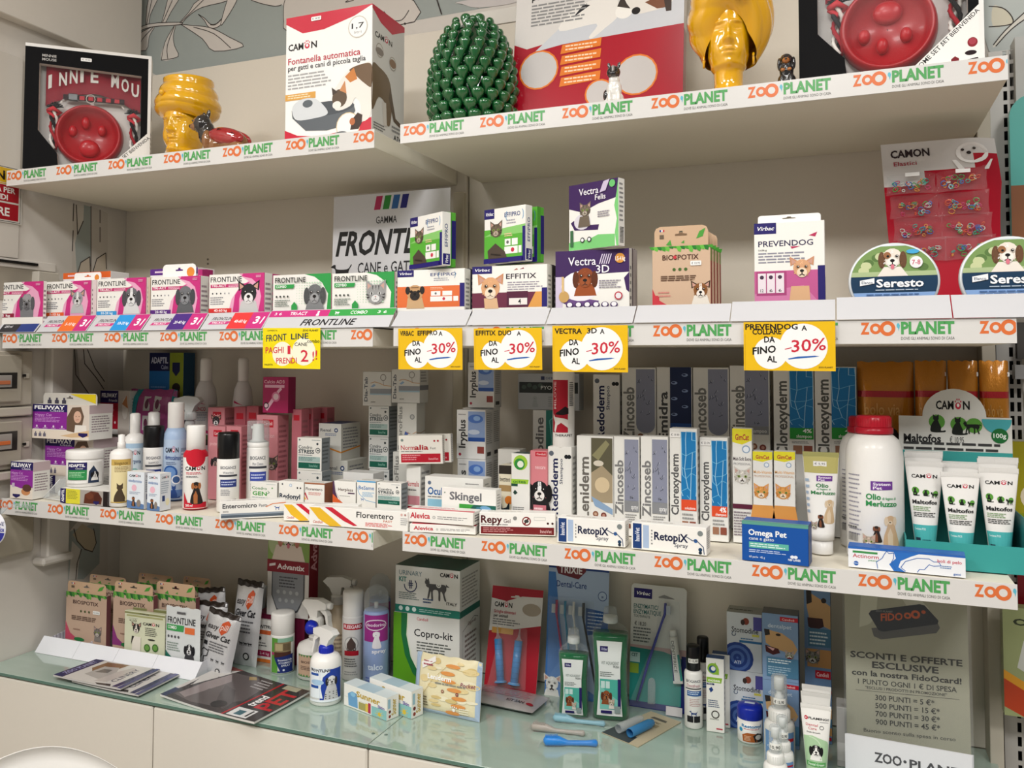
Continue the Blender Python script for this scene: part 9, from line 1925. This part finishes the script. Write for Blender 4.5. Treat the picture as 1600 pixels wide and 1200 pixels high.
def fly(A):A.R(0,0,1,1,'#cac6c2');A.R(0,0,.14,1,'#1c1c54');A.T('ZOO PLANET',.03,.15,.10,.9,'#8c8cb0',2,rot=1);A.P([(.22,.95),(.55,.98),(.5,.6),(.3,.45),(.2,.6)],'#7c5a3c');A.P([(.28,.3),(.3,.75),(.5,.8),(.62,.5),(.55,.2)],'#a8a4a0');A.P([(.34,.45),(.36,.65),(.48,.66),(.5,.5)],'#6c6864');A.P([(.55,.1),(.7,.15),(.78,.8),(.66,.9),(.58,.6)],'#b8b0ac');A.T('CLINERY',.72,.2,.80,.85,'#4c4c60',1,rot=1);A.P([(.86,.02),(.93,.02),(.98,.98),(.90,.98)],'#1c1c54');A.R(.945,0,1,1,'#3c3c70');A.P([(.60,.05),(.66,.0),(.84,.02),(.8,.1)],'#3a3434')
for i in range(4):
    o_=i*2.2;sheet('flyer',['bottom flyer of the navy-edged stack at the left','second flyer of the navy-edged stack, shifted right','third flyer of the navy-edged stack','top flyer of the navy-edged stack, showing a grey animal photo'][i],
        ([(112,1066),(216,1089),(280,1057),(158,1034)] if i<2 else [(83,1057),(188,1079),(250,1049),(150,1033)]),Z0+.0036*i,fly,'#c4c2c0',th=.0032,sag=.002)
def mag(A):
    A.R(0,0,1,1,'#3c3636');A.P([(0,0),(0,1),(.22,1),(.12,.6),(.05,.3),(.06,0)],'#c8c4c0');A.R(0,0,.06,.22,'#1c2850');A.P([(.08,.1),(.2,.9),(.45,.95),(.62,.8),(.65,.4),(.5,.1),(.3,.05)],'#5c5454');A.P([(.1,.15),(.2,.1),(.25,.4),(.3,.7),(.2,.85),(.12,.5)],'#8c8080');A.P([(.3,.6),(.45,.55),(.6,.3),(.62,.1),(.5,.15),(.4,.35)],'#4c4646');A.E(.52,.18,.07,.09,'#1c1a1a');A.P([(.36,.92),(.42,.96),(.46,.9),(.40,.85)],'#9c8454');A.P([(.02,.9),(.1,1),(.24,1),(.15,.92)],'#8c4c48')
    A.P([(.66,0),(.68,0),(.72,1),(.70,1)],'#a81c24');A.R(.72,0,1,1,'#2c2828');A.T('trend',.71,.32,.79,.62,'#f0ecec',2,rot=1);A.T('PET',.81,.30,.97,.88,'#b81c28',2,rot=1);A.R(.70,.02,.90,.24,'#dcdcdc');A.R(.74,.06,.82,.18,'#3c6470');A.R(.86,.06,.88,.22,'#2a2a2a');A.R(.76,.88,.92,.99,'#a8a48c');A.LN(.5,.7,.66,.95,'#a8a4a4',4)
sheet('magazine','dark glossy pet magazine lying at the edge of the glass counter',[(250,1090),(397,1134),(484,1087),(352,1044)],Z0,mag,'#d4d2ce',th=.0045,sag=.006,cat='magazine')
# ================================================================== LEFT WALL FITTINGS, RIGHT NEIGHBOUR, CHAIR
def wq(px,py):p=at(px,py,x=XS);return p.y,p.z
def wbox(m,px0,py0,px1,py1,d0,d1,c,ch=.002,yl=None):
    y1=at(px1,(py0+py1)/2,x=XS+d1).y;y0=yl if yl is not None else at(px0,(py0+py1)/2,x=XS+d1).y
    z1=at((max(px0,0)+px1)/2,py0,x=XS+d1).z;z0=at((max(px0,0)+px1)/2,py1,x=XS+d1).z
    m.box(XS+d0,XS+d1,y0,y1,z0,z1,c,ch=ch);return m
YLL=-.62
for k,(y0,y1,wy0,wy1,ly,oc,lab) in enumerate(((548,634,582,607,587,'#b86c48','upper beige breaker cabinet with a small window on the side wall'),(652,732,674,704,694,'#c86a38','lower beige breaker cabinet with orange switches on the side wall'))):
    t=empty('breaker_cabinet',(0,0,0),0,lab,'cabinet')
    m=MB();wbox(m,0,y0,51,y1,.001,.022,'#b8b0a2',.003,YLL);m.build('housing',PLAST,t)
    m=MB();wbox(m,0,y0+6,35,y1-6,.023,.034,'#a59e90',.003,YLL+.02);m.build('door',PLAST,t)
    m=MB();wbox(m,0,wy0,27,wy1,.0342,.0352,'#2a2826',0,-.50);m.build('window',GLOSS,t)
    m=MB();wbox(m,0,wy0+4,19,wy1-2,.0355,.040,'#9a9590',.001,-.48);m.build('breaker_module',PLAST,t)
    m=MB();wbox(m,0,(wy0+wy1)/2,17,(wy0+wy1)/2+6,.0405,.044,oc,.001,-.47);m.build('switch',PLAST,t)
    m=MB();wbox(m,38,ly-4,46,ly+4,.0225,.030,'#c9c2b4',.001);m.build('latch',PLAST,t)
    m=MB();wbox(m,36,ly-2.5,41,ly+1.5,.0305,.033,'#1c1a18',0);m.build('latch_slot',MATTE,t)
m=MB();wbox(m,0,636,51,650,.001,.034,'#bdb6a8',.003,YLL);tag(m.build('cable_duct',PLAST),'flat beige duct band between the two breaker cabinets','duct')
m=MB();wbox(m,0,735,51,748,.001,.034,'#bdb6a8',.003,YLL);tag(m.build('cable_duct',PLAST),'flat beige duct band below the lower breaker cabinet','duct')
m=MB();wbox(m,0,800,56,868,.001,.040,'#a29a8a',.008,YLL);tag(m.build('wall_box',PLAST),'large beige cover box on the side wall below the lower shelf','box')
m=MB();wbox(m,0,411,60,470,.0,.003,'#9c9486',0,YLL);wbox(m,0,408,60,412,.003,.012,'#141210',0,YLL);wbox(m,60,425,92,470,.0,.028,'#c2bbae',.002);tag(m.build('wall_recess',PAINT),'beige hatch with a black shadow gap on the side wall behind the cartons','hatch')
# warning sign (only its right end is in the picture)
ys1,_=wq(31,300);zt1=wq(10,260)[1];zb1=wq(30,352)[1];ys0=ys1-.30;HS=zt1-zb1
t=empty('warning_sign',(XS+.0065,ys0,zb1),0,'yellow and red safety sign on the side wall, mostly out of frame','sign')
m=MB();m.box(0,.003,0,.30,0,HS,'#c9c5bd',ch=.001);A=Art(.30,HS)
A.R(.01,.02,.985,.98,'#2a2a28');A.R(.015,.03,.98,.97,'#c9c5bd');A.R(.03,.70,.97,.96,'#d0a820');A.R(.03,.37,.965,.66,'#9c1020');A.R(.03,.05,.965,.34,'#9c1020');A.R(.0,.672,1,.69,'#c8a020')
A.T('ATTENZIONE',.10,.75,.90,.90,'#201c14',2);A.T('TENSIONE PERICOLOSA PER',.06,.53,.93,.62,'#e8e4e0',2);A.T('NON TOCCARE I FONDI',.10,.40,.86,.49,'#e8e4e0',2);A.T('NON APRIRE',.30,.12,.88,.26,'#e8e4e0',2)
m.art(A,lambda u,v,d:(.003+d,u,v));m.build('plate',GLOSS,t)
# round hygiene disc on a clear arm at the left shelf end
c=at(-9,825,y=-.425);R=.040
t=empty('round_sign',(c.x,-.425,c.z),0,'round white and blue hygiene sign hanging at the left shelf end','sign')
m=MB();m.lathe([(R,0),(R,.001)],40,'#e8e8ee',M=Matrix.Rotation(pi/2,4,'X'));A=Art(2*R,2*R)
A.P([(.5+.47*cos(a),.5+.47*sin(a)) for a in [radians(180+14+(152)*i/20) for i in range(21)]],'#34389c');A.T('HYGIENE',.08,.60,.93,.72,'#2c3070',1,sh=.15);A.LN(.3,.53,.85,.57,'#5c60a0',1);A.R(.2,.42,.93,.51,'#34389c');A.T('ANTISEPTIC',.26,.44,.9,.49,'#e8e8f4',2)
m.art(A,lambda u,v,d:(u-R,-.0011-d,v-R));m.build('disc',CARD,t)
m=MB();m.tube([(0,.002,R*.6),(.015,.02,R*1.25),(.04,.04,R*1.3),(.05,.062,R*1.1)],.005,8,'#fff');m.build('clear_arm',CLEARM,t)
# chair: only the top of its white back rises into the frame
pc=at(52,1170,z=-.765);rzc=.83
t=empty('chair',(pc.x+.25*sin(rzc),pc.y-.25*cos(rzc),FLOORZ),rzc,'white shell chair whose rounded back top shows at the bottom left corner','chair')
N,K=24,14;m=MB();vs=[];fs=[]
for lay_ in (0,.006):
    for k in range(K+1):
        for i in range(N+1):
            a=(i/N-.5)*2;q=k/K;zz=.42+.365*q-.085*a*a*q
            vs.append((a*(.23-.035*q),.20+.05*q-.075*a*a+lay_,zz))
n1=(N+1)*(K+1)
for s_ in (0,1):
    for k in range(K):
        for i in range(N):a=s_*n1+k*(N+1)+i;q=(a,a+1,a+N+2,a+N+1);fs.append(q if s_ else q[::-1])
for i in range(N):a=K*(N+1)+i;fs.append((a,a+1,n1+a+1,n1+a))
for k in range(K):a=k*(N+1);fs.append((a,a+N+1,n1+a+N+1,n1+a));a+=N;fs.append((a,n1+a,n1+a+N+1,a+N+1))
m.add(vs,fs,'#eceae6',True);m.build('backrest',PLAST,t)
m=MB();m.lathe([(.19,.415),(.215,.42),(.215,.432),(.19,.438),(.001,.430)],32,'#eceae6',cap=False);m.build('seat',PLAST,t)
for sx in (-1,1):
    for sy in (-1,1):m=MB();m.tube([(sx*.13,sy*.13,.415),(sx*.20,sy*.20,0.002)],.011,10,'#b9b9b9');m.build('leg',SATIN,t)
# neighbouring display at the right edge
def redge(name,label,cat,px0,py0,py1,Y,c,w=.10,th=.02,f=None,round_=0,mat=GLOSS):
    a=at(px0,(py0+py1)/2,y=Y);zt,zb=at(1594,py0,y=Y).z,at(1594,py1,y=Y).z;H=zt-zb;r=round_
    out=[(0,0),(w,0),(w,H)]+([(r-r*sin(i*pi/12),H-r+r*cos(i*pi/12)) for i in range(7)] if r else [(0,H)])
    m=MB();m.prism(out,0,th,c)
    if f:A=Art(w,H);f(A);m.art(A,lambda u,v,d:(u,-d,v))
    return tag(m.build(name,mat,None,(a.x,Y,zb)),label,cat)
redge('side_panel','white panel edge beside the slotted upright at the top right','panel',1587,57,205,.0,'#c4c5c2',w=.2,th=.05,mat=PAINT)
redge('hanging_pack','teal and brown rounded pack at the right edge beside the red card','pack',1580,148,478,-.03,'#5cb0a8',f=lambda A:(A.R(0,0,1,.57,'#8a5a3c'),A.R(0,0,.9,.2,'#2c2c30')),round_=.04)
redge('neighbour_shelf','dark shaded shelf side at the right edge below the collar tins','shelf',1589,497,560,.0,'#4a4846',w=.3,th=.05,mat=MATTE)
redge('price_rail','white price rail of the neighbouring shelf at the right edge','rail',1586,570,592,-.03,'#8c8c8c',w=.3,th=.03,mat=PLAST)
redge('food_pack','yellow-green food pack at the right edge above the teal display','pack',1583,690,862,.0,'#a8a01c',w=.12,th=.04,f=lambda A:(A.E(.3,.5,.2,.12,'#e8dcc0'),A.R(0,0,1,.35,'#8c9c1c')))
redge('food_pack','dark red pack low at the right edge behind the display corner','pack',1590,862,945,.0,'#6c1018',w=.12,th=.04)
def bag_(A):A.R(0,0,1,1,'#8c9468');A.P([(0,.32),(1,-.05),(1,.1),(0,.42)],'#c88c24');A.P([(0,.08),(.3,0),(1,0),(1,.02),(0,.34)],'#a83818');A.P([(.2,.45),(.3,.7),(.55,.78),(.8,.6),(.9,.3),(.5,.35)],'#b8bab4');A.T('oxy',.15,.84,.8,.93,'#2c3424',1);A.E(.45,.62,.06,.04,'#3c4440')
redge('food_bag','green, orange and red food bag with a white animal at the lower right edge','bag',1568,950,1120,-.06,'#8c9468',w=.11,th=.03,f=bag_)
